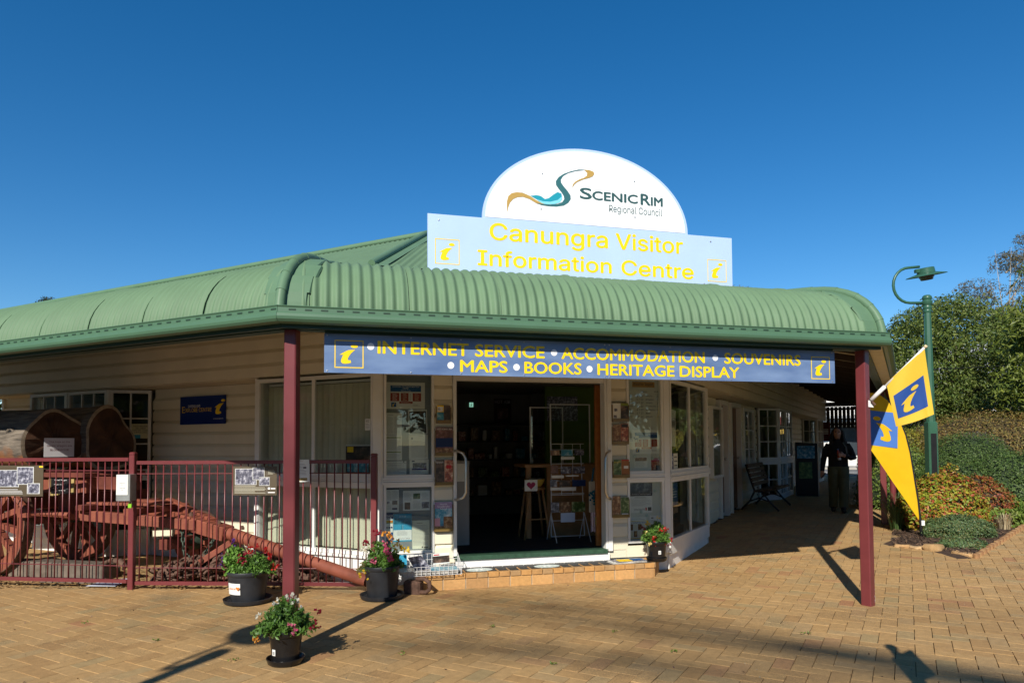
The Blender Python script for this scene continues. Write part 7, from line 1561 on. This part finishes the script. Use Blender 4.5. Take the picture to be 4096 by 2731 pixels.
dome('juniper_mat', 'low blue green juniper spreading over the garden edge', 7.22, 11.12, 0.55, 0.38, 0.38, L_JUN, 14000, 0.034, 52, core=(0.02, 0.035, 0.018), lump=0.22, cat='ground cover')
dome('leafy_groundcover', 'bright green leafy ground cover right of the juniper', 8.35, 12.2, 0.80, 0.40, 0.62, L_HERB, 6000, 0.075, 53, lump=0.2, cat='ground cover')
dome('juniper_mat', 'small low juniper creeping between the edging stones', 6.72, 10.28, 0.36, 0.26, 0.13, L_JUN, 2200, 0.045, 54, core=(0.02, 0.03, 0.015), lump=0.25, cat='ground cover')
def grass_tuft(x, y, n, h, label, seed, m, name='strappy_grass'):
    rg = random.Random(seed); mb = MB()
    for k in range(n):
        a = rg.uniform(0, 6.283); r0_ = rg.uniform(0, 0.10); ln = h * rg.uniform(0.6, 1.15); sp = rg.uniform(0.15, 0.6) * ln; w2 = 0.006
        p = Vector((r0_ * math.cos(a), r0_ * math.sin(a), 0)); d = Vector((math.cos(a), math.sin(a), 0)); sd_ = Vector((-d.y, d.x, 0)) * w2; pts = []
        for j in range(6):
            u = j / 5; pts.append(p + d * (sp * u ** 1.6) + Vector((0, 0, ln * (u - 0.45 * u ** 2.6) * 1.3)))
        vs = []
        for j, q in enumerate(pts): s_ = sd_ * (1 - 0.9 * j / 5); vs += [q - s_, q + s_]
        mb.add(vs, [(2*j, 2*j+1, 2*j+3, 2*j+2) for j in range(5)])
    return tag(obj(name, mb, m, None, T(x, y, gz(x, y) + 0.02)), label, 'grass')
L_GRASS = leafmat('strappy_leaf', [(0.04, 0.075, 0.02), (0.07, 0.12, 0.03), (0.05, 0.09, 0.03)]); L_DRYG = leafmat('dry_grass_leaf', [(0.45, 0.36, 0.22), (0.55, 0.46, 0.30), (0.38, 0.28, 0.15)])
grass_tuft(6.78, 12.15, 170, 0.75, 'dark strappy grass at the foot of the downpipe', 1, L_GRASS); grass_tuft(6.60, 11.80, 150, 0.62, 'dark strappy grass nearest the paving left of the bush', 2, L_GRASS); grass_tuft(7.15, 12.65, 120, 0.8, 'dark strappy grass behind the downpipe', 3, L_GRASS)
grass_tuft(8.35, 11.66, 110, 0.34, 'pale dry grass tuft at the right edge of the garden bed', 4, L_DRYG)
# weeds in the joints and dropped petals
wd = MB(); rg = random.Random(77)
for (x, y) in ((-4.1, 6.6), (-3.1, 6.0), (-0.9, 5.6), (0.3, 5.3), (1.3, 5.6), (-2.2, 5.45), (2.6, 6.1), (-0.2, 6.4), (-5.2, 6.9), (0.9, 6.2)):
    for k in range(10): wd.leaf((x + rg.gauss(0, 0.02), y + rg.gauss(0, 0.015), 0.012 + rg.random() * 0.012), 0.025, Vector((0, 0, 1)), 0.5, rg)
o = obj('joint_weeds', wd, L_HERB, None); o['kind'] = 'stuff'; o['label'] = 'tiny weeds growing in the paving joints'
db_ = MB()
for k in range(170):
    x, y = rg.uniform(-6, 6), 4.8 + rg.random() ** 1.5 * 5
    if in_building(x, y, 0.3) or in_poly(x, y, BED): continue
    db_.leaf((x, y, gz(x, y) + 0.006), rg.uniform(0.012, 0.035), Vector((0, 0, 2)), 0.5, rg)
o = obj('fallen_leaves', db_, leafmat('litter_leaf', [(0.05, 0.03, 0.02), (0.18, 0.10, 0.04), (0.4, 0.32, 0.2), (0.08, 0.02, 0.05)], 0.8, 0.1), None); o['kind'] = 'stuff'; o['label'] = 'scattered dry leaves and petals on the paving'

# ================================================================== trees
BARK = mat('tree_bark', (0.11, 0.085, 0.06), rough=0.9, var=0.35, scale=6, bump=0.7, bscale=25)
PALEB = mat('pale_branch', (0.34, 0.29, 0.22), rough=0.85, var=0.2, scale=5)
def tree(name, label, x, y, lobes, m, nclump, nleaf, size, cr, seed, trunk_r=0.18, z0=0.0, bark=None, branches=10, droop=0.0, fill=0.55, asp=0.45):
    """lobes: (dx,dy,z,rx,ry,rz) ellipsoids that make up the crown."""
    rg = random.Random(seed); M = T(x, y, z0); t = thing(name, label, 'tree', M)
    zs = min(l[2] - l[5] * 0.6 for l in lobes); br = MB()
    br.tube([(0, 0, -0.2), (0.04, 0.02, zs * 0.5), (0.0, 0.05, zs), (0.05, 0.0, zs + 0.3 * (max(l[2] for l in lobes) - zs) + 0.2)], [trunk_r * 1.25, trunk_r, trunk_r * 0.85, trunk_r * 0.5], 10)
    tw = [l[3]*l[4]*l[5] for l in lobes]; tot = sum(tw); lf = MB(); cl = []
    for i, l in enumerate(lobes):
        for k in range(max(3, int(nclump * tw[i] / tot))):
            d = Vector((rg.gauss(0, 1), rg.gauss(0, 1), rg.gauss(0, 1))).normalized(); r = fill + (1 - fill) * rg.random() ** 0.5 if rg.random() < 0.85 else rg.uniform(0.2, 0.8)
            cl.append((Vector((l[0] + d.x*l[3]*r, l[1] + d.y*l[4]*r, l[2] + d.z*l[5]*r)), d))
        c = Vector(l[:3])
        for k in range(max(1, branches // len(lobes))):
            d = Vector((rg.gauss(0, 1), rg.gauss(0, 1), rg.gauss(0.4, 0.7))).normalized(); e = Vector((c.x + d.x*l[3]*0.9, c.y + d.y*l[4]*0.9, c.z + d.z*l[5]*0.9))
            s = Vector((0, 0, zs + rg.random() * (c.z - zs) * 0.7)); md = s.lerp(e, 0.5) + Vector((0, 0, 0.1 * (e - s).length * (1 if droop <= 0 else -droop)))
            br.tube([s, s.lerp(md, 0.6), md, e], [trunk_r * 0.42, trunk_r * 0.3, trunk_r * 0.2, trunk_r * 0.05], 6)
    for c, d in cl:
        k = int(nleaf * rg.uniform(0.6, 1.4)); q = cr * rg.uniform(0.7, 1.35)
        for j in range(k):
            e_ = Vector((rg.gauss(0, 1), rg.gauss(0, 1), rg.gauss(0.35, 0.8))).normalized(); o_ = Vector((e_.x, e_.y, e_.z * 0.7)) * (q * rg.uniform(0.62, 1.05))
            lf.leaf(c + o_ + Vector((0, 0, -droop * o_.length * 0.6)), size * rg.uniform(0.6, 1.25), e_ * 1.3 + Vector((0, 0, 0.35)), asp, rg)
    obj('trunk', br, bark or BARK, t, M, smooth='all'); obj('crown', lf, m, t, M)
    return t
L_FIG = leafmat('broad_leaf', [(0.045, 0.083, 0.015), (0.083, 0.128, 0.024), (0.128, 0.173, 0.033), (0.180, 0.210, 0.045), (0.068, 0.105, 0.021)])
L_MANGO = leafmat('long_leaf', [(0.072, 0.108, 0.014), (0.132, 0.168, 0.024), (0.204, 0.240, 0.036), (0.096, 0.132, 0.018)])
L_SILK = leafmat('feathery_leaf', [(0.078, 0.085, 0.039), (0.130, 0.117, 0.058), (0.182, 0.130, 0.078), (0.091, 0.104, 0.046)])
L_PINE = leafmat('pine_needle', [(0.012, 0.022, 0.010), (0.022, 0.035, 0.014), (0.030, 0.040, 0.018)], 0.6, 0.1)
L_GUM = leafmat('gum_leaf', [(0.10, 0.10, 0.07), (0.17, 0.15, 0.10), (0.24, 0.19, 0.14)])
tree('street_tree', 'dense dark green broad tree behind the street lamp', 14.2, 22.0, [(0, 0, 4.3, 2.0, 1.8, 1.9), (-1.7, 0.2, 3.3, 1.3, 1.4, 1.6), (1.8, 0, 3.6, 1.5, 1.5, 1.9), (0.2, -0.4, 2.5, 2.2, 1.5, 1.3), (-0.4, 0, 5.3, 1.1, 1.0, 0.9), (2.2, 0.3, 2.2, 1.3, 1.2, 1.2)], L_FIG, 760, 110, 0.105, 0.40, 61, 0.2, 0.2, branches=16)
tree('street_tree', 'bright long leaved tree at the right edge of the picture', 13.2, 16.5, [(0.4, 0, 3.9, 1.2, 1.2, 1.6), (-0.3, 0, 2.95, 0.85, 0.9, 0.6), (0.7, 0.2, 5.6, 0.9, 0.9, 1.1), (-0.2, 0.3, 4.4, 0.7, 0.8, 0.7)], L_MANGO, 300, 70, 0.15, 0.42, 62, 0.16, 0.1, branches=10, droop=0.35, asp=0.34)
tree('street_tree', 'thin feathery tree rising above the dark broad tree', 20.9, 28.6, [(-1.2, 0, 8.0, 0.7, 0.7, 0.45), (-0.4, 0, 7.2, 0.9, 0.8, 0.4), (-1.6, 0, 7.0, 0.55, 0.6, 0.35), (0.6, 0, 9.2, 0.8, 0.8, 0.5), (0.9, 0, 8.1, 0.6, 0.6, 0.5), (0.2, 0, 6.3, 1.4, 1.0, 0.8), (1.4, 0, 10.2, 0.7, 0.7, 0.5), (0.0, 0, 9.6, 0.45, 0.45, 0.3), (1.0, 0, 6.0, 1.6, 1.0, 1.0)], L_SILK, 420, 60, 0.13, 0.34, 63, 0.085, 0.1, bark=PALEB, branches=18, droop=0.55, asp=0.25)
tree('gum_tree', 'sparse grey gum top showing above the verandah roof right of the sign', 13.4, 40.0, [(0, 0, 10.1, 0.8, 0.8, 0.7), (-0.5, 0, 9.4, 0.8, 0.8, 0.8), (0.55, 0, 9.7, 0.5, 0.5, 0.5)], L_GUM, 90, 26, 0.16, 0.30, 64, 0.18, 0.2, bark=PALEB, branches=24, asp=0.2, droop=0.4)
tree('pine_tree', 'dark pine top showing above the roof at the far left', -41.2, 60.0, [(0, 0, 14.6, 0.55, 0.6, 0.8), (0.15, 0, 13.8, 0.95, 1.0, 0.7), (-0.75, 0, 13.3, 0.6, 0.7, 0.6), (0.55, 0, 13.0, 1.0, 1.0, 0.7), (-1.15, 0, 12.6, 0.6, 0.7, 0.6), (0, 0, 11.8, 2.0, 2.0, 0.8)], L_PINE, 330, 34, 0.22, 0.26, 65, 0.3, 0.0, branches=24, fill=0.3, asp=0.3)
tree('garden_tree', 'leafy shrub seen past the left end of the building', -12.2, 15.6, [(0, 0, 2.2, 1.3, 1.2, 1.6), (0.4, 0, 1.2, 1.2, 1.1, 1.0)], L_MANGO, 150, 40, 0.14, 0.34, 66, 0.1, 0.0, branches=6)
# added trees out of view: they fill window glass reflections and screen the sky
for k, (x, y, s, lb) in enumerate(((-17, -15, 1.1, 'added broad tree across the street, left of the viewer'), (-7.5, -19, 0.95, 'added broad tree across the street, behind the viewer to the left'), (1.5, -20, 1.0, 'added broad tree across the street, straight behind the viewer'), (10, -17, 1.15, 'added broad tree across the street, behind the viewer to the right'), (19, -9, 1.2, 'added broad tree across the side street, far right of the viewer'), (24, 4, 1.2, 'added broad tree beside the side street, right of the garden'), (-24, -2, 1.2, 'added broad tree at the far left of the wagon yard'), (-20, 7, 1.1, 'added broad tree left of the building beyond the wagon yard'), (-27, -11, 1.3, 'added broad tree across the street, far left of the viewer'), (28, -4, 1.2, 'added broad tree across the side street, behind the garden to the right'))):
    tree('street_tree', lb, x, y, [(0, 0, 5.2*s, 3.6*s, 3.2*s, 3.0*s), (-2.6*s, 0, 4.2*s, 2.4*s, 2.2*s, 2.2*s), (2.7*s, 0, 4.3*s, 2.5*s, 2.2*s, 2.4*s)], L_FIG if k % 2 else L_MANGO, 150, 26, 0.55, 0.95, 80 + k, 0.35, 0.0, branches=9)
# tall thin gum far behind the viewer: soft branch shadows on the paving
def tall_gum():
    M = T(-4.2, -23.0, 0); t = thing('gum_tree', 'very tall thin gum across the street whose branches shade the paving softly', 'tree', M); rg = random.Random(14); br = MB(); lf = MB()
    br.tube([(0, 0, -0.2), (0.3, 0.3, 8), (0.1, 0.8, 15), (0.5, 1.0, 18.5)], [0.34, 0.26, 0.18, 0.10], 10)
    for k in range(13):
        z = 16.2 + 0.36 * k; s = 1 if k % 2 else -1; L = rg.uniform(4.0, 9.5); p0 = Vector((0.3, 0.9, min(z, 18.4))); e = p0 + Vector((s * L, rg.uniform(-1.0, 1.0), rg.uniform(-0.5, 1.6) + (z - 16.2) * 0.55)); m_ = p0.lerp(e, 0.5) + Vector((0, 0, rg.uniform(0.1, 0.9)))
        br.tube([p0, m_, e], [0.06, 0.045, 0.02], 7)
        for j in range(7):
            u = rg.uniform(0.45, 1.05); c = p0.lerp(m_, u).lerp(m_.lerp(e, u), u)
            for q in range(4): lf.leaf(c + Vector((rg.gauss(0, .35), rg.gauss(0, .3), rg.gauss(0, .20))), 0.20, None, 0.3, rg)
    obj('trunk', br, PALEB, t, M, smooth='all'); obj('crown', lf, L_GUM, t, M)
tall_gum()

# ================================================================== beyond the garden and the road
ROOFG = mat('grey_corrugated', (0.42, 0.43, 0.44), rough=0.45, var=0.1, scale=2); FARW = mat('far_white_wall', (0.68, 0.66, 0.62), rough=0.8, var=0.08, scale=1.5); FARG = mat('far_glass', (0.04, 0.05, 0.06), rough=0.1, var=0.1)
Mh = T(26.5, 41.5, 0.2) @ RZ(-33)
h = thing('shop_building', 'white two storey shop with grey metal roof behind the trees', 'building', Mh)
obj('wall', MB().box(-9, 13, 0, 9, 0, 5.4), FARW, h, Mh)
n = 150; vs = []; fs = []
for k in range(n + 1):
    u = -9.6 + 23.2 * k / n; dz = 0.03 * math.cos(k * math.pi)
    vs += [(u, -0.7, 5.3 + dz), (u, 4.5, 7.9 + dz), (u, 9.7, 5.3 + dz)]
for k in range(n): fs += [(3*k, 3*k+3, 3*k+4, 3*k+1), (3*k+1, 3*k+4, 3*k+5, 3*k+2)]
obj('roof', MB().add(vs, fs), ROOFG, h, Mh)
for u in (-7.5, -4.5, -1.5, 1.5, 4.5, 7.5, 10.5):
    o = obj('window', MB().box(u - 0.75, u + 0.75, -0.05, -0.003, 3.3, 4.7), WHITE, h, Mh); obj('pane', MB().box(u - 0.68, u + 0.68, -0.07, -0.051, 3.37, 4.63), FARG, o, Mh)
obj('awning', MB().box(-9.4, 13.4, -2.4, -0.01, 2.85, 3.0), ROOFG, h, Mh)
sgn = obj('awning_sign', MB().box(-1.0, 9.0, -2.5, -2.41, 2.35, 3.25), smat('awning_red', (120, 25, 28), var=0.05), h, Mh); obj('sign_band', MB().box(-1.0, 9.0, -2.53, -2.505, 2.15, 2.5), smat('awning_yellow', (205, 165, 60), var=0.05), sgn, Mh)
words('lettering', [('CANUNGRA', 1.0, 6.0, 2.20, 2.45)], INK, sgn, Mh, y=-2.54)
for u in (-6, -2.5, 1, 4.5, 8): obj('shop_window', MB().box(u - 1.2, u + 1.2, -0.05, -0.003, 0.5, 2.5), FARG, h, Mh)
Mw = FRoad @ T(-1.5, 16.0, 0.25)
hw = thing('white_shop', 'sunlit white shopfront across the road at the end of the walkway', 'building', Mw)
obj('wall', MB().box(-9, 7, 0, 8, 0, 4.6), FARW, hw, Mw); obj('parapet', MB().box(-9.2, 7.2, -0.2, 8.2, 4.601, 5.1), WHITE, hw, Mw)
for u in (-7, -4, -1, 2, 5):
    o = obj('window', MB().box(u - 1.0, u + 1.0, -0.06, -0.003, 0.6, 2.6), WHITE, hw, Mw); obj('pane', MB().box(u - 0.92, u + 0.92, -0.08, -0.061, 0.68, 2.52), FARG, o, Mw)
obj('awning', MB().box(-9, 7, -2.2, -0.01, 3.0, 3.15), ROOFG, hw, Mw)
def car(M, label, paint):
    t = thing('parked_car', label, 'car', M)
    prof = [(-2.1, 0.35), (-2.15, 0.62), (-2.05, 0.86), (-1.35, 0.95), (-0.75, 1.42), (0.75, 1.46), (1.45, 1.02), (2.05, 0.92), (2.12, 0.55), (2.05, 0.33)]
    obj('body', MB().prism(prof, -0.82, 0.82, 'y'), paint, t, M)
    o = obj('side_window', MB().prism([(-1.2, 0.98), (-0.7, 1.36), (0.68, 1.40), (1.25, 1.02)], -0.835, -0.822, 'y'), FARG, t, M); obj('side_window', MB().prism([(-1.2, 0.98), (-0.7, 1.36), (0.68, 1.40), (1.25, 1.02)], 0.822, 0.835, 'y'), FARG, t, M)
    obj('windscreen', MB().add([(-1.30, -0.72, 1.00), (-1.30, 0.72, 1.00), (-0.80, 0.66, 1.40), (-0.80, -0.66, 1.40)], [(0, 3, 2, 1)]), FARG, t, M @ T(-0.025, 0, 0.015))
    for x in (-1.3, 1.3):
        for y in (-0.80, 0.80):
            w_ = obj('wheel', MB().lathe([(0.20, -0.1), (0.31, -0.1), (0.33, -0.06), (0.33, 0.06), (0.31, 0.1), (0.20, 0.1)], 24), BLACK, t, M @ T(x, y, 0.33) @ Matrix.Rotation(R_(90), 4, 'X'), smooth=True)
            obj('rim', MB().lathe([(0.001, -0.085), (0.21, -0.085), (0.21, 0.085), (0.001, 0.085)], 18), STEEL, w_, M @ T(x, y, 0.33) @ Matrix.Rotation(R_(90), 4, 'X'))
    for y in (-0.62, 0.62): obj('headlight', MB().cbox(-2.17, -2.05, y - 0.16, y + 0.16, 0.66, 0.80, 0.02), WHITEP, t, M)
car(FRoad @ T(1.2, 1.2, 0.262) @ RZ(3), 'white car parked at the kerb beyond the walkway', mat('white_car_paint', (0.72, 0.72, 0.72), rough=0.25, var=0.02, coat=0.5))
car(FRoad @ T(-9.5, 1.3, 0.262), 'silver car parked at the kerb farther left behind the building', mat('silver_car_paint', (0.45, 0.46, 0.48), rough=0.3, var=0.02, coat=0.5))
def wire_line(name, label, a, b, sag, r):
    a, b = Vector(a), Vector(b); tag(obj(name, MB().tube([a.lerp(b, k / 16) + Vector((0, 0, -sag * 4 * (k/16) * (1 - k/16))) for k in range(17)], r, 6), BLACK, None, I4), label, 'power line', 'overhead lines')
wire_line('power_line', 'upper overhead line crossing in front of the trees', (12, 30, 6.36), (28, 30, 7.78), 0.12, 0.026)
wire_line('power_line', 'lower overhead line crossing the dark broad tree', (11.9, 19.4, 3.78), (17, 19.4, 4.08), 0.03, 0.012)

# added long shops out of view: they fill reflections and block the bright horizon
for k, (M, L, lb) in enumerate(((T(-4, -30, 0) @ RZ(180), 34, 'added long low cream shops across the street behind the viewer'), (T(-33, -2, 0) @ RZ(90), 26, 'added long low cream shops at the far left across the yard'), (T(33, 2, 0) @ RZ(-90), 26, 'added long low cream shops across the side street on the right'))):
    h = thing('added_shop_row', lb, 'building', M)
    obj('wall', MB().box(-L/2, L/2, 0, 8, -0.1, 4.2), mat('shop_cream', (0.45, 0.40, 0.30), rough=0.8, var=0.1), h, M)
    obj('awning', MB().box(-L/2, L/2, -2.5, -0.01, 2.9, 3.05), ROOFG, h, M)
    obj('roof', MB().prism([(-1, 4.2), (9, 4.2), (4, 6.4)], -L/2 - 0.5, L/2 + 0.5, 'x'), smat('shop_roof_red', (120, 60, 45), var=0.1), h, M)
    for j in range(int(L / 4)): obj('shop_window', MB().box(-L/2 + 1 + j * 4, -L/2 + 3.6 + j * 4, -0.05, -0.003, 0.5, 2.6), FARG, h, M)
